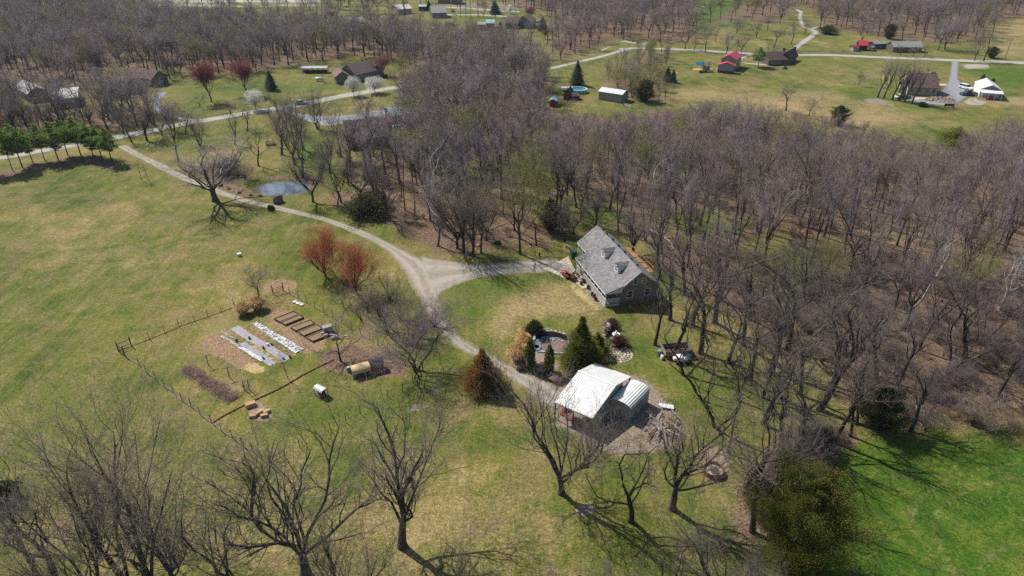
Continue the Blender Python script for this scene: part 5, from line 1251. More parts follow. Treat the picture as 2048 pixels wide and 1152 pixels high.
# ------------------------------------------------------------------ generic gabled building in its own frame: ridge along x, [0,L] x [0,W]
def chevron(W, h, rise, o, t, skew=0.5):
    s1 = rise / (W * skew); s2 = rise / (W * (1 - skew)); m = W * skew
    return [(-o, h - o * s1), (m, h + rise), (W + o, h - o * s2), (W + o, h - o * s2 + t), (m, h + rise + t), (-o, h - o * s1 + t)]
def window(parent, x, y, z, w, h, face, frame='white_paint', lean=False):
    """face: '-y','+y','-x','+x' — frame proud of the wall, a pane inside, a bar across"""
    f, g = MB(), MB(); d = 0.06; b = 0.09
    def bx(mb, a0, z0, a1, z1, p0, p1):
        if face == '-y': mb.box(x + a0, y - p1, z + z0, x + a1, y - p0, z + z1)
        elif face == '+y': mb.box(x + a0, y + p0, z + z0, x + a1, y + p1, z + z1)
        elif face == '-x': mb.box(x - p1, y + a0, z + z0, x - p0, y + a1, z + z1)
        else: mb.box(x + p0, y + a0, z + z0, x + p1, y + a1, z + z1)
    hw = w / 2
    bx(f, -hw - b, 0, -hw, h, 0.004, d); bx(f, hw, 0, hw + b, h, 0.004, d); bx(f, -hw - b, h, hw + b, h + b, 0.004, d); bx(f, -hw - b * 1.3, -b, hw + b * 1.3, 0, 0.004, d + .03); bx(f, -hw, h * .48, hw, h * .54, 0.03, d)
    bx(g, -hw, 0, hw, h, 0.006, 0.028)
    o = f.build('window', M[frame], parent); g.build('pane', M['glass'], o); return o
def door(parent, x, y, z, w, h, face, mat='white_paint'):
    f = MB(); hnd = MB()
    if face in '-y+y':
        s = -1 if face == '-y' else 1; a, b = sorted((y + s * .004, y + s * .06))
        f.box(x - w / 2, a, z, x + w / 2, b, z + h); a, b = sorted((y + s * .06, y + s * .11)); hnd.box(x + w * .32, a, z + h * .45, x + w * .4, b, z + h * .5)
    else:
        s = -1 if face == '-x' else 1; a, b = sorted((x + s * .004, x + s * .06))
        f.box(a, y - w / 2, z, b, y + w / 2, z + h); a, b = sorted((x + s * .06, x + s * .11)); hnd.box(a, y + w * .32, z + h * .45, b, y + w * .4, z + h * .5)
    o = f.build('door', M[mat], parent); hnd.build('handle', M['chrome'], o); return o
def gable(parent, L, W, h, rise, wall, roof, over=0.45, t=0.16, x0=0.0, y0=0.0, z0=0.0, skew=0.5, eave=None, ends=0.35, wallname='wall', roofname='roof', trim=None):
    w = MB(); w.extrude([(y0, z0 - 0.15), (y0 + W, z0 - 0.15), (y0 + W, z0 + h), (y0 + W * skew, z0 + h + rise), (y0, z0 + h)], x0, x0 + L, 'x')
    w.build(wallname, M[wall], parent)
    r = MB(); r.extrude([(p + y0, q + z0 + .004) for p, q in chevron(W, h, rise, over, t, skew)], x0 - ends, x0 + L + ends, 'x')
    ro = r.build(roofname, M[roof], parent)
    if trim:
        f = MB()
        for xx in (x0 - ends - .03, x0 + L + ends + .003):
            f.extrude([(p + y0, q + z0 + .006) for p, q in chevron(W, h, rise, over + .02, t + .02, skew)], xx, xx + .027, 'x')
        f.build('fascia', M[trim], parent)
    return ro
def frame_from(c0, c1, c2):
    """corner c0 shared, c1 along the ridge, c2 across: returns origin, rotation, L, W, mirrored"""
    a, b, c = at(*c0), at(*c1), at(*c2)
    u = (b - a); L = u.length; u = u / L; v = Vector((-u.y, u.x, 0)); W = (c - a).dot(v)
    if W < 0:     # keep the frame right-handed: start from the other end of the ridge
        return b, math.atan2(-u.y, -u.x), L, -W, True
    return a, math.atan2(u.y, u.x), L, W, False
def house(name, label, c0, c1, c2, h, rise, wall, roof, cat='house', group=None, wins=(), trim=None, over=0.45, chimney=None, wmin=0, lmin=0, skew=0.5):
    o, rz, L, W, fl = frame_from(c0, c1, c2); L = max(L, lmin); W = max(W, wmin)
    t = thing(name, label, cat, o, rz, group)
    r = gable(t, L, W, h, rise, wall, roof, over=over, trim=trim, skew=skew)
    for w in wins:
        face, a, z, ww, hh = w[:5]; 
        if face in ('-y', '+y'): window(t, L * a, 0 if face == '-y' else W, z, ww, hh, face)
        else: window(t, 0 if face == '-x' else L, W * a, z, ww, hh, face)
    if chimney:
        c = MB(); cx, cy = L * chimney[0], W * chimney[1]; c.box(cx - .4, cy - .4, h, cx + .4, cy + .4, h + rise + chimney[2]); c.build('chimney', M['wall_brick'], r)
    return t, L, W, fl

# ------------------------------------------------------------------ the grey shingled farmhouse
def farmhouse():
    ang = math.atan2(0.277, 0.961)
    t = thing('farmhouse', 'grey shingled farmhouse with two white dormers and a long white-railed porch', 'house', (15.69, 99.34, 0), ang)
    LY = 19.5; RX, RZ = 6.3, 6.1; wx0, wx1 = 3.05, 9.95; ez = 3.0; xe = 2.4
    def up(x): return RZ - (RZ - ez) / (RX - xe) * abs(RX - x)
    w = MB(); w.extrude([(wx0, -0.1), (wx1, -0.1), (wx1, up(wx1)), (RX, RZ), (wx0, up(wx0))], 0.35, LY - .35, 'y')
    wall = w.build('wall', M['wall_siding'], t)
    f = MB(); f.extrude([(wx0 - .06, -0.1), (wx1 + .06, -0.1), (wx1 + .06, .55), (wx0 - .06, .55)], 0.29, LY - .29, 'y'); f.build('foundation', M['stone'], t)
    th = 0.17
    xr = RX * 2 - xe
    r = MB(); r.extrude([(xe, ez + .005), (RX, RZ + .005), (xr, ez + .005), (xr, ez + th), (RX, RZ + th), (xe, ez + th)], 0, LY, 'y')
    roof = r.build('roof', M['roof_grey'], t)
    # porch roof, flatter, from the main slope out to the front posts
    p = MB(); xa = 3.35; za = up(xa) + th - .02
    p.extrude([(0, 2.62), (xa, za - .14), (xa, za), (0, 2.76)], 0.004, 14.3, 'y'); p.build('porch_roof', M['roof_grey'], t)
    g = MB(); g.extrude([(0, 2.60), (xa - .1, up(xa) - .05), (3.05, 2.60)], 14.20, 14.28, 'y'); g.extrude([(0.02, 2.60), (xa - .2, up(xa) - .12), (3.05, 2.60)], .06, .14, 'y'); g.build('porch_gable', M['white_paint'], t)
    fa = MB()
    fa.extrude([(-.04, 2.58), (-.005, 2.58), (-.005, 2.78), (-.04, 2.78)], 0.0, 14.3, 'y')
    fa.extrude([(xe - .04, ez - .04), (xe - .004, ez - .04), (xe - .004, ez + th), (xe - .04, ez + th)], 14.35, LY, 'y')
    for yy in (-.045, LY + .005):
        fa.extrude([(xe, ez - .08), (RX, RZ - .08), (xr, ez - .08), (xr, ez + th), (RX, RZ + th + .01), (xe, ez + th)], yy, yy + .04, 'y')
    fa.build('fascia', M['white_paint'], t)
    rv = MB(); rv.extrude([(RX - .16, RZ + th - .1), (RX, RZ + th + .035), (RX + .16, RZ + th - .1), (RX, RZ + th - .02)], 0.1, LY - .1, 'y'); rv.build('ridge_cap', M['roof_grey'], t)
    # roof vents on the rear side of the ridge
    for yy in (2.6, 5.0, 7.8, 10.4, 13.1, 15.9, 17.8):
        v = MB(); v.box(RX + .30, yy - .16, RZ - .25, RX + .62, yy + .16, RZ + .18); v.build('roof_vent', M['black'], roof)
    # porch deck, steps and skirting
    d = MB(); d.box(.22, .4, .38, 3.0, 14.2, .5); d.build('porch_floor', M['timber'], t)
    sk = MB(); sk.box(.26, .44, -.05, .32, 14.16, .376); sk.box(.322, .44, -.05, 2.98, .5, .376); sk.build('porch_skirt', M['white_paint'], t)
    for i in range(9):
        pm = MB(); y = .5 + i * (13.55 / 8); pm.box(.28, y - .07, .505, .42, y + .07, 2.70); pm.box(.24, y - .11, 2.5, .46, y + .11, 2.585); pm.build('porch_post', M['white_paint'], t)
    for i in range(8):
        if i == 6: continue
        y0 = .5 + i * (13.55 / 8) + .074; y1 = y0 + 13.55 / 8 - .148; q = MB()
        q.box(.31, y0, 1.36, .39, y1, 1.43); q.box(.32, y0, .62, .38, y1, .68); n = 9
        for k in range(n): yy = y0 + (k + .5) * (y1 - y0) / n; q.box(.33, yy - .03, .682, .37, yy + .03, 1.358)
        q.build('railing', M['white_paint'], t)
    q = MB(); q.box(.44, .46, 1.36, 2.98, .54, 1.43); q.box(.44, .47, .62, 2.98, .53, .68)
    for k in range(11): xx = .58 + k * .225; q.box(xx - .05, .48, .682, xx + .05, .52, 1.358)
    q.build('railing', M['white_paint'], t)
    st = MB()
    for k in range(2): st.box(-.1 - k * .3, 10.7, -.02, .216 - k * .3, 12.2, .36 - k * .18) if k == 0 else st.box(-.42, 10.7, -.02, -.104, 12.2, .18)
    st.build('step', M['concrete'], t)
    # front wall openings under the porch
    door(t, wx0, 11.4, .51, 1.0, 2.05, '-x', 'red_paint')
    for yy in (2.2, 5.0, 8.0, 13.0): window(t, wx0, yy, 1.25, 1.1, 1.25, '-x')
    # gable end
    for xx in (4.7, 8.0): window(t, xx, .35, 1.3, .95, 1.2, '-y')
    for xx in (5.5, 7.1): window(t, xx, .35, 3.75, .75, .95, '-y')
    # far end of the roof: white cheek beside the notch
    ck = MB(); ck.extrude([(2.44, ez - .06), (3.04, ez - .06), (3.04, up(3.04)), ], 14.36, 14.42, 'y'); ck.build('cheek', M['white_paint'], t)
    for yy in (19.2, 16.9): 
        pm = MB(); pm.box(2.5, yy - .07, 0, 2.64, yy + .07, ez); pm.build('porch_post', M['white_paint'], t)
    # two dormers
    for yc in (10.2, 4.4):
        hw = .72; xf = 3.7; zb = up(xf) + th; ze = zb + 1.42; zr = ze + .42
        def back(z): return RX - (RZ + th - z) * (RX - xe) / (RZ - ez)
        dm = MB()
        dm.extrude([(xf, zb - .05), (xf, ze), (back(ze), ze)], yc - hw, yc - hw + .06, 'y'); dm.extrude([(xf, zb - .05), (xf, ze), (back(ze), ze)], yc + hw - .06, yc + hw, 'y')
        dm.add([(xf, yc - hw + .06, zb - .05), (xf, yc + hw - .06, zb - .05), (xf, yc + hw - .06, ze), (xf, yc, zr), (xf, yc - hw + .06, ze),
                (xf + .08, yc - hw + .06, zb - .05), (xf + .08, yc + hw - .06, zb - .05), (xf + .08, yc + hw - .06, ze), (xf + .08, yc, zr), (xf + .08, yc - hw + .06, ze)],
               [(0, 4, 3, 2, 1), (5, 6, 7, 8, 9), (0, 1, 6, 5), (1, 2, 7, 6), (2, 3, 8, 7), (3, 4, 9, 8), (4, 0, 5, 9)])
        dmo = dm.build('dormer', M['white_paint'], t)
        rr = MB(); o_ = .07
        for s in (-1, 1):
            a = Vector((xf - .15, yc, zr + .06)); b = Vector((back(zr) , yc, zr + .06)); c = Vector((back(ze - .04), yc + s * (hw + o_), ze - .02)); d_ = Vector((xf - .15, yc + s * (hw + o_), ze - .02)); dn = Vector((0, 0, -.09))
            vs = [a, b, c, d_, a + dn, b + dn, c + dn, d_ + dn]
            rr.add(vs, [(0, 1, 2, 3), (7, 6, 5, 4), (0, 4, 5, 1), (1, 5, 6, 2), (2, 6, 7, 3), (3, 7, 4, 0)])
        rr.build('dormer_roof', M['roof_grey'], dmo)
        window(t, xf, yc, zb + .35, .66, .95, '-x')
    # gutter downpipe
    dp = MB(); dp.tube([(wx1 + .1, .5, 3.1), (wx1 + .1, .5, .1)], .05, 6); dp.build('downpipe', M['white_paint'], t)
    R = Matrix.Rotation(ang, 4, 'Z')
    def wl(x, y, z=0.0):
        v = R @ Vector((x, y, z)); return Vector((15.69 + v.x, 99.34 + v.y, z))
    return t, wl, ang
FH, wl, FANG = farmhouse()

# new timber deck behind the house
def timber_deck():
    t = thing('timber_deck', 'long orange timber deck under construction along the back of the house', 'deck', wl(10.35, 7.2), FANG)
    L = 11.0; W = 2.3
    for i in range(34):
        if i % 7 == 5: continue
        b = MB(); y = i * L / 34; b.box(.05, y, 1.52, W - (i % 3) * .12, y + .26, 1.56); b.build('plank', M['timber_new'], t)
    j = MB(); j.box(0, 0, 1.26, .08, L, 1.515); j.box(W - .1, 0, 1.26, W - .02, L, 1.515); j.build('joist', M['timber_new'], t)
    for i in range(5):
        p = MB(); p.box(W - .12, i * L / 4.05, -.1, W, i * L / 4.05 + .13, 2.5); p.build('post', M['timber_new'], t)
    r = MB(); r.box(W - .11, .13, 2.38, W - .02, L - .3, 2.46); r.build('rail', M['timber_new'], t)
timber_deck()

# concrete pad and walk
def slab(name, pts, z, mat, kind='structure'):
    m = MB(); n = len(pts); m.add([(p[0], p[1], z) for p in pts], [tuple(range(n))]); o = m.build(name, M[mat])
    if o.data.polygons[0].normal.z < 0: o.data.flip_normals()
    return tag(o, kind=kind)
def slabs(name, corners, nx, ny, z, mat, gap=.03, seed=0, kind='structure'):
    """a paved quad with its joints left open, each slab a part"""
    root = put(name, None, None, corners[0]); tag(root, kind=kind); a, b, c, d = [Vector(q) - Vector(corners[0]) for q in corners]; r = random.Random(seed)
    for i in range(nx):
        for j in range(ny):
            def P(u, v): return a.lerp(b, u).lerp(d.lerp(c, u), v)
            g = gap / max((b - a).length, 1); g2 = gap / max((d - a).length, 1)
            q = [P(i / nx + g, j / ny + g2), P((i + 1) / nx - g, j / ny + g2), P((i + 1) / nx - g, (j + 1) / ny - g2), P(i / nx + g, (j + 1) / ny - g2)]
            dz = r.uniform(0, .012); m = MB(); m.add([(p.x, p.y, -.05) for p in q] + [(p.x, p.y, z + dz) for p in q], [(4, 5, 6, 7), (0, 1, 5, 4), (1, 2, 6, 5), (2, 3, 7, 6), (3, 0, 4, 7)])
            m.build('slab', M[mat], root)
    return root
slabs('concrete_pad', [wl(-5.4, 16.6), wl(-2.6, 11.6), wl(.12, 14.2), wl(.9, 20.2)], 3, 4, .055, 'concrete', .04)
slabs('concrete_walk', [wl(-1.55, 11.3), wl(-1.1, 7.4), wl(.1, 7.4), wl(.05, 13.6)], 1, 4, .06, 'concrete', .03, 3)
slabs('porch_border', [wl(-1.0, 7.0), wl(-.55, .2), wl(.1, .3), wl(.1, 7.2)], 1, 7, .05, 'stone_pale', .05, 4)
def pot(loc, r, h, label, leaf=True):
    t = thing('plant_pot', label, 'plant pot', loc); m = MB()
    m.tube([(0, 0, 0), (0, 0, h * .9), (0, 0, h)], [r * .75, r, r * 1.08], 10); m.build('pot', M['timber_dk'], t)
    b = MB(); b.blob((0, 0, h + r * .5), r * .8, int(loc[0] * 10), .8, .4); b.build('plant', M['bush_purple'], t)
for (x, y), lab in zip(((-.75, 8.9), (-.05, 9.4), (-.1, 7.2), (-.35, 4.6), (-.3, 3.9), (-.4, 3.0)), ('dark pot at the edge of the concrete walk', 'dark pot against the porch beside the walk', 'dark potted shrub at the end of the concrete walk', 'dark pot in the porch border, upper of three', 'dark pot in the porch border, middle of three', 'dark pot in the porch border, lowest of three')):
    pot(wl(x, y, .06), .32, .4, lab)
def bin_(loc, label, mat='dkgreen'):
    t = thing('trash_bin', label, 'trash bin', loc, FANG); m = MB()
    m.extrude([(-.45, 0), (.45, 0), (.55, 1.25), (-.55, 1.25)], -.5, .5, 'y'); m.build('body', M[mat], t)
    l = MB(); l.box(-.6, -.56, 1.254, .6, .56, 1.36); l.build('lid', M[mat], t)
    w = MB(); w.tube([(-.3, .56, .14), (.3, .56, .14)], .14, 10); w.build('wheel', M['black'], t)
bin_(wl(1.75, 19.6), 'dark green bin beside the far corner of the porch')
def flag():
    t = thing('flag', 'small stars and stripes flag on a white pole by the concrete pad', 'flag', wl(.35, 20.4), 0)
    p = MB(); p.tube([(0, 0, 0), (0, 0, 2.3)], .03, 6); p.tube([(0, 0, 2.3), (0, 0, 2.38)], [.05, .02], 6); p.build('pole', M['white_paint'], t)
    W_, H_ = 1.15, .7; v, f, mi = [], [], []; nx = 12
    def P(u, k): return (u * W_ * .9 + .03, math.sin(u * 7) * .09, 1.55 + (k / 13) * H_ - u * .28)
    for k in range(13):
        for i in range(nx):
            q = len(v); v += [P(i / nx, k), P((i + 1) / nx, k), P((i + 1) / nx, k + 1), P(i / nx, k + 1)]; f.append((q, q + 1, q + 2, q + 3)); mi.append(2 if (k >= 6 and i < 5) else (0 if k % 2 == 0 else 1))
    for sx in range(5):
        for sy in range(4):
            c = Vector(P((sx + .5) / 12, 6.7 + sy * 1.6)); q = len(v); v += [tuple(c + Vector((.022 * math.cos(a), -.008, .022 * math.sin(a)))) for a in (math.radians(90 + 72 * i) for i in range(5))]; f.append(tuple(range(q, q + 5))); mi.append(1)
    me = bpy.data.meshes.new('cloth'); me.from_pydata(v, [], f)
    for k_ in ('red_gloss', 'white_paint', 'car_blue'): me.materials.append(M[k_])
    me.polygons.foreach_set('material_index', mi); c = put('cloth', me, t); s = c.modifiers.new('s', 'SOLIDIFY'); s.thickness = .006
flag()
def mower():
    t = thing('ride_on_mower', 'red ride-on mower parked at the corner of the concrete pad', 'mower', wl(-2.2, 12.35, .0), FANG + .2)
    b = MB(); b.extrude([(-.35, .35), (.35, .35), (.33, .85), (.2, .95), (-.2, .95), (-.33, .85)], .15, 1.1, 'y'); b.build('hood', M['red_gloss'], t)
    b = MB(); b.box(-.42, -.95, .32, .42, .14, .6); b.build('chassis', M['red_gloss'], t)
    b = MB(); b.box(-.55, -.5, .12, .55, .5, .3); b.build('mower_deck', M['black'], t)
    b = MB(); b.box(-.25, -.7, .605, .25, -.2, .72); b.box(-.25, -.78, .725, .25, -.66, 1.12); b.build('seat', M['black'], t)
    b = MB(); b.tube([(0, .05, .6), (0, -.1, 1.0)], .03, 6); b.tube([(.2 * math.cos(a), -.12 + .08 * math.sin(a), 1.02 + .18 * math.sin(a)) for a in (i * math.tau / 10 for i in range(11))], .02, 5); b.build('steering_wheel', M['black'], t)
    for x, y, r in ((-.45, .85, .2), (.45, .85, .2), (-.5, -.6, .28), (.5, -.6, .28)):
        b = MB(); b.tube([(x - .1, y, r), (x + .1, y, r)], r, 12); b.build('wheel', M['black'], t)
mower()
def cart():
    t = thing('garden_cart', 'dark flat garden cart with a brown load behind the mower', 'cart', wl(-1.55, 10.9, 0), FANG + .2)
    b = MB(); b.box(-.5, -.7, .38, .5, .7, .46); b.box(-.5, -.7, .462, -.44, .7, .7); b.box(.44, -.7, .462, .5, .7, .7); b.build('tray', M['black'], t)
    b = MB(); b.blob((0, 0, .6), .36, 4, .5, .3); b.build('load', M['rust'], t)
    for s in (-1, 1): b = MB(); b.tube([(s * .52, 0, .2), (s * .62, 0, .2)], .2, 10); b.build('wheel', M['black'], t)
    b = MB(); b.tube([(0, .7, .4), (0, 1.3, .35)], .03, 5); b.build('drawbar', M['iron'], t)
cart()
def chair(loc, rz, label, mat='rust'):
    t = thing('garden_chair', label, 'chair', loc, rz)
    b = MB(); b.box(-.25, -.25, .42, .25, .25, .46); b.build('seat', M[mat], t)
    b = MB(); b.box(-.25, .22, .464, .25, .26, .95); b.build('backrest', M[mat], t)
    for x in (-.22, .22):
        for y in (-.22, .22): b = MB(); b.tube([(x, y, 0), (x, y, .418)], .02, 5); b.build('leg', M[mat], t)
chair(wl(-.3, 11.9, .06), FANG + 1.5, 'dark metal chair on the walk beside the porch steps')
# fallen limb behind the house
def log(name, pts, rad, mat, label, cat='log', kink=True):
    t = thing(name, label, cat, pts[0]); m = MB(); q = [Vector(p) - Vector(pts[0]) for p in pts]; m.tube(q, [rad * (1.1 - .5 * i / (len(q) - 1)) for i in range(len(q))], 7); m.build('stem', M[mat], t, smooth=True)
    r = random.Random(len(label))
    for _ in range(3):
        b = MB(); i = r.randrange(1, len(q)); s_ = q[i]; b.tube([s_, s_ + Vector((r.uniform(-1, 1), r.uniform(-1, 1), r.uniform(.1, .9))) * 1.2], [rad * .4, .02], 5); b.build('branch', M[mat], t)
log('fallen_log', [at(1296, 463) + Vector((0, 0, .3)), at(1312, 470) + Vector((0, 0, .5)), at(1328, 478) + Vector((0, 0, .45)), at(1342, 488) + Vector((0, 0, .25)), at(1347, 500) + Vector((0, 0, .2))], .28, 'bark_white', 'pale fallen tree trunk lying in the wood behind the house')
log('fallen_log', [at(905, 470) + Vector((0, 0, .25)), at(950, 466) + Vector((0, 0, 1.2)), at(1005, 440) + Vector((0, 0, 2.2))], .16, 'bark', 'dark broken bough propped up among the trunks left of the branch drive')
log('fallen_log', [at(1185, 575) + Vector((0, 0, .1)), at(1186, 576) + Vector((0, 0, .1))], .05, 'bark', 'short stick') if False else None
def stump(loc, h, label, mat='bark_white', r=.28):
    t = thing('tree_stump', label, 'stump', loc); m = MB(); m.tube([(0, 0, -.1), (0, 0, .2), (.05, 0, h)], [r * 1.5, r, r * .9], 9); m.build('stem', M[mat], t)
    c = MB(); c.tube([(.05, 0, h + .002), (.05, 0, h + .03)], [r * .88, r * .8], 9); c.build('cut_top', M['straw'], t)
stump(at(933, 509), 1.6, 'pale broken stump at the foot of the paired trunks by the drive', 'bark_white', .22)
stump(at(858, 489), .4, 'short dark stump left of the leaning tree at the fork', 'bark_dk', .25) if False else None
stump(at(1079, 512), .8, 'thin dark stump on the grass beside the branch drive', 'bark_dk', .16)
def boulder(loc, r, label, mat='stone', sq=.8, seed=3):
    m = MB(); m.blob((0, 0, r * .5), r, seed, sq, .28, sub=2); o = m.build('boulder', M[mat], None, loc=loc); return tag(o, label, 'rock')
boulder(at(556, 404), 1.25, 'large brown boulder between the pond and the drive', sq=.9, seed=2)
boulder(at(542, 419), .8, 'dark mossy boulder on the lawn side of the drive', 'bark_dk', seed=5)
for (x, y, r), lab in zip(((457, 378, .45), (478, 386, .4), (501, 391, .35), (521, 393, .4), (442, 372, .5)), ('small rock at the drive edge, second from the sycamore', 'small rock at the drive edge, third from the sycamore', 'small rock at the drive edge below the left end of the pond', 'small rock at the drive edge nearest the large boulder', 'small rock at the drive edge, nearest the sycamore')):
    boulder(at(x, y), r, lab, seed=x)
boulder(at(957, 492), .35, 'pale rock in the leaf litter behind the paired trunks', 'stone_pale', seed=9)
t = thing('picnic_table', 'dark wooden picnic table on the green slope above the pond', 'table', at(540, 289), .3)
b = MB(); b.box(-1.3, -.55, .85, 1.3, .55, .92); b.build('tabletop', M['timber_dk'], t)
for s in (-1, 1):
    b = MB(); b.box(-1.3, s * .95 - .18, .5, 1.3, s * .95 + .18, .56); b.build('bench', M['timber_dk'], t)
    b = MB(); b.box(s * .9 - .06, -1.0, .43, s * .9 + .06, 1.0, .498); b.box(s * .9 - .07, -.5, 0, s * .9 + .07, -.35, .428); b.box(s * .9 - .07, .35, 0, s * .9 + .07, .5, .428); b.box(s * .9 - .07, -.1, .5, s * .9 + .07, .1, .848); b.build('leg', M['timber_dk'], t)
t = thing('woodland_barrel', 'small green feed barrel lying in the leaf litter by the branch drive', 'barrel', at(995, 487), .4)
b = MB(); b.tube([(-.6, 0, .35), (.6, 0, .35)], .35, 12); b.build('drum', M['dkgreen'], t); b = MB(); b.box(-.5, -.3, -.05, -.3, .3, .1); b.box(.3, -.3, -.05, .5, .3, .1); b.build('cradle', M['timber_dk'], t)
t = thing('well_cap', 'small round white and teal drum standing alone on the left lawn', 'drum', at(479, 512), 0)
b = MB(); b.tube([(0, 0, 0), (0, 0, .5)], .4, 14); b.build('drum', M['roof_teal'], t); b = MB(); b.tube([(0, 0, .503), (0, 0, .58)], [.44, .40], 14); b.build('lid', M['white_paint'], t); b = MB(); b.tube([(0, 0, .583), (0, 0, .66)], .08, 8); b.build('knob', M['black'], t)

# ------------------------------------------------------------------ covered pool, walls, fountain
def pool():
    A, B_, C_, D = at(1088, 676), at(1136, 680.5), at(1118, 717), at(1102, 712)
    D = at(1076, 702)
    t = thing('swimming_pool', 'sunken pool under a brown cover with pale blue coping', 'swimming pool', A)
    def R(p): return p - A
    u = R(B_); v = R(D)
    far = u + v
    def P(a, b_): return u * a + v * b_
    cv = MB(); n = 5
    for i in range(n):
        for j in range(n):
            vs = [P(i / n, j / n), P((i + 1) / n, j / n), P((i + 1) / n, (j + 1) / n), P(i / n, (j + 1) / n)]
    N_ = 14; vs, fs = [], []
    for i in range(N_ + 1):
        for j in range(N_ + 1):
            p = P(i / N_, j / N_); seam = .035 if i % 4 == 2 else 0
            vs.append((p.x, p.y, .10 + seam - .06 * math.sin(math.pi * i / N_) * math.sin(math.pi * j / N_)))
    for i in range(N_):
        for j in range(N_): q = i * (N_ + 1) + j; fs.append((q, q + 1, q + N_ + 2, q + N_ + 1))
    cv.add(vs, fs); o = cv.build('cover', M['cover'], t)
    if o.data.polygons[0].normal.z < 0: o.data.flip_normals()
    for a, b_ in ((P(-.03, -.05), P(1.03, -.05)), (P(-.05, -.03), P(-.05, 1.03)), (P(1.05, -.03), P(1.05, 1.03)), (P(-.03, 1.05), P(1.03, 1.05))):
        d = (b_ - a); L = d.length; n_ = max(4, int(L / .9)); ang = math.atan2(d.y, d.x)
        for k in range(n_):
            c = a.lerp(b_, (k + .5) / n_); m = MB(); m.cbox((c.x, c.y, .10), (L / n_ - .03, .30, .16), ang); m.build('coping', M['coping'], t)
    for k, (a_, b_) in enumerate(((.18, .12), (.3, .1), (.42, .13), (.66, .1), (.8, .14), (.2, .3))):
        p = P(a_, b_); m = MB(); m.blob((p.x, p.y, .19), .16, k, .4, .2); m.build('water_bag', M['coping' if k % 2 else 'plastic_white'], t)
    return A
pool()
def dry_wall(name, label, pts, h, courses, block=.55, mat='stone', cap='stone_pale', th=.4):
    """courses of separate stones along a path"""
    t = thing(name, label, 'wall', pts[0]); r = random.Random(len(label)); o = Vector(pts[0])
    share = {}
    for a, b in zip(pts[:-1], pts[1:]):
        a, b = Vector(a) - o, Vector(b) - o; L = (b - a).length; ang = math.atan2((b - a).y, (b - a).x); n = max(1, int(L / block))
        for c in range(courses + 1):
            top = c == courses
            for k in range(n):
                f = (k + .5 + (.25 if c % 2 else -.25) * .8) / n; p = a.lerp(b, min(max(f, .3 / n), 1 - .3 / n)); key = (top, r.randrange(4))
                if key not in share:
                    m = MB(); bw = block * r.uniform(.9, .99); hh = h / courses * .96; m.box(-bw / 2, -th / 2 * r.uniform(.9, 1.05), 0, bw / 2, th / 2, hh if not top else .09); me = m.mesh('stone', M[cap if top else mat]); share[key] = me
                q = put('capstone' if top else 'stone', share[key], t, (p.x + r.uniform(-.02, .02), p.y + r.uniform(-.02, .02), c * h / courses - .02 + (.004 if top else 0)), ang + r.uniform(-.04, .04))
    return t
dry_wall('retaining_wall', 'dark stone retaining wall with pale caps behind the pool', [at(1083, 671), at(1108, 672), at(1133, 679)], .95, 4)
dry_wall('raised_wall', 'low curved pale stone edge of the bed behind the pool wall', [at(1080, 664), at(1086, 660), at(1098, 660), at(1104, 663), at(1110, 668)], .22, 1)
dry_wall('side_wall', 'short dark wall with blue edging left of the pool', [at(1067, 689), at(1072, 672)], .8, 3, cap='coping')
# blue stacked loungers and steps at the pool head
for (x, y, rz), lab in zip(((1069, 695, .3), (1076, 693, .2), (1074, 697, .25)), ('blue grey pool lounger nearest the side wall', 'blue grey pool lounger nearest the pool coping', 'blue grey pool lounger in front of the other two')):
    t = thing('pool_lounger', lab, 'lounger', at(x, y), rz)
    b = MB(); b.box(-.35, -.8, .28, .35, .45, .34); b.build('seat', M['car_grey'], t)
    b = MB(); b.cbox((0, .72, .5), (.7, .62, .05), 0, tilt=(.7, 0)); b.build('backrest', M['coping'], t)
    for sx in (-.3, .3):
        for sy in (-.7, .35): b = MB(); b.box(sx - .03, sy - .03, 0, sx + .03, sy + .03, .278); b.build('leg', M['white_paint'], t)
# stacked stone waterfall pillar
def pillar():
    t = thing('stone_waterfall', 'tall dry stack of brown stones beside the fountain patio', 'stone stack', at(1213, 664)); r = random.Random(8)
    d = (at(1212, 690) - at(1214, 650)).normalized(); n = 0
    for c in range(5):
        for k in range(11 - c):
            f = (k + .5) / (11 - c) - .5; off = d * (-f * (4.2 - c * .45)); m = MB(); m.blob((0, 0, 0), r.uniform(.30, .46), n, .6, .3); n += 1
            m.build('stone', M['stone' if r.random() < .7 else 'stone_pale'], t, loc=(off.x + r.uniform(-.35, .35), off.y + r.uniform(-.1, .1), .18 + c * .3))
pillar()
def fountain():
    t = thing('fountain', 'white tiered garden fountain on a square base', 'fountain', at(1231, 681), .35)
    b = MB(); b.box(-.8, -.55, 0, .8, .55, .5); b.build('base', M['stone_pale'], t, bevel=.05)
    b = MB(); b.tube([(0, 0, .5), (0, 0, .9), (0, 0, 1.0)], [.22, .16, .3], 10); b.build('stem', M['white_paint'], t)
    b = MB(); b.tube([(0, 0, 1.0), (0, 0, 1.12), (0, 0, 1.22)], [.25, .5, .62], 16); b.build('bowl', M['white_paint'], t)
    b = MB(); b.tube([(0, 0, 1.22), (0, 0, 1.5), (0, 0, 1.6), (0, 0, 1.8)], [.12, .1, .2, .1], 10); b.build('finial', M['white_paint'], t)
    t = thing('urn', 'dark grey urn standing in front of the fountain', 'urn', at(1234, 690))
    b = MB(); b.tube([(0, 0, 0), (0, 0, .3), (0, 0, .6), (0, 0, .75), (0, 0, .8)], [.2, .42, .4, .28, .36], 14); b.build('body', M['slate_shingle'], t, smooth=True)
fountain()
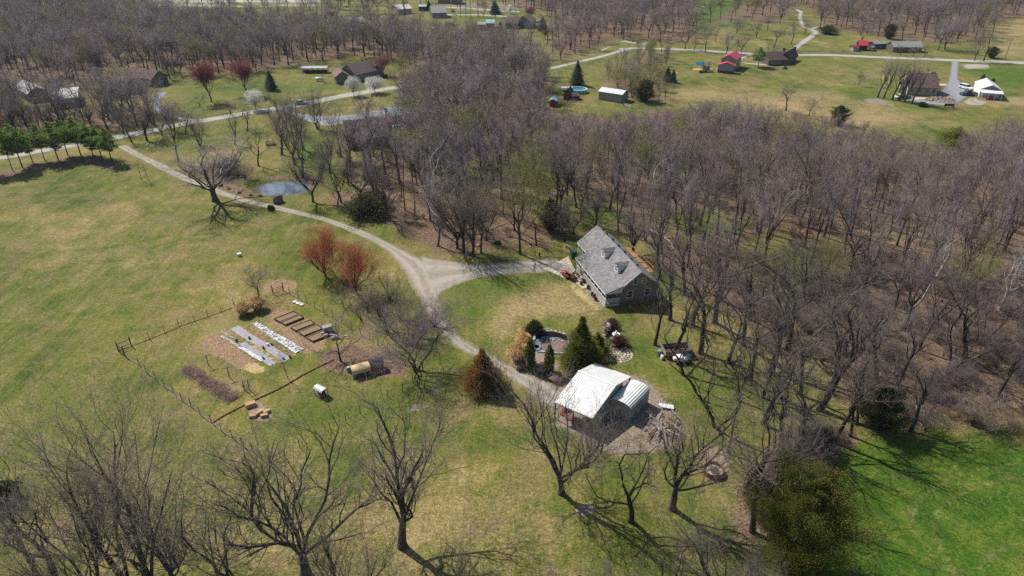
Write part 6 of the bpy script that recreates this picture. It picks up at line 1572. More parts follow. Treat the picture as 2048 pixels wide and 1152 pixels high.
# ring of patio stones
root = put('patio', None, None, at(1236, 708)); tag(root, kind='structure'); r = random.Random(4); k = 0
for ring in range(5):
    for j in range(max(1, ring * 6)):
        a = math.tau * j / max(1, ring * 6) + ring; rr = ring * .52; m = MB(); s = .24; m.extrude([(s * r.uniform(.85, 1.05) * math.cos(q * 1.047 + .2), s * math.sin(q * 1.047 + .2)) for q in range(6)], -.03, .05 + r.uniform(0, .012), 'z')
        m.build('paving_stone', M['stone_pale' if r.random() < .4 else 'concrete'], root, loc=(rr * math.cos(a), rr * math.sin(a), 0)); k += 1
for i, (x, y) in enumerate(((1199, 694), (1203, 700), (1207, 704), (1196, 702), (1212, 709), (1190, 706))):
    boulder(at(x, y), (.4, .5, .35, .3, .4, .3)[i], 'pale boulder in the rockery below the olive shrub', 'stone_pale', seed=i + 20)['group'] = 'rockery boulders'
def clump(loc, H, W, label, mat='dry_grass', n=1200, group=None, name='ornamental_grass'):
    me = tuft(name, int(abs(loc[0]) * 7 + 1), H, W, mat, n, .04); o = put(name, me, None, loc); return tag(o, label, 'ornamental grass', group)
clump(at(1037, 724), 3.3, 4.2, 'big tan ornamental grass beside the drive, below the clipped arborvitae', n=2200)
clump(at(1046, 690), 2.2, 3.0, 'tan ornamental grass behind the first one, left of the side wall', n=1500)
clump(at(1049, 668), 1.4, 2.4, 'low faded grass clump left of the boxwood', n=800)
clump(at(1040, 736), 1.2, 2.2, 'dark low grass in front of the big tan clump', 'dead_brush', 700)
clump(at(1086, 742), 1.3, 2.6, 'reddish dead shrub between the two arborvitaes', 'dead_brush', 900)
clump(at(1112, 760), 1.2, 2.6, 'reddish dead brush in front of the conical cedar', 'dead_brush', 900)
clump(at(487, 628), 2.2, 3.2, 'round golden ornamental grass at the garden fence, left one', n=1800, group='two golden grass clumps')
clump(at(515, 619), 2.4, 3.4, 'round golden ornamental grass at the garden fence, right one', n=1900, group='two golden grass clumps')

# ------------------------------------------------------------------ sheds
def big_shed():
    rz = math.atan2(-.57, .82)
    t = thing('big_shed', 'big open shed under a broad white metal roof at the end of the drive', 'shed', (5.55, 70.9, 0), rz)
    # local x along the eave, y towards the back; front eave at y=0
    L = 5.75; y1, y2 = 6.3, 11.1; z0, z1, z2 = 2.75, 4.0, 2.5
    r = MB()
    r.extrude([(0, z0), (y1, z1), (y2, z2), (y2, z2 + .09), (y1, z1 + .10), (0, z0 + .09)], 0, L, 'x'); roof = r.build('roof', M['roof_white'], t)
    for i in range(17):
        m = MB(); x = .12 + i * (L - .28) / 16
        m.extrude([(.02, z0 + .092), (y1, z1 + .103), (y2 - .02, z2 + .092), (y2 - .02, z2 + .112), (y1, z1 + .125), (.02, z0 + .112)], x, x + .03, 'x'); m.build('roof_rib', M['roof_white'], roof)
    cap = MB(); cap.extrude([(y1 - .22, z1 + .10), (y1, z1 + .165), (y1 + .22, z1 + .075), (y1, z1 + .145)], -.02, L + .02, 'x'); cap.build('ridge_cap', M['roof_white'], roof)
    w = MB()
    w.add([(L - .25, .5, 0), (L - .2, .5, 0), (L - .2, 8.9, 0), (L - .25, 8.9, 0), (L - .25, .5, z0), (L - .2, .5, z0), (L - .2, y1, z1 - .1), (L - .25, y1, z1 - .1), (L - .2, 8.9, 3.15), (L - .25, 8.9, 3.15)],
          [(1, 2, 8, 6, 5), (0, 4, 7, 9, 3), (0, 1, 5, 4), (2, 3, 9, 8), (5, 6, 7, 4), (6, 8, 9, 7), (0, 3, 2, 1)])
    w.build('side_wall', M['wall_greensteel'], t)
    w = MB(); w.add([(.2, 4.0, 0), (.25, 4.0, 0), (.25, 8.9, 0), (.2, 8.9, 0), (.2, 4.0, 3.4), (.25, 4.0, 3.4), (.25, y1, z1 - .1), (.2, y1, z1 - .1), (.25, 8.9, 3.15), (.2, 8.9, 3.15)],
          [(1, 2, 8, 6, 5), (0, 4, 7, 9, 3), (0, 1, 5, 4), (2, 3, 9, 8), (5, 6, 7, 4), (6, 8, 9, 7), (0, 3, 2, 1)]); w.build('side_wall', M['wall_greensteel'], t)
    w = MB(); w.box(.26, 8.85, 0, L - .26, 8.9, 3.1); w.build('back_wall', M['wall_greensteel'], t)
    for x in (.12, L * .5, L - .12):
        for y, zz in ((.15, z0), (y2 - .15, z2)):
            p = MB(); p.box(x - .07, y - .07, -.05, x + .07, y + .07, zz); p.build('post', M['timber_dk'] if y < 1 else M['rust'], t)
    tr = MB(); tr.box(-.02, -.03, z0 - .1, L + .02, -.003, z0 + .10); tr.build('fascia', M['white_paint'], t)
big_shed()
def arch_shed():
    d = Vector((3.19, 4.07, 0)).normalized(); rz = math.atan2(d.y, d.x) - math.pi / 2
    t = thing('container_shed', 'pale green metal shed with a rounded ribbed roof beside the big shed', 'shed', (13.2, 72.05, 0), rz)
    # local x across (0..3), y along (0..5.2)
    W, L, h, rise = 3.0, 5.2, 2.15, .62
    def arc(o=0, t_=0): return [(W / 2 - (W / 2 + o) * math.cos(a), h + t_ + (rise) * math.sin(a)) for a in (math.pi * i / 10 for i in range(11))]
    w = MB(); w.extrude([(0, -.05), (W, -.05)] + arc()[::-1], 0, L, 'y'); w.build('wall', M['wall_greensteel'], t)
    r = MB(); a1 = arc(.06, .012); a2 = arc(.10, .05); r.extrude(a1 + a2[::-1], -.08, L + .08, 'y'); ro = r.build('roof', M['roof_white'], t)
    for i in range(12):
        f = i / 11; a = math.pi * (.06 + .88 * f); x = W / 2 - (W / 2 + .1) * math.cos(a); z = h + .05 + rise * math.sin(a)
        m = MB(); m.cbox((x, L / 2, z + .015), (.06, L + .14, .05), 0, tilt=(0, math.atan2(-rise * math.cos(a), (W / 2) * math.sin(a)))); m.build('roof_rib', M['roof_white'], ro)
    for i in range(8):
        m = MB(); z = .15 + i * .27; m.box(.05, -.025, z, W - .05, -.003, z + .05); m.build('siding_rib', M['wall_greensteel'], t)
    for i in range(16):
        m = MB(); y = .15 + i * .325; m.box(W + .003, y, 0, W + .025, y + .06, h); m.build('siding_rib', M['wall_greensteel'], t)
arch_shed()
# lumber pile and pallets behind the sheds
def pallet(loc, rz, label, group, z=0, mat='timber'):
    t = thing('pallet', label, 'pallet', (loc[0], loc[1], z), rz, group)
    for i in range(7):
        b = MB(); b.box(-.6, -.5 + i * .145, .095, .6, -.5 + i * .145 + .1, .12); b.build('slat', M[mat], t)
    for y in (-.45, 0, .45): b = MB(); b.box(-.6, y - .05, 0, .6, y + .05, .092); b.build('runner', M[mat], t)
LP = at(1318, 852)
k = 0
for (x, y), rz in (((1297, 848), .3), ((1310, 846), .35), ((1290, 856), .3), ((1303, 861), .25), ((1316, 864), .4)):
    pallet(at(x, y), rz + .3, 'weathered wooden pallet in the lumber pile behind the rounded shed', 'pallets of the lumber pile', z=.02 + (k % 2) * .14); k += 1
r = random.Random(12)
for i in range(34):
    p = at(r.uniform(1300, 1352), r.uniform(832, 880)); L = r.uniform(1.2, 3.2); m = MB(); m.cbox((0, 0, 0), (L, r.uniform(.1, .25), .06), 0)
    bk = r.choice(('timber', 'timber', 'timber', 'timber', 'timber_dk', 'rust')); o = m.build('board', M[bk], None, loc=(p.x, p.y, .1 + r.uniform(0, .55)), rz=r.choice((.6, 2.1, 1.2)) + r.uniform(-.4, .4))
    o.rotation_euler = (r.uniform(-.15, .15), r.uniform(-.12, .12), o.rotation_euler.z); tag(o, {'timber': 'loose grey board', 'timber_dk': 'loose dark board', 'rust': 'loose rusty strip'}[bk] + ' thrown on the lumber pile behind the rounded shed', 'board', 'loose boards of the lumber pile')
m = MB(); m.cbox((0, 0, .35), (2.0, .75, .06), 0, tilt=(.08, .05)); o = m.build('white_sheet', M['white_paint'], None, loc=at(1332, 816), rz=-.2); tag(o, 'white sheet leaning at the top of the lumber pile', 'panel')
m = MB(); m.blob((0, 0, .3), .42, 3, .8, .2, sub=2); o = m.build('white_bag', M['plastic_white'], None, loc=at(1322, 862)); tag(o, 'crumpled white sack on the lumber pile', 'sack')
for i, (x, y) in enumerate(((1131, 851), (1140, 858), (1149, 865), (1160, 870))):
    pallet(at(x, y - 22), -.6, ('reddish pallet stacked at the front corner of the big shed', 'pallet leaning beside the reddish one under the big shed eave', 'third pallet along the front of the big shed', 'last pallet along the front of the big shed')[i], 'pallets along the big shed', z=.05 + .13 * i, mat='rust' if i % 2 == 0 else 'timber')
t = thing('toy_tractor', 'faded pink and red toy tractor at the left front corner of the big shed', 'toy', at(1133, 822), .5)
b = MB(); b.box(-.6, -.25, .25, .5, .25, .55); b.box(-.5, -.2, .552, -.1, .2, .85); b.build('body', M['pink'], t)
for x in (-.4, .4):
    for y in (-.3, .3): b = MB(); b.tube([(x, y - .06, .2), (x, y + .06, .2)], .2, 10); b.build('wheel', M['black'], t)
# fire ring
def fire_ring():
    t = thing('fire_ring', 'rusty steel fire ring filled with ash and sticks', 'fire ring', at(1426, 945))
    b = MB(); n = 28; R1, R2, H_ = 1.22, 1.15, .62; vs = []
    for R_, z in ((R1, 0), (R1, H_), (R2, H_), (R2, 0)): vs += [(R_ * math.cos(math.tau * i / n), R_ * math.sin(math.tau * i / n), z) for i in range(n)]
    fs = []
    for k in range(4):
        for i in range(n): a, c = k * n + i, k * n + (i + 1) % n; q = ((k + 1) % 4) * n; fs.append((a, c, q + (i + 1) % n, q + i))
    b.add(vs, fs); b.build('ring', M['rust'], t)
    b = MB(); b.tube([(1.2 * math.cos(math.tau * i / 28), 1.2 * math.sin(math.tau * i / 28), H_ + .02) for i in range(29)], .035, 5, cap=False); b.build('rim', M['rust'], t)
    a = MB(); rr = random.Random(2); vs = [(0, 0, .42)] + [(1.13 * math.cos(math.tau * i / 20), 1.13 * math.sin(math.tau * i / 20), .3) for i in range(20)]
    a.add(vs, [(0, i + 1, (i + 1) % 20 + 1) for i in range(20)]); a.build('ash_bed', M['stone_pale'], t)
    s = MB()
    for _ in range(60):
        c = Vector((rr.gauss(0, .4), rr.gauss(0, .4), .42 + rr.random() * .25)); d = Vector((rr.uniform(-1, 1), rr.uniform(-1, 1), rr.uniform(-.2, .3))).normalized() * rr.uniform(.2, .5); s.tube([c - d, c + d], .025, 4)
    tag(s.build('sticks', M['timber'], t), kind='stuff')
fire_ring()
# wooden trailer with white machine
def trailer():
    P0 = at(1352, 708); t = thing('utility_trailer', 'wooden-sided utility trailer parked under the trees on the lawn', 'trailer', P0, .12)
    W, L = 4.2, 2.3
    b = MB(); b.box(-W / 2, -L / 2, .5, W / 2, L / 2, .6); b.build('bed', M['timber_dk'], t)
    for y, nm in ((-L / 2, 'side_board'), (L / 2 - .06, 'side_board')):
        for i in range(3): b = MB(); b.box(-W / 2, y, .61 + i * .25, W / 2, y + .055, .61 + i * .25 + .23); b.build('plank', M['timber'], t)
    for x in (-W / 2, W / 2 - .06):
        for i in range(3): b = MB(); b.box(x, -L / 2 + .06, .61 + i * .25, x + .055, L / 2 - .065, .61 + i * .25 + .23); b.build('plank', M['timber'], t)
    for s in (-1, 1): b = MB(); b.tube([(0, s * (L / 2 + .15) - .1, .36), (0, s * (L / 2 + .15) + .1, .36)], .36, 14); b.build('wheel', M['black'], t)
    b = MB(); b.tube([(-W / 2, 0, .5), (-W / 2 - 1.3, 0, .45)], .05, 6); b.build('tongue', M['iron'], t)
    t = thing('garden_tractor', 'white garden tractor standing in front of the wooden trailer', 'tractor', at(1363, 724), .1)
    b = MB(); b.box(-.9, -.55, .45, .1, .55, 1.15); b.build('hood', M['car_white'], t, bevel=.06)
    b = MB(); b.box(.12, -.5, .4, 1.2, .5, .8); b.build('chassis', M['car_white'], t, bevel=.04)
    b = MB(); b.box(.35, -.3, .805, .95, .3, .95); b.box(.85, -.3, .955, 1.0, .3, 1.35); b.build('seat', M['coping'], t)
    b = MB(); b.box(-1.35, -.35, .5, -.95, .35, .95); b.build('front_drum', M['white_paint'], t, bevel=.08)
    for x, y, q in ((-.7, -.62, .3), (-.7, .62, .3), (.8, -.6, .45), (.8, .6, .45)): b = MB(); b.tube([(x, y - .12, q), (x, y + .12, q)], q, 14); b.build('wheel', M['black'], t)
    t = thing('scrap_heap', 'heap of dark implements and a grey barrel left of the white tractor', 'implements', at(1330, 712), 0); rr = random.Random(6)
    b = MB(); b.tube([(-.9, .2, 0), (-.9, .2, .9)], .32, 12); b.build('barrel', M['car_grey'], t); b = MB(); b.tube([(-.8, -.8, .35), (-.5, -.8, .35)], .35, 12); b.build('wheel', M['white_paint'], t)
    for k in range(9): b = MB(); b.cbox((rr.uniform(-.5, 1.0), rr.uniform(-.9, .5), .2 + rr.random() * .3), (rr.uniform(.4, 1.3), .12, .14), rr.uniform(0, 3), tilt=(rr.uniform(-.3, .3), rr.uniform(-.3, .3))); b.build('iron_bar', M['black' if k % 2 else 'rust'], t)
    m = MB(); m.blob((0, 0, .42), .42, 1, 1.0, .03, sub=2); o = m.build('green_ball', M['green_plastic'], None, smooth=True, loc=at(1379, 717)); tag(o, 'bright teal green ball on the ground right of the white tractor', 'ball')
trailer()

# ------------------------------------------------------------------ garden
def garden():
    # fence: T-posts, strands of wire and a pale base strip
    TL = [at(237, 702), at(263, 692), at(299, 679), at(330, 666.5), at(359, 654), at(389, 643), at(416, 634), at(443, 624.5), at(469, 614.5), at(496, 607), at(520, 596), at(546, 588), at(567, 582)]
    TR = [at(567, 582), at(580, 588), at(597, 597.5), at(613, 605.5), at(630, 616.5), at(648, 626), at(665, 636), at(684, 647), at(703, 658), at(722, 670), at(740, 680), at(757, 691), at(775, 701), at(793, 711), at(811, 722), at(828, 732), at(846, 744)]
    BL = [at(237, 702), at(250, 712), at(279, 731), at(293, 745), at(311, 757), at(328, 773), at(347, 785), at(364, 801), at(382, 813), at(401, 829), at(423, 845), at(443, 862), at(465, 876), at(485, 891), at(506, 903), at(523, 917), at(541, 932)]
    BR = [at(541, 932), at(570, 916), at(600, 896), at(632, 878), at(662, 862), at(692, 845), at(721, 828), at(749, 818), at(776, 794), at(805, 784), at(826, 766), at(846, 744)]
    t = thing('garden_fence', 'wire fence on dark steel posts enclosing the garden', 'fence', TL[0]); o = Vector(TL[0]); r = random.Random(3)
    pm = MB(); pm.box(-.036, -.036, -.2, .036, .036, 1.5); pm.box(-.06, -.02, .3, -.03, .02, .36); pme = pm.mesh('post', M['iron'])
    big = MB(); big.tube([(0, 0, -.2), (0, 0, 1.75)], .085, 7); bme = big.mesh('corner_post', M['timber_dk'])
    for side in (TL, TR, BL, BR):
        for i, p in enumerate(side[:-1] if side is not TR else side[:-1]):
            if side is TR and i == 0 or side is BL and i == 0: continue
            q = p - o; s = put('post', pme, t, (q.x, q.y, 0), r.uniform(0, 3), (1, 1, r.uniform(.93, 1.07))); s.rotation_euler = (r.gauss(0, .03), r.gauss(0, .03), s.rotation_euler.z)
    for p in (TL[0], TL[-1], TL[-2], BL[-1], BL[1], TL[1], BR[-1]):
        q = p - o; put('corner_post', bme, t, (q.x, q.y, 0))
    w = MB()
    for side in (TL, TR, BL, BR):
        for a, b in zip(side[:-1], side[1:]):
            for z in (.15, .5, .85, 1.2):
                w.tube([a - o + Vector((0, 0, z)), (a + b) / 2 - o + Vector((0, 0, z - .02)), b - o + Vector((0, 0, z))], .007, 3, cap=False)
            n = int((b - a).length / .45)
            for k in range(1, n): c = a.lerp(b, k / n) - o; w.tube([c + Vector((0, 0, .1)), c + Vector((0, 0, 1.2))], .005, 3, cap=False)
    tag(w.build('wire', M['iron'], t), kind='stuff')
    for a, b in ((TL[0], TL[1]), (BL[0], BL[1]), (BL[-1] + Vector((0, 0, 0)), BR[1])):
        for z in (.45, 1.25): bb = MB(); bb.tube([a - o + Vector((0, 0, z)), b - o + Vector((0, 0, z))], .05, 6); bb.build('brace_rail', M['timber_dk'], t)
    # pale strip along the foot of the left side
    for a, b in list(zip(BL[1:-1], BL[2:])) + list(zip(TL[:-3], TL[1:-2])):
        d = b - a; m = MB(); c = (a + b) / 2 - o; left = (a in BL[1:-1])
        m.cbox((c.x, c.y, .05), (d.length - .04, .13 if left else .05, .09 if left else .05), math.atan2(d.y, d.x)); m.build('kickboard', M['timber' if left else 'timber_dk'], t)
    # field gate in the top corner
    g = thing('field_gate', 'brown metal gate with five bars in the upper corner of the garden fence', 'gate', at(546, 590), 0); go = Vector(at(546, 590)); d = Vector(at(567, 584)) - go; ang = math.atan2(d.y, d.x); L = d.length; g.rotation_euler.z = ang
    for z in (.25, .5, .75, 1.0, 1.3): b = MB(); b.tube([(.15, -.18, z), (L - .15, -.18, z)], .03, 6); b.build('bar', M['rust'], g)
    for x in (.15, L / 2, L - .15): b = MB(); b.tube([(x, -.18, .22), (x, -.18, 1.33)], .03, 6); b.build('upright', M['rust'], g)
    # low edging between garden and run
    e = thing('log_edging', 'low dark red edging line between the garden beds and the chicken run', 'edging', at(426, 845)); eo = Vector(at(426, 845)); pts = [at(426, 845), at(455, 828), at(490, 810), at(520, 796), at(550, 782), at(580, 766), at(610, 748), at(640, 733), at(668, 720)]
    for a, b in zip(pts[:-1], pts[1:]):
        n = 4
        for k in range(n):
            p, q = a.lerp(b, k / n), a.lerp(b, (k + .93) / n); m = MB(); dd = q - p; c = (p + q) / 2 - eo; m.cbox((c.x, c.y + r.uniform(-.05, .05), .07), (dd.length, .14, .16), math.atan2(dd.y, dd.x) + r.uniform(-.1, .1)); m.build('log', M['timber_dk' if r.random() < .6 else 'rust'], e)
    # plastic strips
    def strip(name, label, a, b, w0, w1, mat, seed, side=1.0, n=46, rough=.05, z=.02):
        A, B_ = at(*a), at(*b); dd = B_ - A; u = dd.normalized(); v = Vector((-u.y, u.x, 0)); rr = random.Random(seed); vs, fs, c = [], [], 7
        for i in range(n + 1):
            f = i / n; w = w0 * (1 - f) + w1 * f; w += rr.uniform(-.06, .06); sh = .12 * math.sin(f * 9 + seed)
            for j in range(c): q = A + dd * f + v * ((j / (c - 1) - .5) * w + sh * .5); vs.append((q.x - A.x, q.y - A.y, z + (rr.random() ** 2) * rough * (1 if 0 < j < c - 1 else .3)))
        for i in range(n):
            for j in range(c - 1): q = i * c + j; fs.append((q, q + 1, q + c + 1, q + c))
        m = MB(); m.add(vs, fs); o_ = m.build(name, M[mat], None, smooth=False, loc=A)
        if o_.data.polygons[0].normal.z < 0: o_.data.flip_normals()
        s = o_.modifiers.new('s', 'SOLIDIFY'); s.thickness = .008; return tag(o_, label, 'ground cover')
    strip('row_cover', 'wrinkled white row cover, rightmost of the garden strips', (509, 646), (600, 703), .9, 1.5, 'plastic_white', 1, rough=.22, n=90)
    strip('weed_fabric', 'wide grey weed fabric strip in the middle of the garden', (468, 655), (576, 720), 1.5, 1.3, 'plastic_grey', 2, rough=.07)
    strip('weed_fabric', 'grey weed fabric strip, lower of the two in the garden', (484, 686), (547, 729), 1.0, 1.1, 'plastic_grey', 3, rough=.07)
    strip('plastic_edge', 'thin white plastic edge along the lower grey strip', (443, 672), (478, 693), .3, .4, 'plastic_white', 4, rough=.15, z=.05)
    strip('plastic_edge', 'white plastic band continuing beside the lower grey strip', (478, 694), (526, 721), .45, .75, 'plastic_white', 5, rough=.1, z=.05)
    strip('plastic_edge', 'white plastic ribbon between the two grey strips, at their upper end', (443, 664), (475, 680), .3, .25, 'plastic_white', 6, rough=.15, z=.05)
    for (x, y, mt), lab in zip(((526, 717, 'blue'), (567, 718, 'blue'), (536, 691, 'plastic_white'), (543, 689, 'green_plastic'), (473, 682, 'black'), (499, 678, 'black'), (527, 697, 'black'), (580, 715, 'black')),
        ('blue bucket at the end of the lower grey strip', 'blue bucket at the end of the wide grey strip', 'white bucket lying on the wide grey strip', 'green bucket beside the white one on the wide grey strip', 'black pot at the top of the lower grey strip', 'black pot on the upper part of the wide grey strip', 'black pot in the middle of the wide grey strip', 'black pot in the grass right of the blue bucket')):
        b_ = thing('bucket', lab, 'bucket', at(x, y) + Vector((0, 0, .03)), r.uniform(0, 3)); m = MB(); m.tube([(0, 0, .02), (0, 0, .36)], [.15, .2], 12); m.build('body', M[mt], b_); m = MB(); m.tube([(.21 * math.cos(a), .21 * math.sin(a), .37) for a in (i * math.tau / 12 for i in range(13))], .012, 4, cap=False); m.build('rim', M[mt], b_)
    # raised beds
    beds = (((551, 641), (588, 624.5), (607, 637), (571, 651)), ((571, 653), (609, 638.5), (629, 650), (592, 665)), ((592, 667), (631, 652), (646, 660), (609, 674)), ((610, 675), (647, 661.5), (665, 671), (627, 686)))
    beds = (((572, 652), (589, 645), (609, 637), (592.5, 644)),)
    quads = [((549, 640), (588, 625), (600, 632), (562, 647)), ((571, 652), (608, 637), (597, 631), (561, 645)), ((592, 664), (630, 649), (620, 642), (581, 657)), ((608, 674), (646, 659), (634, 651), (597, 666)), ((626, 685), (662, 671), (650, 662), (613, 677))]
    labs = ('farthest raised timber bed, nearest the golden grasses', 'second raised timber bed from the golden grasses', 'third raised timber bed, in the middle of the row', 'fourth raised timber bed from the golden grasses', 'last raised timber bed, beside the fruit tree')
    for qd, lab in zip(quads, labs):
        P_ = [Vector(at(*q)) for q in qd]; b_ = thing('raised_bed', lab, 'raised bed', P_[0], 0, 'raised beds')
        Q = [p - P_[0] for p in P_]; inn = MB(); cc = sum(Q, Vector()) / 4
        for i in range(4):
            a, c = Q[i], Q[(i + 1) % 4]; dd = c - a; m = MB(); md = (a + c) / 2; m.cbox((md.x, md.y, .15), (dd.length + .04 if i % 2 == 0 else dd.length - .1, .09, .34 if i % 2 == 0 else .33), math.atan2(dd.y, dd.x)); m.build('side_board', M['timber_dk' if i != 2 else 'timber'], b_)
        s_ = [cc + (q - cc) * .94 for q in Q]; inn.add([(p.x, p.y, .22) for p in s_], [(0, 1, 2, 3)]); so = inn.build('soil', M['soil'], b_)
        if so.data.polygons[0].normal.z < 0: so.data.flip_normals()
    # brush row
    A, B_ = at(370, 737), at(468, 800); bme = tuft('brush', 7, .7, 1.6, 'dead_brush', 260, .02, .5)
    v, f = [], []; rr = random.Random(21); dd = B_ - A; side = Vector((-dd.y, dd.x, 0)).normalized()
    for _ in range(2600):
        c = A + dd * rr.random() + side * rr.gauss(0, .52) - A; a = Vector((rr.uniform(-1, 1), rr.uniform(-1, 1), rr.uniform(-.1, .6))).normalized(); L = rr.uniform(.15, .5); w_ = a.orthogonal().normalized() * .025; z = rr.random() ** 1.5 * .55
        q = c + Vector((0, 0, z)); k = len(v); v += [tuple(q - a * L + w_), tuple(q - a * L - w_), tuple(q + a * L), tuple(q + w_.cross(a) * 2 + a * .0)]; f += [(k, k + 1, k + 2), (k, k + 2, k + 3), (k + 1, k + 3, k + 2)]
    me = bpy.data.meshes.new('brush_row'); me.from_pydata(v, [], f); me.materials.append(M['dead_brush']); o_ = put('brush_row', me, None, (A.x, A.y, 0)); tag(o_, 'long low row of dead brown brush along the lower side of the garden', 'brush row')
    # T-shaped vine supports
    for (x, y), lab in zip(((417, 731), (459, 755), (499, 780), (489, 780)), ('T-shaped vine post nearest the brush row end', 'middle T-shaped vine post', 'T-shaped vine post at the vine tangle', 'second leg of the vine support at the tangle')):
        s = thing('vine_post', lab, 'post', at(x, y), 0); m = MB(); m.tube([(0, 0, -.1), (0, 0, 1.8)], .06, 7); m.build('post', M['timber_dk'], s)
        if 'second' not in lab: m = MB(); m.cbox((0, 0, 1.86), (1.3, .1, .1), .62); m.build('crossbar', M['timber'], s)
    tg = tree(SMALL[0], 'grape_vine', at(488, 778), 2.0, 'tangled bare vine between the two legs of the last vine post', 'vine', w=2.6)
    # straw bales
    for (x, y, rz, s), lab in zip(((502, 812, .55, 1.35), (506, 834, .2, .95), (517, 828, .9, .95), (529, 833, .4, .95), (534, 825, .8, .95), (523, 824, .3, .9)), ('big straw bale at the lower edging line', 'straw bale lowest in the group', 'straw bale in the middle of the group', 'straw bale on the right of the group', 'straw bale at the far right of the group', 'straw bale at the back of the group')):
        t_ = thing('straw_bale', lab, 'straw bale', at(x, y), rz, 'straw bales'); m = MB(); m.box(-.5 * s, -.3 * s, 0, .5 * s, .3 * s, .42 * s); m.build('bale', M['straw'], t_, bevel=.05)
        for xx in (-.2, .2): m = MB(); m.box(xx * s - .01, -.3 * s - .008, .004, xx * s + .01, .3 * s + .008, .42 * s + .008); m.build('twine', M['timber'], t_)
    # hive box and junk
    hb = thing('hive_box', 'pale box with a white lid beside the raised beds', 'box', at(656, 663), .55)
    m = MB(); m.box(-.75, -.4, 0, .75, .4, .95); m.build('body', M['car_grey'], hb); m = MB(); m.box(-.8, -.45, .954, .8, .45, 1.08); m.build('lid', M['stone_pale'], hb)
    for (x, y), lab in zip(((646, 669), (652, 673), (667, 678), (674, 676)), ('pale cinder block left of the hive box', 'pale cinder block in front of the hive box', 'broken white panel among the junk by the hive box', 'grey block at the right of the junk by the hive box')):
        m = MB(); m.cbox((0, 0, .2), (.7, .35, .4), .5); o_ = m.build('block', M['stone_pale'], None, loc=at(x, y)); tag(o_, lab, 'block')
    hs = MB(); hs.tube([(0, 0, .3), (.8, -.5, .6), (1.6, -.9, .3), (2.1, -.3, .35), (2.8, -.7, .5), (3.2, -.2, .2), (2.6, .2, .2), (2.0, -.2, .25)], .07, 6); o_ = hs.build('white_hose', M['plastic_white'], None, loc=at(661, 672)); tag(o_, 'looped white hose on the junk right of the hive box', 'hose')
    for (x, y), lab in zip(((590, 605), (597, 608), (604, 610)), ('white feed sack at the inner side of the fence, left of three', 'white feed sack at the inner side of the fence, middle of three', 'white feed sack at the inner side of the fence, right of three')):
        m = MB(); m.blob((0, 0, .12), .45, x, .4, .3); o_ = m.build('sack', M['plastic_white'], None, loc=at(x, y)); tag(o_, lab, 'sack')
    # round topped shelters
    def hoop(name, label, cat, loc, rz, W, L, h, rise, mat, legs='iron', fabric_side=False, seams=0):
        t_ = thing(name, label, cat, loc, rz); n = 10
        arc = [(W / 2 * -math.cos(math.pi * i / n), h + rise * math.sin(math.pi * i / n)) for i in range(n + 1)]; arc2 = [(x * 1.02, z + .03) for x, z in arc]
        m = MB(); m.extrude(arc + arc2[::-1], -L / 2, L / 2, 'x'); cv = m.build('canopy', M[mat], t_)
        for k in range(seams):
            a3 = [(x * 1.03, z + .035) for x, z in arc]; a4 = [(x * 1.05, z + .06) for x, z in arc]; xx = -L / 2 + (k + .5) * L / seams; m = MB(); m.extrude(a3 + a4[::-1], xx, xx + .03, 'x'); m.build('seam', M[mat], cv)
        for x in (-L / 2 + .05, L / 2 - .05):
            for y in (-W / 2 + .03, W / 2 - .03): m = MB(); m.tube([(x, y, 0), (x, y, h)], .04, 6); m.build('leg', M[legs], t_)
        m = MB(); m.box(-L / 2, -W / 2 + .02, .05, L / 2, -W / 2 + .06, .15); m.box(-L / 2, W / 2 - .06, .05, L / 2, W / 2 - .02, .15); m.build('base_rail', M[legs], t_)
        return t_
    c1 = hoop('chicken_tractor', 'small chicken shelter with a silver rounded cover on the green grass', 'chicken shelter', at(643, 790), -.62, 1.15, 1.75, .95, .45, 'tarp_silver', seams=4)
    m = MB(); m.box(-.3, -.3, .2, .5, .35, .8); m.build('nest_box', M['timber_dk'], c1); m = MB(); m.box(-.8, -.5, .05, .85, .5, .12); m.build('floor', M['black'], c1)
    c2 = hoop('tarp_shelter', 'shelter with a tan ribbed tarp roof and blue feed drums', 'shelter', at(722, 748), .45, 2.0, 2.7, .85, .75, 'tarp_tan', legs='timber_dk', seams=7)
    m = MB(); m.box(-1.3, .55, .1, 1.3, .6, .85); m.box(1.28, -.9, .1, 1.33, .54, 1.2); m.build('back_panel', M['tarp_tan'], c2)
    for (x, y), lab in zip(((698, 743), (710, 755)), ('blue feed drum at the upper corner of the tan shelter', 'blue feed drum at the lower corner of the tan shelter')):
        b_ = thing('blue_drum', lab, 'drum', at(x, y)); m = MB(); m.tube([(0, 0, 0), (0, 0, .1), (0, 0, .7), (0, 0, .78)], [.27, .3, .3, .24], 14); m.build('drum', M['blue'], b_); m = MB(); m.tube([(0, 0, .783), (0, 0, .82)], .26, 14); m.build('lid', M['coping'], b_)
    co = thing('chicken_coop', 'little grey shingled coop beside the tan shelter', 'chicken coop', at(753, 738), .42)
    gable(co, 1.9, 1.5, .95, .6, 'red_paint', 'slate_shingle', over=.18, t=.06, ends=.12, x0=-.95, y0=-.75, z0=.35)
    for x in (-.85, .85):
        for y in (-.65, .65): m = MB(); m.box(x - .05, y - .05, 0, x + .05, y + .05, .198); m.build('leg', M['timber_dk'], co)
    m = MB(); m.box(-.3, -.79, .4, .3, -.755, 1.0); m.build('door', M['timber_dk'], co)
M['soil'] = mat_speckle('mulched_soil', (0.14, 0.085, 0.045), (0.32, 0.22, 0.11), 3, 0.95, 0.5)
garden()

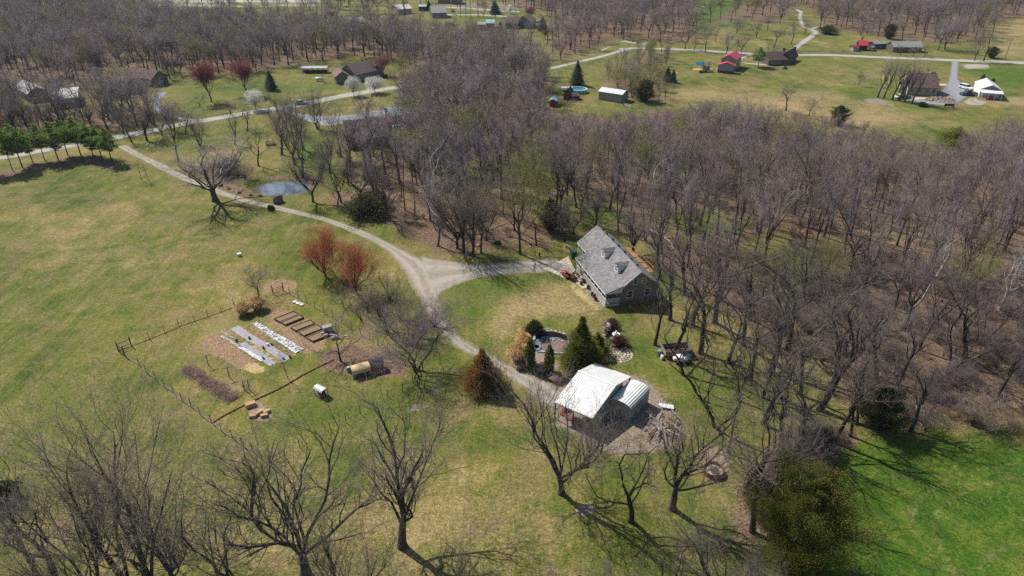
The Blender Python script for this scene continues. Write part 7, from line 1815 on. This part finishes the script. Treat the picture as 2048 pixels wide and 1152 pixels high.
# ------------------------------------------------------------------ neighbours
BR_ = 'brick houses along the country road'
W2 = (('-y', .2, 1.0, 1.2, 1.1), ('-y', .5, 1.0, 1.4, 1.1), ('-y', .8, 1.0, 1.2, 1.1))
t, L, W, fl = house('brick_house', 'brown gabled brick house at the left with a garage wing', (259, 187), (223, 179), (308, 186), 2.9, 2.5, 'wall_brick', 'roof_brown', wins=(('-y', .3, .9, 2.6, 1.3), ('+y', .4, .9, 1.4, 1.2), ('-x', .5, 1.0, 1.6, 1.2), ('+x', .5, 1.0, 1.6, 1.2)))
o2, rz2, L2, W2_, f2 = frame_from((307, 174), (252, 166), (331, 170))
t2 = thing('brick_house', 'rear wing of the brown brick house with a low-pitched roof', 'house', o2, rz2); gable(t2, L2, max(W2_, 7), 2.9, 2.2, 'wall_brick', 'roof_dkbrown')
window(t2, 0, max(W2_, 7) * .5, 1.0, 1.6, 1.2, '-x'); window(t2, L2, max(W2_, 7) * .5, 1.0, 1.6, 1.2, '+x')
house('flat_roofed_house', 'long house with a glaring white low roof among the left trees', (113, 217), (160, 212), (92, 199), 3.0, .7, 'wall_brick', 'roof_pale', wins=W2, over=.6)
house('flat_roofed_house', 'smaller house with a bright pale roof at the far left', (62, 205), (36, 190), (84, 199), 3.0, 1.8, 'wall_dkbrick', 'roof_pale', wmin=6)
house('hip_house', 'brown-roofed brick house behind the two white blossoming pears', (712, 164), (768, 151), (695, 155), 2.9, 2.9, 'wall_brick', 'roof_brown', wins=W2 + (('+x', .5, 1.0, 1.2, 1.1),), over=.6)
t, L, W, fl = house('garage_wing', 'gabled garage wing at the left end of the brown-roofed brick house', (700, 166), (694, 158), (683, 163), 2.7, 1.7, 'wall_brick', 'roof_brown', wmin=5, lmin=6)
t, L, W, fl = house('porch_wing', 'front gable wing at the right end of the brown-roofed brick house', (766, 152), (759, 145), (755, 155), 2.7, 1.9, 'wall_brick', 'roof_brown', wins=(('+x', .5, 1.0, 1.2, 1.1),), wmin=4, lmin=5)
m = MB(); m.box(-2.4, -.8, 0, 2.4, .8, 1.3); o = m.build('clipped_hedge', M['leaf_box'], None, loc=at(764, 156), rz=.35, bevel=.15); tag(o, 'dark clipped hedge at the right corner of the brick house', 'hedge')
t, L, W, fl = house('brick_house', 'dark brick house half hidden by trees at the faded asphalt drive', (697, 299), (786, 291), (665, 283), 3.2, 3.7, 'wall_dkbrick', 'roof_brown', wins=W2 + (('-x', .3, 1, 1.1, 1.1), ('-x', .7, 1, 1.1, 1.1)), over=.6, trim='white_paint', chimney=(.75, .45, .6))
for i, (fx, fy) in enumerate(((.35, .7), (.5, .75), (.62, .3))):
    m = MB(); m.tube([(L * fx, W * fy, 3.6), (L * fx, W * fy, 5.4 if fy < .5 else 5.2)], .12, 8); m.build('roof_pipe', M['white_paint'], t)
m = MB(); m.tube([(0, 0, .1), (1.2, -.3, .1)], .09, 6); o = m.build('downspout', M['white_paint'], None, loc=at(652, 286), rz=.8); tag(o, 'white downspout pipe lying at the corner of the dark brick house', 'pipe')
t, L, W, fl = house('teal_garage', 'garage with a pale teal metal roof behind the dark brick house', (784, 249), (818, 245), (776, 236), 2.8, 1.6, 'wall_dkbrick', 'roof_teal', cat='garage')
def tank(loc, rz, L, r, label):
    t = thing('propane_tank', label, 'tank', loc, rz); m = MB(); m.tube([(-L / 2, 0, r + .25), (-L / 2 + r * .4, 0, r + .25), (L / 2 - r * .4, 0, r + .25), (L / 2, 0, r + .25)], [r * .45, r, r, r * .45], 12); m.build('vessel', M['white_paint'], t, smooth=True)
    for s in (-1, 1): m = MB(); m.box(s * L * .3 - .08, -r * .7, 0, s * L * .3 + .08, r * .7, .35); m.build('foot', M['iron'], t)
    m = MB(); m.tube([(0, 0, 2 * r + .24), (0, 0, 2 * r + .42)], .16, 8); m.build('dome', M['white_paint'], t)
tank(at(794, 258), .2, 2.6, .5, 'white gas tank on the grass right of the dark brick house'); tank(at(639, 162), .1, 3.0, .6, 'white gas tank on the lawn beside the low reddish bush')
t = thing('covered_stand', 'low open stand with a grey metal roof at the wood edge', 'shelter', at(631, 145), .05); m = MB(); m.extrude([(-1.6, 2.0), (0, 2.5), (1.6, 2.0), (1.6, 2.1), (0, 2.6), (-1.6, 2.1)], -5.2, 5.2, 'x'); m.build('roof', M['wall_greensteel'], t)
for i in range(6):
    for y in (-1.4, 1.4): m = MB(); m.box(-5 + i * 2 - .08, y - .08, 0, -5 + i * 2 + .08, y + .08, 2.05); m.build('post', M['timber_dk'], t)
m = MB(); m.box(-4.9, -.4, .1, 4.9, .4, 1.0); m.build('bench_row', M['timber_dk'], t)
house('grey_house', 'grey-roofed brick house standing in the distant green yard', (865, 36.5), (894, 35.5), (858, 30), 3.0, 3.0, 'wall_dkbrick', 'roof_greygreen', wins=W2, wmin=11)
house('white_roofed_shed', 'long building with a bright white roof far left of the grey house', (797, 29), (824, 27), (789, 24), 3.0, 1.8, 'wall_stone', 'roof_pale', cat='building', wmin=9)
house('pale_roofed_house', 'brick house with a pale sunlit roof in the upper left wood', (696, 57), (730, 55), (689, 52), 3.0, 1.8, 'wall_brick', 'roof_pale', wins=W2, wmin=9)
house('brown_roofed_house', 'brown-roofed house far off among red trees, the left one', (1010, 57), (1034, 58), (1006, 53), 3.0, 2.6, 'wall_brick', 'roof_brown', wmin=9)
house('brown_roofed_house', 'brown-roofed house far off among red trees, the right one', (1060, 57), (1072, 51), (1052, 53), 3.4, 2.8, 'wall_brick', 'roof_brown', wmin=8)
house('small_barn', 'tiny red barn with a teal roof in the distant yard', (973, 57), (988, 57), (971, 53), 2.8, 1.4, 'red_paint', 'roof_teal', cat='barn', wmin=4)
house('storage_shed', 'small pinkish shed in the distant yard, left of the grey one', (944, 59), (952, 59), (943, 56), 3.0, .6, 'maroon', 'roof_brown', cat='shed', wmin=4)
house('storage_shed', 'small grey shed in the distant yard beside the tiny red barn', (957, 61), (971, 61), (956, 57), 3.0, .8, 'wall_greysteel', 'wall_greysteel', cat='shed', wmin=4)
house('long_house', 'dark building cut off by the top edge behind the village street', (903, 9), (922, 9), (901, 5), 3.2, 2.4, 'wall_dkbrick', 'roof_dkbrown', wmin=10)
house('long_house', 'long red brown building at the top edge left of the dark one', (876, 7), (898, 7), (875, 3), 3.2, 2.0, 'wall_brick', 'roof_red', wmin=10)
house('lean_shed', 'dark open shed behind the grey-roofed distant house', (838, 22), (852, 22), (837, 18), 2.6, .5, 'dark', 'wall_greensteel', cat='shed', wmin=4)
# metal shed by the pool
t, L, W, fl = house('metal_shed', 'long grey metal shed with a white roof below the hedgerow', (1242, 206), (1197, 199), (1260, 200), 2.75, .9, 'wall_greysteel', 'roof_lilac', cat='shed', over=.12, trim='white_paint')
fx = L if fl else 0
m = MB(); m.box(*( (L + .004, W * .3, 0, L + .06, W * .7, 2.2) if fl else (-.06, W * .3, 0, -.004, W * .7, 2.2))); m.build('door', M['wall_greensteel'], t)
# oval pool with deck
def oval_pool():
    t = thing('oval_pool', 'round above-ground pool with blue water and a white rim', 'swimming pool', at(1157, 184.5)); n = 28; a_, b_ = 3.0, 3.0; H_ = 1.25
    def ring(k, z): return [(a_ * k * math.cos(math.tau * i / n), b_ * k * math.sin(math.tau * i / n), z) for i in range(n)]
    m = MB(); vs = ring(1, 0) + ring(1, H_) + ring(.96, H_) + ring(.96, .1); fs = []
    for k in range(3):
        for i in range(n): fs.append((k * n + i, k * n + (i + 1) % n, (k + 1) * n + (i + 1) % n, (k + 1) * n + i))
    m.add(vs, fs); m.build('wall', M['wall_greysteel'], t)
    m = MB(); vs = ring(1.05, H_ + .002) + ring(1.05, H_ + .07) + ring(.93, H_ + .07) + ring(.93, H_ + .002); fs = []
    for k in range(4):
        for i in range(n): q = ((k + 1) % 4) * n; fs.append((k * n + i, k * n + (i + 1) % n, q + (i + 1) % n, q + i))
    m.add(vs, fs); m.build('rim', M['white_paint'], t)
    m = MB(); m.add([(0, 0, 1.05)] + ring(.955, 1.05), [(0, i + 1, (i + 1) % n + 1) for i in range(n)]); m.build('water', M['pool_blue'], t)
    for i in range(14): a = math.tau * i / 14; m = MB(); m.cbox((3.05 * math.cos(a), 3.05 * math.sin(a), .62), (.1, .18, 1.23), a); m.build('upright', M['white_paint'], t)
    d = thing('pool_deck', 'raised grey deck joining the round pool on its left', 'deck', at(1133, 181), .12)
    m = MB(); m.box(-2.6, -1.4, 1.12, 2.3, 1.4, 1.22); m.build('platform', M['deck'], d)
    for x in (-2.5, 0, 2.2):
        for y in (-1.3, 1.3): m = MB(); m.box(x - .06, y - .06, 0, x + .06, y + .06, 2.1); m.build('post', M['timber_dk'], d)
    for y in (-1.3, 1.3): m = MB(); m.box(-2.44, y - .03, 2.0, 2.14, y + .03, 2.08); m.build('rail', M['timber_dk'], d)
oval_pool()
t, L, W, fl = house('red_barn_shed', 'small dark red shed with a black roof in front of the round pool', (1139, 200), (1146, 192), (1127, 199), 1.9, 1.5, 'red_paint', 'black_shingle', cat='shed', over=.15, lmin=2.6)
house('red_lean_to', 'low dark red playhouse right of the black-roofed shed', (1143, 201), (1159, 200), (1147, 193), 1.3, .6, 'red_paint', 'black_shingle', cat='playhouse', over=.15)
house('red_tool_shed', 'dark red tool shed at the wood edge left of the black-roofed one', (1112, 214), (1116, 207), (1100, 211), 2.0, .6, 'red_paint', 'roof_teal', cat='shed', over=.25)
t = thing('park_bench', 'pale metal bench on the grass in front of the playhouse', 'bench', at(1145, 204.5), -.1); m = MB(); m.box(-1.2, -.3, .45, 1.2, .3, .52); m.build('seat', M['car_grey'], t); m = MB(); m.box(-1.2, .25, .525, 1.2, .3, 1.0); m.build('backrest', M['car_grey'], t)
for s in (-1, 1): m = MB(); m.box(s * 1.0 - .05, -.28, 0, s * 1.0 + .05, .28, .447); m.build('leg', M['iron'], t)
# red roofed barn
def red_barn():
    t, L, W, fl = house('red_roofed_barn', 'tall grey barn with a red metal roof and maroon base', (1468, 142), (1480, 133), (1437, 141), 4.4, 1.7, 'wall_greysteel', 'roof_red', cat='barn', over=.35)
    o, rz, L2, W2, f2 = frame_from((1467, 147.5), (1469.5, 143), (1434, 146.5)); 
    t2 = thing('barn_lean_to', 'lower front section of the red-roofed barn with its own red gable', 'barn', o, rz); L2 = min(L2, 2.6); gable(t2, L2, W2, 3.0, 1.1, 'wall_greysteel', 'roof_red', over=.3, wallname='wall')
    m = MB(); x = L2 if f2 else 0
    m.box(x - .03 if not f2 else x + .003, -.02, -.02, x - .003 if not f2 else x + .03, W2 + .02, .85); m.build('wainscot', M['maroon'], t2)
    for y in (.1, W2 - .1): m = MB(); s = 1 if f2 else -1; a, b = sorted((x + s * .035, x + s * .1)); m.box(a, y - .12, 0, b, y + .12, 2.9); m.build('corner_trim', M['maroon'], t2)
red_barn()
# playset
def playset():
    t = thing('swing_set', 'swing frame with a blue awning beside the red-roofed barn', 'swing set', at(1396, 139), .0)
    for s in (-1, 1): m = MB(); m.tube([(s * 2.8, -1.2, 0), (s * 2.8, 0, 2.6), (s * 2.8, 1.2, 0)], .07, 5); m.build('leg', M['chrome'], t)
    m = MB(); m.tube([(-2.8, 0, 2.6), (2.8, 0, 2.6)], .07, 5); m.build('crossbar', M['chrome'], t)
    m = MB(); m.cbox((.6, .2, 2.3), (3.4, 1.6, .06), 0, tilt=(.6, 0)); m.build('awning', M['pool_blue'], t)
    t = thing('play_tower', 'brown wooden play tower with a pale slide right of the swing frame', 'play tower', at(1411, 139), .0)
    for x in (-1.3, 1.3):
        for y in (-1, 1): m = MB(); m.box(x - .09, y - .09, 0, x + .09, y + .09, 3.2); m.build('post', M['timber_dk'], t)
    m = MB(); m.box(-1.2, -.9, 1.3, 1.2, .9, 1.4); m.build('platform', M['timber_dk'], t); m = MB(); m.box(-1.2, -1.0, .1, 1.2, -.95, 1.28); m.build('panel', M['stone_pale'], t)
    m = MB(); m.cbox((2.2, 0, .8), (2.4, .7, .08), 0, tilt=(0, .5)); m.build('slide', M['plastic_white'], t)
playset()
r = random.Random(31)
for i in range(7):
    p = at(1400 + i * 4.0, 146 - i * .2); o = put('garden_shrub', tuft('garden_shrub', i + 50, .9, 1.4, 'dead_brush' if i > 3 else 'leaf_box', 160, .06), None, p); tag(o, 'small planted shrub in the row before the play tower', 'shrub', 'planted row before the play tower')
slab('sand_pit', gp([(1386, 137), (1425, 137), (1427, 139.5), (1385, 141)]), .03, 'straw')
# brown house by the lane
t, L, W, fl = house('ranch_house', 'low brown ranch house beside the round-topped pine', (1536, 131), (1576, 129.5), (1541, 124), 2.5, 2.2, 'wall_dkbrick', 'roof_dkbrown', over=.7, wins=(('-y', .2, .9, 1.4, 1.2), ('-y', .5, .9, 1.4, 1.2)))
o, rz, L2, W2, f2 = frame_from((1577, 129.5), (1592, 120), (1561, 126)); t2 = thing('ranch_wing', 'brown-roofed wing at the right end of the low ranch house', 'house', o, rz); gable(t2, L2, W2, 2.5, 2.4, 'wall_dkbrick', 'roof_dkbrown', over=.7, ends=.5)
t = thing('lawn_tractor', 'small green lawn machine on the meadow below the ranch wing', 'lawn mower', at(1569, 138), .3); m = MB(); m.box(-.9, -.5, .3, .9, .5, .8); m.build('body', M['green_plastic'], t); m = MB(); m.box(-.3, -.3, .803, .3, .3, 1.3); m.build('seat', M['black'], t)
for x in (-.6, .6):
    for y in (-.55, .55): m = MB(); m.tube([(x, y - .1, .3), (x, y + .1, .3)], .3, 10); m.build('wheel', M['black'], t)
# stone house
t, L, W, fl = house('stone_house', 'wide brown-roofed house with pale stone walls behind the six tall trees', (1872, 192), (1813, 189), (1884, 178), 3.0, 3.4, 'wall_stone', 'roof_dkbrown', over=.7, wins=W2_ and (('-y', .15, 1, 1.3, 1.2), ('-y', .4, 1, 1.8, 1.4), ('-y', .65, 1, 1.3, 1.2), ('-y', .88, 1, 1.3, 1.2), ('+y', .2, 1, 1.3, 1.2), ('+y', .5, 1, 1.8, 1.4)), chimney=(.4, .5, .8))
house('stone_wing', 'pale stone gable wing at the left end of the brown-roofed stone house', (1813, 187), (1818, 174), (1797, 185), 3.0, 2.4, 'wall_stone', 'roof_brown', over=.5, wins=(('-x', .5, 1, 1.4, 1.2), ('+x', .5, 1, 1.4, 1.2)))
t = thing('island_bed', 'planted island bed ringed with pale stones in the asphalt driveway', 'flower bed', at(1880, 199)); m = MB(); n = 20
m.add([(0, 0, .3)] + [(4.6 * math.cos(math.tau * i / n), 2.6 * math.sin(math.tau * i / n), .1) for i in range(n)], [(0, i + 1, (i + 1) % n + 1) for i in range(n)]); m.build('soil', M['soil'], t)
for i in range(n): a = math.tau * i / n; m = MB(); m.blob((4.7 * math.cos(a), 2.7 * math.sin(a), .2), .42, i, .7, .25); m.build('stone', M['stone_pale'], t)
for i in range(8):
    m = MB(); m.blob((r.uniform(-3.4, 3.4), r.uniform(-1.6, 1.6), .5), r.uniform(.35, .6), i + 40, .8, .4); m.build('low_plant', M['dead_brush'], t)
o = put('patio_slab', None) if False else None
slab('pale_terrace', gp([(1843, 166), (1893, 168), (1893, 171.5), (1845, 170)]), .04, 'concrete'); slab('front_terrace', gp([(1828, 195), (1860, 195.5), (1862, 198), (1830, 199)]), .05, 'concrete')
# white garage with lean-to
o, rz, L, W, fl = frame_from((1997, 197), (1984, 183), (1957, 194))
t = thing('white_garage', 'white metal-roofed garage at the end of the asphalt driveway', 'garage', o, rz); gable(t, L, W, 2.9, 1.5, 'white_paint', 'roof_white', over=.2)
pe = MB(); x = L if fl else 0; s = 1 if fl else -1; a, b = sorted((x + s * .01, x + s * .06)); pe.add([(a, .3, 2.95), (a, W - .3, 2.95), (a, W / 2, 4.2), (b, .3, 2.95), (b, W - .3, 2.95), (b, W / 2, 4.2)], [(0, 1, 2), (5, 4, 3), (0, 3, 4, 1), (1, 4, 5, 2), (2, 5, 3, 0)]); pe.build('gable_panel', M['timber'], t)
lt = thing('garage_lean_to', 'open white-roofed lean-to on the front of the white garage', 'lean-to', o, rz); m = MB(); d = 3.6
xs_ = [(x + s * .12, 2.75), (x + s * d, 2.25), (x + s * d, 2.33), (x + s * .12, 2.85)]; m.extrude([(p, q) for p, q in xs_], -.3, W + .3, 'y'); m.build('roof', M['roof_white'], lt)
for i in range(4): m = MB(); y = .1 + i * (W - .2) / 3; m.box(x + s * (d - .15) - .08, y - .08, 0, x + s * (d - .15) + .08, y + .08, 2.27); m.build('post', M['white_paint'], lt)
m = MB(); a, b = sorted((x + s * 1.2, x + s * 2.2)); m.box(a, 1.5, .2, b, W - 1.8, .9); o_ = m.build('stored_boat', M['pink'], lt); o_.name = 'bench_row'
o_ = None

# ------------------------------------------------------------------ vehicles
def car(name, label, loc, rz, paint, kind='suv', L=4.6, W=1.85):
    t = thing(name, label, 'truck' if kind == 'truck' else 'car', loc, rz); h1, h2 = (1.0, 1.72) if kind != 'sedan' else (.85, 1.42)
    b = MB(); hl = L / 2
    b.extrude([(-hl, .35), (hl, .35), (hl, .7), (hl - .15, .9 if kind != 'sedan' else .78), (hl - 1.25, h1), (-hl + .1, h1), (-hl, .8)], -W / 2, W / 2, 'y'); b.build('body', M[paint], t, bevel=.05)
    if kind == 'truck': cab = [(hl - 1.35, h1 + .003), (hl - 1.9, h2), (-.35, h2), (-.6, h1 + .003)]
    elif kind == 'suv': cab = [(hl - 1.2, h1 + .003), (hl - 1.8, h2), (-hl + .35, h2), (-hl + .12, h1 + .003)]
    else: cab = [(hl - 1.3, h1 + .003), (hl - 2.0, h2), (-hl + 1.2, h2), (-hl + .6, h1 + .003)]
    c = MB(); c.extrude(cab, -W / 2 + .12, W / 2 - .12, 'y'); c.build('windows', M['glass'], t)
    rf = MB(); rf.box(cab[2][0] - .03, -W / 2 + .1, h2 + .003, cab[1][0] + .03, W / 2 - .1, h2 + .06); rf.build('cab_roof', M[paint], t, bevel=.02)
    if kind == 'truck':
        q = MB(); q.box(-hl + .1, -W / 2 + .1, h1 + .003, -.75, W / 2 - .1, h1 + .02); q.build('bed', M['black'], t)
    for x in (-hl + .85, hl - .9):
        for y in (-W / 2 + .08, W / 2 - .08): q = MB(); q.tube([(x, y - .12, .35), (x, y + .12, .35)], .36, 14); w_ = q.build('wheel', M['black'], t); q = MB(); sg = 1 if y > 0 else -1; q.tube([(x, y + sg * .121, .35), (x, y + sg * .135, .35)], .2, 10); q.build('rim', M['chrome'], w_)
    for y in (-W / 2 + .25, W / 2 - .25):
        q = MB(); q.box(hl + .003, y - .18, .6, hl + .03, y + .18, .74); q.build('headlight', M['white_paint'], t); q = MB(); q.box(-hl - .03, y - .15, .6, -hl - .003, y + .15, .78); q.build('tail_lamp', M['lamp'], t)
    return t
car('parked_car', 'white sport utility car parked beside the white garage', at(1931, 178), -1.2, 'car_white', 'suv', 4.9, 1.95)
car('pickup_truck', 'dark blue pickup truck in front of the white garage', at(1936, 190.5), math.pi + .08, 'car_blue', 'truck', 5.9, 2.05)
car('parked_car', 'dark car half hidden under the six tall trees', at(1807, 197), .1, 'car_blue', 'sedan', 4.5)
car('parked_car', 'small red and white car left of the dark one under the six tall trees', at(1799, 196.5), .2, 'car_white', 'sedan', 3.6)
car('moving_car', 'dark car driving on the country road', at(603, 208.5), .2, 'car_grey', 'sedan', 4.6)
car('parked_car', 'blue car parked in the wood beside the pale-roofed house', at(636, 66), .4, 'blue', 'sedan', 4.6)
car('parked_car', 'dark car on the far village lane', at(988, 30.5), .1, 'car_blue', 'sedan', 4.6)
car('parked_van', 'pale blue van at the low dark shed above the north road', at(1744, 101), .9, 'car_grey', 'suv', 5.0)
house('tiny_red_shed', 'tiny shed with a bright red roof above the north road', (1717, 101), (1733, 101.5), (1716, 97), 2.4, 1.6, 'dark', 'roof_red', cat='shed', over=.3, wmin=3)
house('small_hutch', 'low white-fronted hutch left of the tiny red-roofed shed', (1706, 103), (1716, 103), (1706, 100), 1.6, .6, 'wall_greysteel', 'maroon', cat='hutch', over=.15, wmin=2)
house('dark_shed', 'long low dark shed right of the pale blue van', (1749, 98), (1772, 97), (1749, 93.5), 2.2, .7, 'wall_dkbrick', 'wall_greysteel', cat='shed', over=.2, wmin=3)
house('grey_home', 'low home with a weathered pale grey roof above the north road', (1785, 104.5), (1842, 105), (1787, 99), 2.6, 1.6, 'wall_dkbrick', 'roof_greygreen', over=.7)
t = thing('stone_bench', 'dark bench on the bank below the asphalt apron', 'bench', at(1898, 215), -.1); m = MB(); m.box(-1.6, -.3, .5, 1.6, .3, .6); m.build('seat', M['timber_dk'], t); m = MB(); m.box(-1.6, .24, .604, 1.6, .3, 1.2); m.build('backrest', M['timber_dk'], t)
for s in (-1, 1): m = MB(); m.box(s * 1.4 - .08, -.25, 0, s * 1.4 + .08, .25, .497); m.build('leg', M['iron'], t)
for (x, y, h), lab in zip(((1964, 162, 2.4), (1985, 165, 1.6)), ('slim dark juniper on the lawn, the taller one', 'slim dark juniper on the lawn, the shorter one')): tree(EG['arb'], 'juniper', at(x, y), h, lab, 'shrub', w=1.2)
tree(EG['box'], 'round_shrub', at(1864, 158), 2.2, 'round dark shrub behind the stone house', 'shrub', w=3); tree(EG['box'], 'round_shrub', at(1844, 213), 1.3, 'low dark shrub on the bank below the asphalt apron', 'shrub', w=4)
# poles and roadside fence
def pole(bx, by, h, label):
    t = thing('utility_pole', label, 'utility pole', at(bx, by), .1); m = MB(); m.tube([(0, 0, -.3), (0, 0, h)], [.2, .14], 8); m.build('pole', M['timber'], t); m = MB(); m.box(-1.1, -.06, h - 1.2, 1.1, .06, h - 1.05); m.build('crossarm', M['timber'], t)
    for x in (-.9, 0.4, .9): q = MB(); q.tube([(x, 0, h - 1.045), (x, 0, h - .85)], .06, 6); q.build('insulator', M['chrome'], t)
pole(2009, 120, 9.5, 'leaning utility pole on the tan field at the far right'); pole(932, 36, 11, 'thin utility pole in the distant green yard, left one'); pole(941, 34, 11, 'thin utility pole in the distant green yard, right one'); pole(902, 16, 10, 'utility pole beside the village street')
def farm_fence(name, label, pts, h=1.2, sp=4.0, n_wire=3):
    P_ = [at(*p) for p in pts]; t = thing(name, label, 'fence', P_[0]); o = Vector(P_[0]); pm = MB(); pm.tube([(0, 0, -.1), (0, 0, h)], .09, 5); pme = pm.mesh('post', M['timber']); w = MB()
    for a, b in zip(P_[:-1], P_[1:]):
        n = max(1, int((b - a).length / sp))
        for k in range(n): q = a.lerp(b, k / n) - o; put('post', pme, t, (q.x, q.y, 0))
        for z in [h * (i + 1) / (n_wire + .5) for i in range(n_wire)]: w.tube([a - o + Vector((0, 0, z)), b - o + Vector((0, 0, z))], .012, 3, cap=False)
    tag(w.build('wire', M['chrome'], t), kind='stuff')
farm_fence('paddock_fence', 'post and wire fence along the far side of the north road', [(1400, 97), (1492, 102), (1560, 104), (1578, 101)])
farm_fence('paddock_fence', 'post and wire fence right of the winding lane', [(1594, 103), (1640, 104), (1705, 104)])
farm_fence('wood_fence', 'low rail fence at the wood edge below the grey metal shed', [(1247, 211), (1262, 216), (1330, 222)], 1.1, 2.5)
for (x, y), lab in zip(((1567, 103), (1589, 101.5)), ('dark gate pier left of the winding lane', 'dark gate pier right of the winding lane')):
    t = thing('gate_pier', lab, 'gate pier', at(x, y)); m = MB(); m.box(-.5, -.5, 0, .5, .5, 1.6); m.build('shaft', M['wall_dkbrick'], t); m = MB(); m.box(-.62, -.62, 1.604, .62, .62, 1.8); m.build('cap', M['stone'], t)
# grazing cattle far away: one body mesh each
def cow_mesh():
    vs = [(-.9, 0, 1.1), (-.3, 0, 1.15), (.4, 0, 1.15), (.85, 0, 1.2), (1.15, 0, 1.0), (1.45, 0, .55), (-.85, .25, .6), (-.85, .25, 0), (-.85, -.25, .6), (-.85, -.25, 0), (.6, .25, .6), (.6, .25, 0), (.6, -.25, .6), (.6, -.25, 0), (-1.1, 0, .7)]
    es = [(0, 1), (1, 2), (2, 3), (3, 4), (4, 5), (0, 6), (6, 7), (0, 8), (8, 9), (2, 10), (10, 11), (2, 12), (12, 13), (0, 14)]; rad = [.34, .40, .38, .28, .2, .14, .16, .08, .16, .08, .15, .08, .15, .08, .03]
    me = bpy.data.meshes.new('cow_cage'); me.from_pydata(vs, es, []); o = bpy.data.objects.new('cow_cage', me); C.objects.link(o); o.modifiers.new('skin', 'SKIN')
    for v, q in zip(me.skin_vertices[0].data, rad): v.radius = (q, q)
    me.skin_vertices[0].data[1].use_root = True; s = o.modifiers.new('sub', 'SUBSURF'); s.levels = 1; s.render_levels = 1
    dg = bpy.context.evaluated_depsgraph_get(); out = bpy.data.meshes.new_from_object(o.evaluated_get(dg)); bpy.data.objects.remove(o); out.materials.clear(); return out
cm = cow_mesh(); cm.materials.append(M['straw']); cm2 = cm.copy(); cm2.materials.clear(); cm2.materials.append(M['rust'])
for i, (x, y) in enumerate(((1408, 11), (1412, 11.5), (1418, 10.5), (1437, 12.5), (1447, 13), (1406, 18), (1518, 6), (1506, 12), (1525, 13))):
    o = put('cow', cm if i % 3 else cm2, None, at(x, y), r.uniform(0, 6), (1.1, 1.1, 1.1)); tag(o, 'pale cow grazing on the far green pasture' if i % 3 else 'reddish cow grazing on the far green pasture', 'cow', 'pale cattle on the far pasture' if i % 3 else 'reddish cattle on the far pasture')

# ------------------------------------------------------------------ haze: even pale air over the whole valley
hz = MB(); hz.box(-2300, -250, -3.0, 2300, 5000, 62.5)
hm = bpy.data.materials.new('haze'); hm.use_nodes = True; hn = hm.node_tree; hn.nodes.remove(hn.nodes['Principled BSDF'])
pv = hn.nodes.new('ShaderNodeVolumePrincipled'); pv.inputs['Color'].default_value = (.62, .76, 1.0, 1); pv.inputs['Density'].default_value = 0.00008; pv.inputs['Anisotropy'].default_value = 0.2
hn.links.new(pv.outputs[0], hn.nodes['Material Output'].inputs['Volume'])
tag(hz.build('haze', hm), 'pale blue air over the valley', kind='stuff')

slab('gravel_patch', gp([(1926, 133), (1934, 129), (1955, 128.2), (1976, 130), (1978, 134), (1960, 136.5), (1936, 138)]), .05, 'stone_pale')
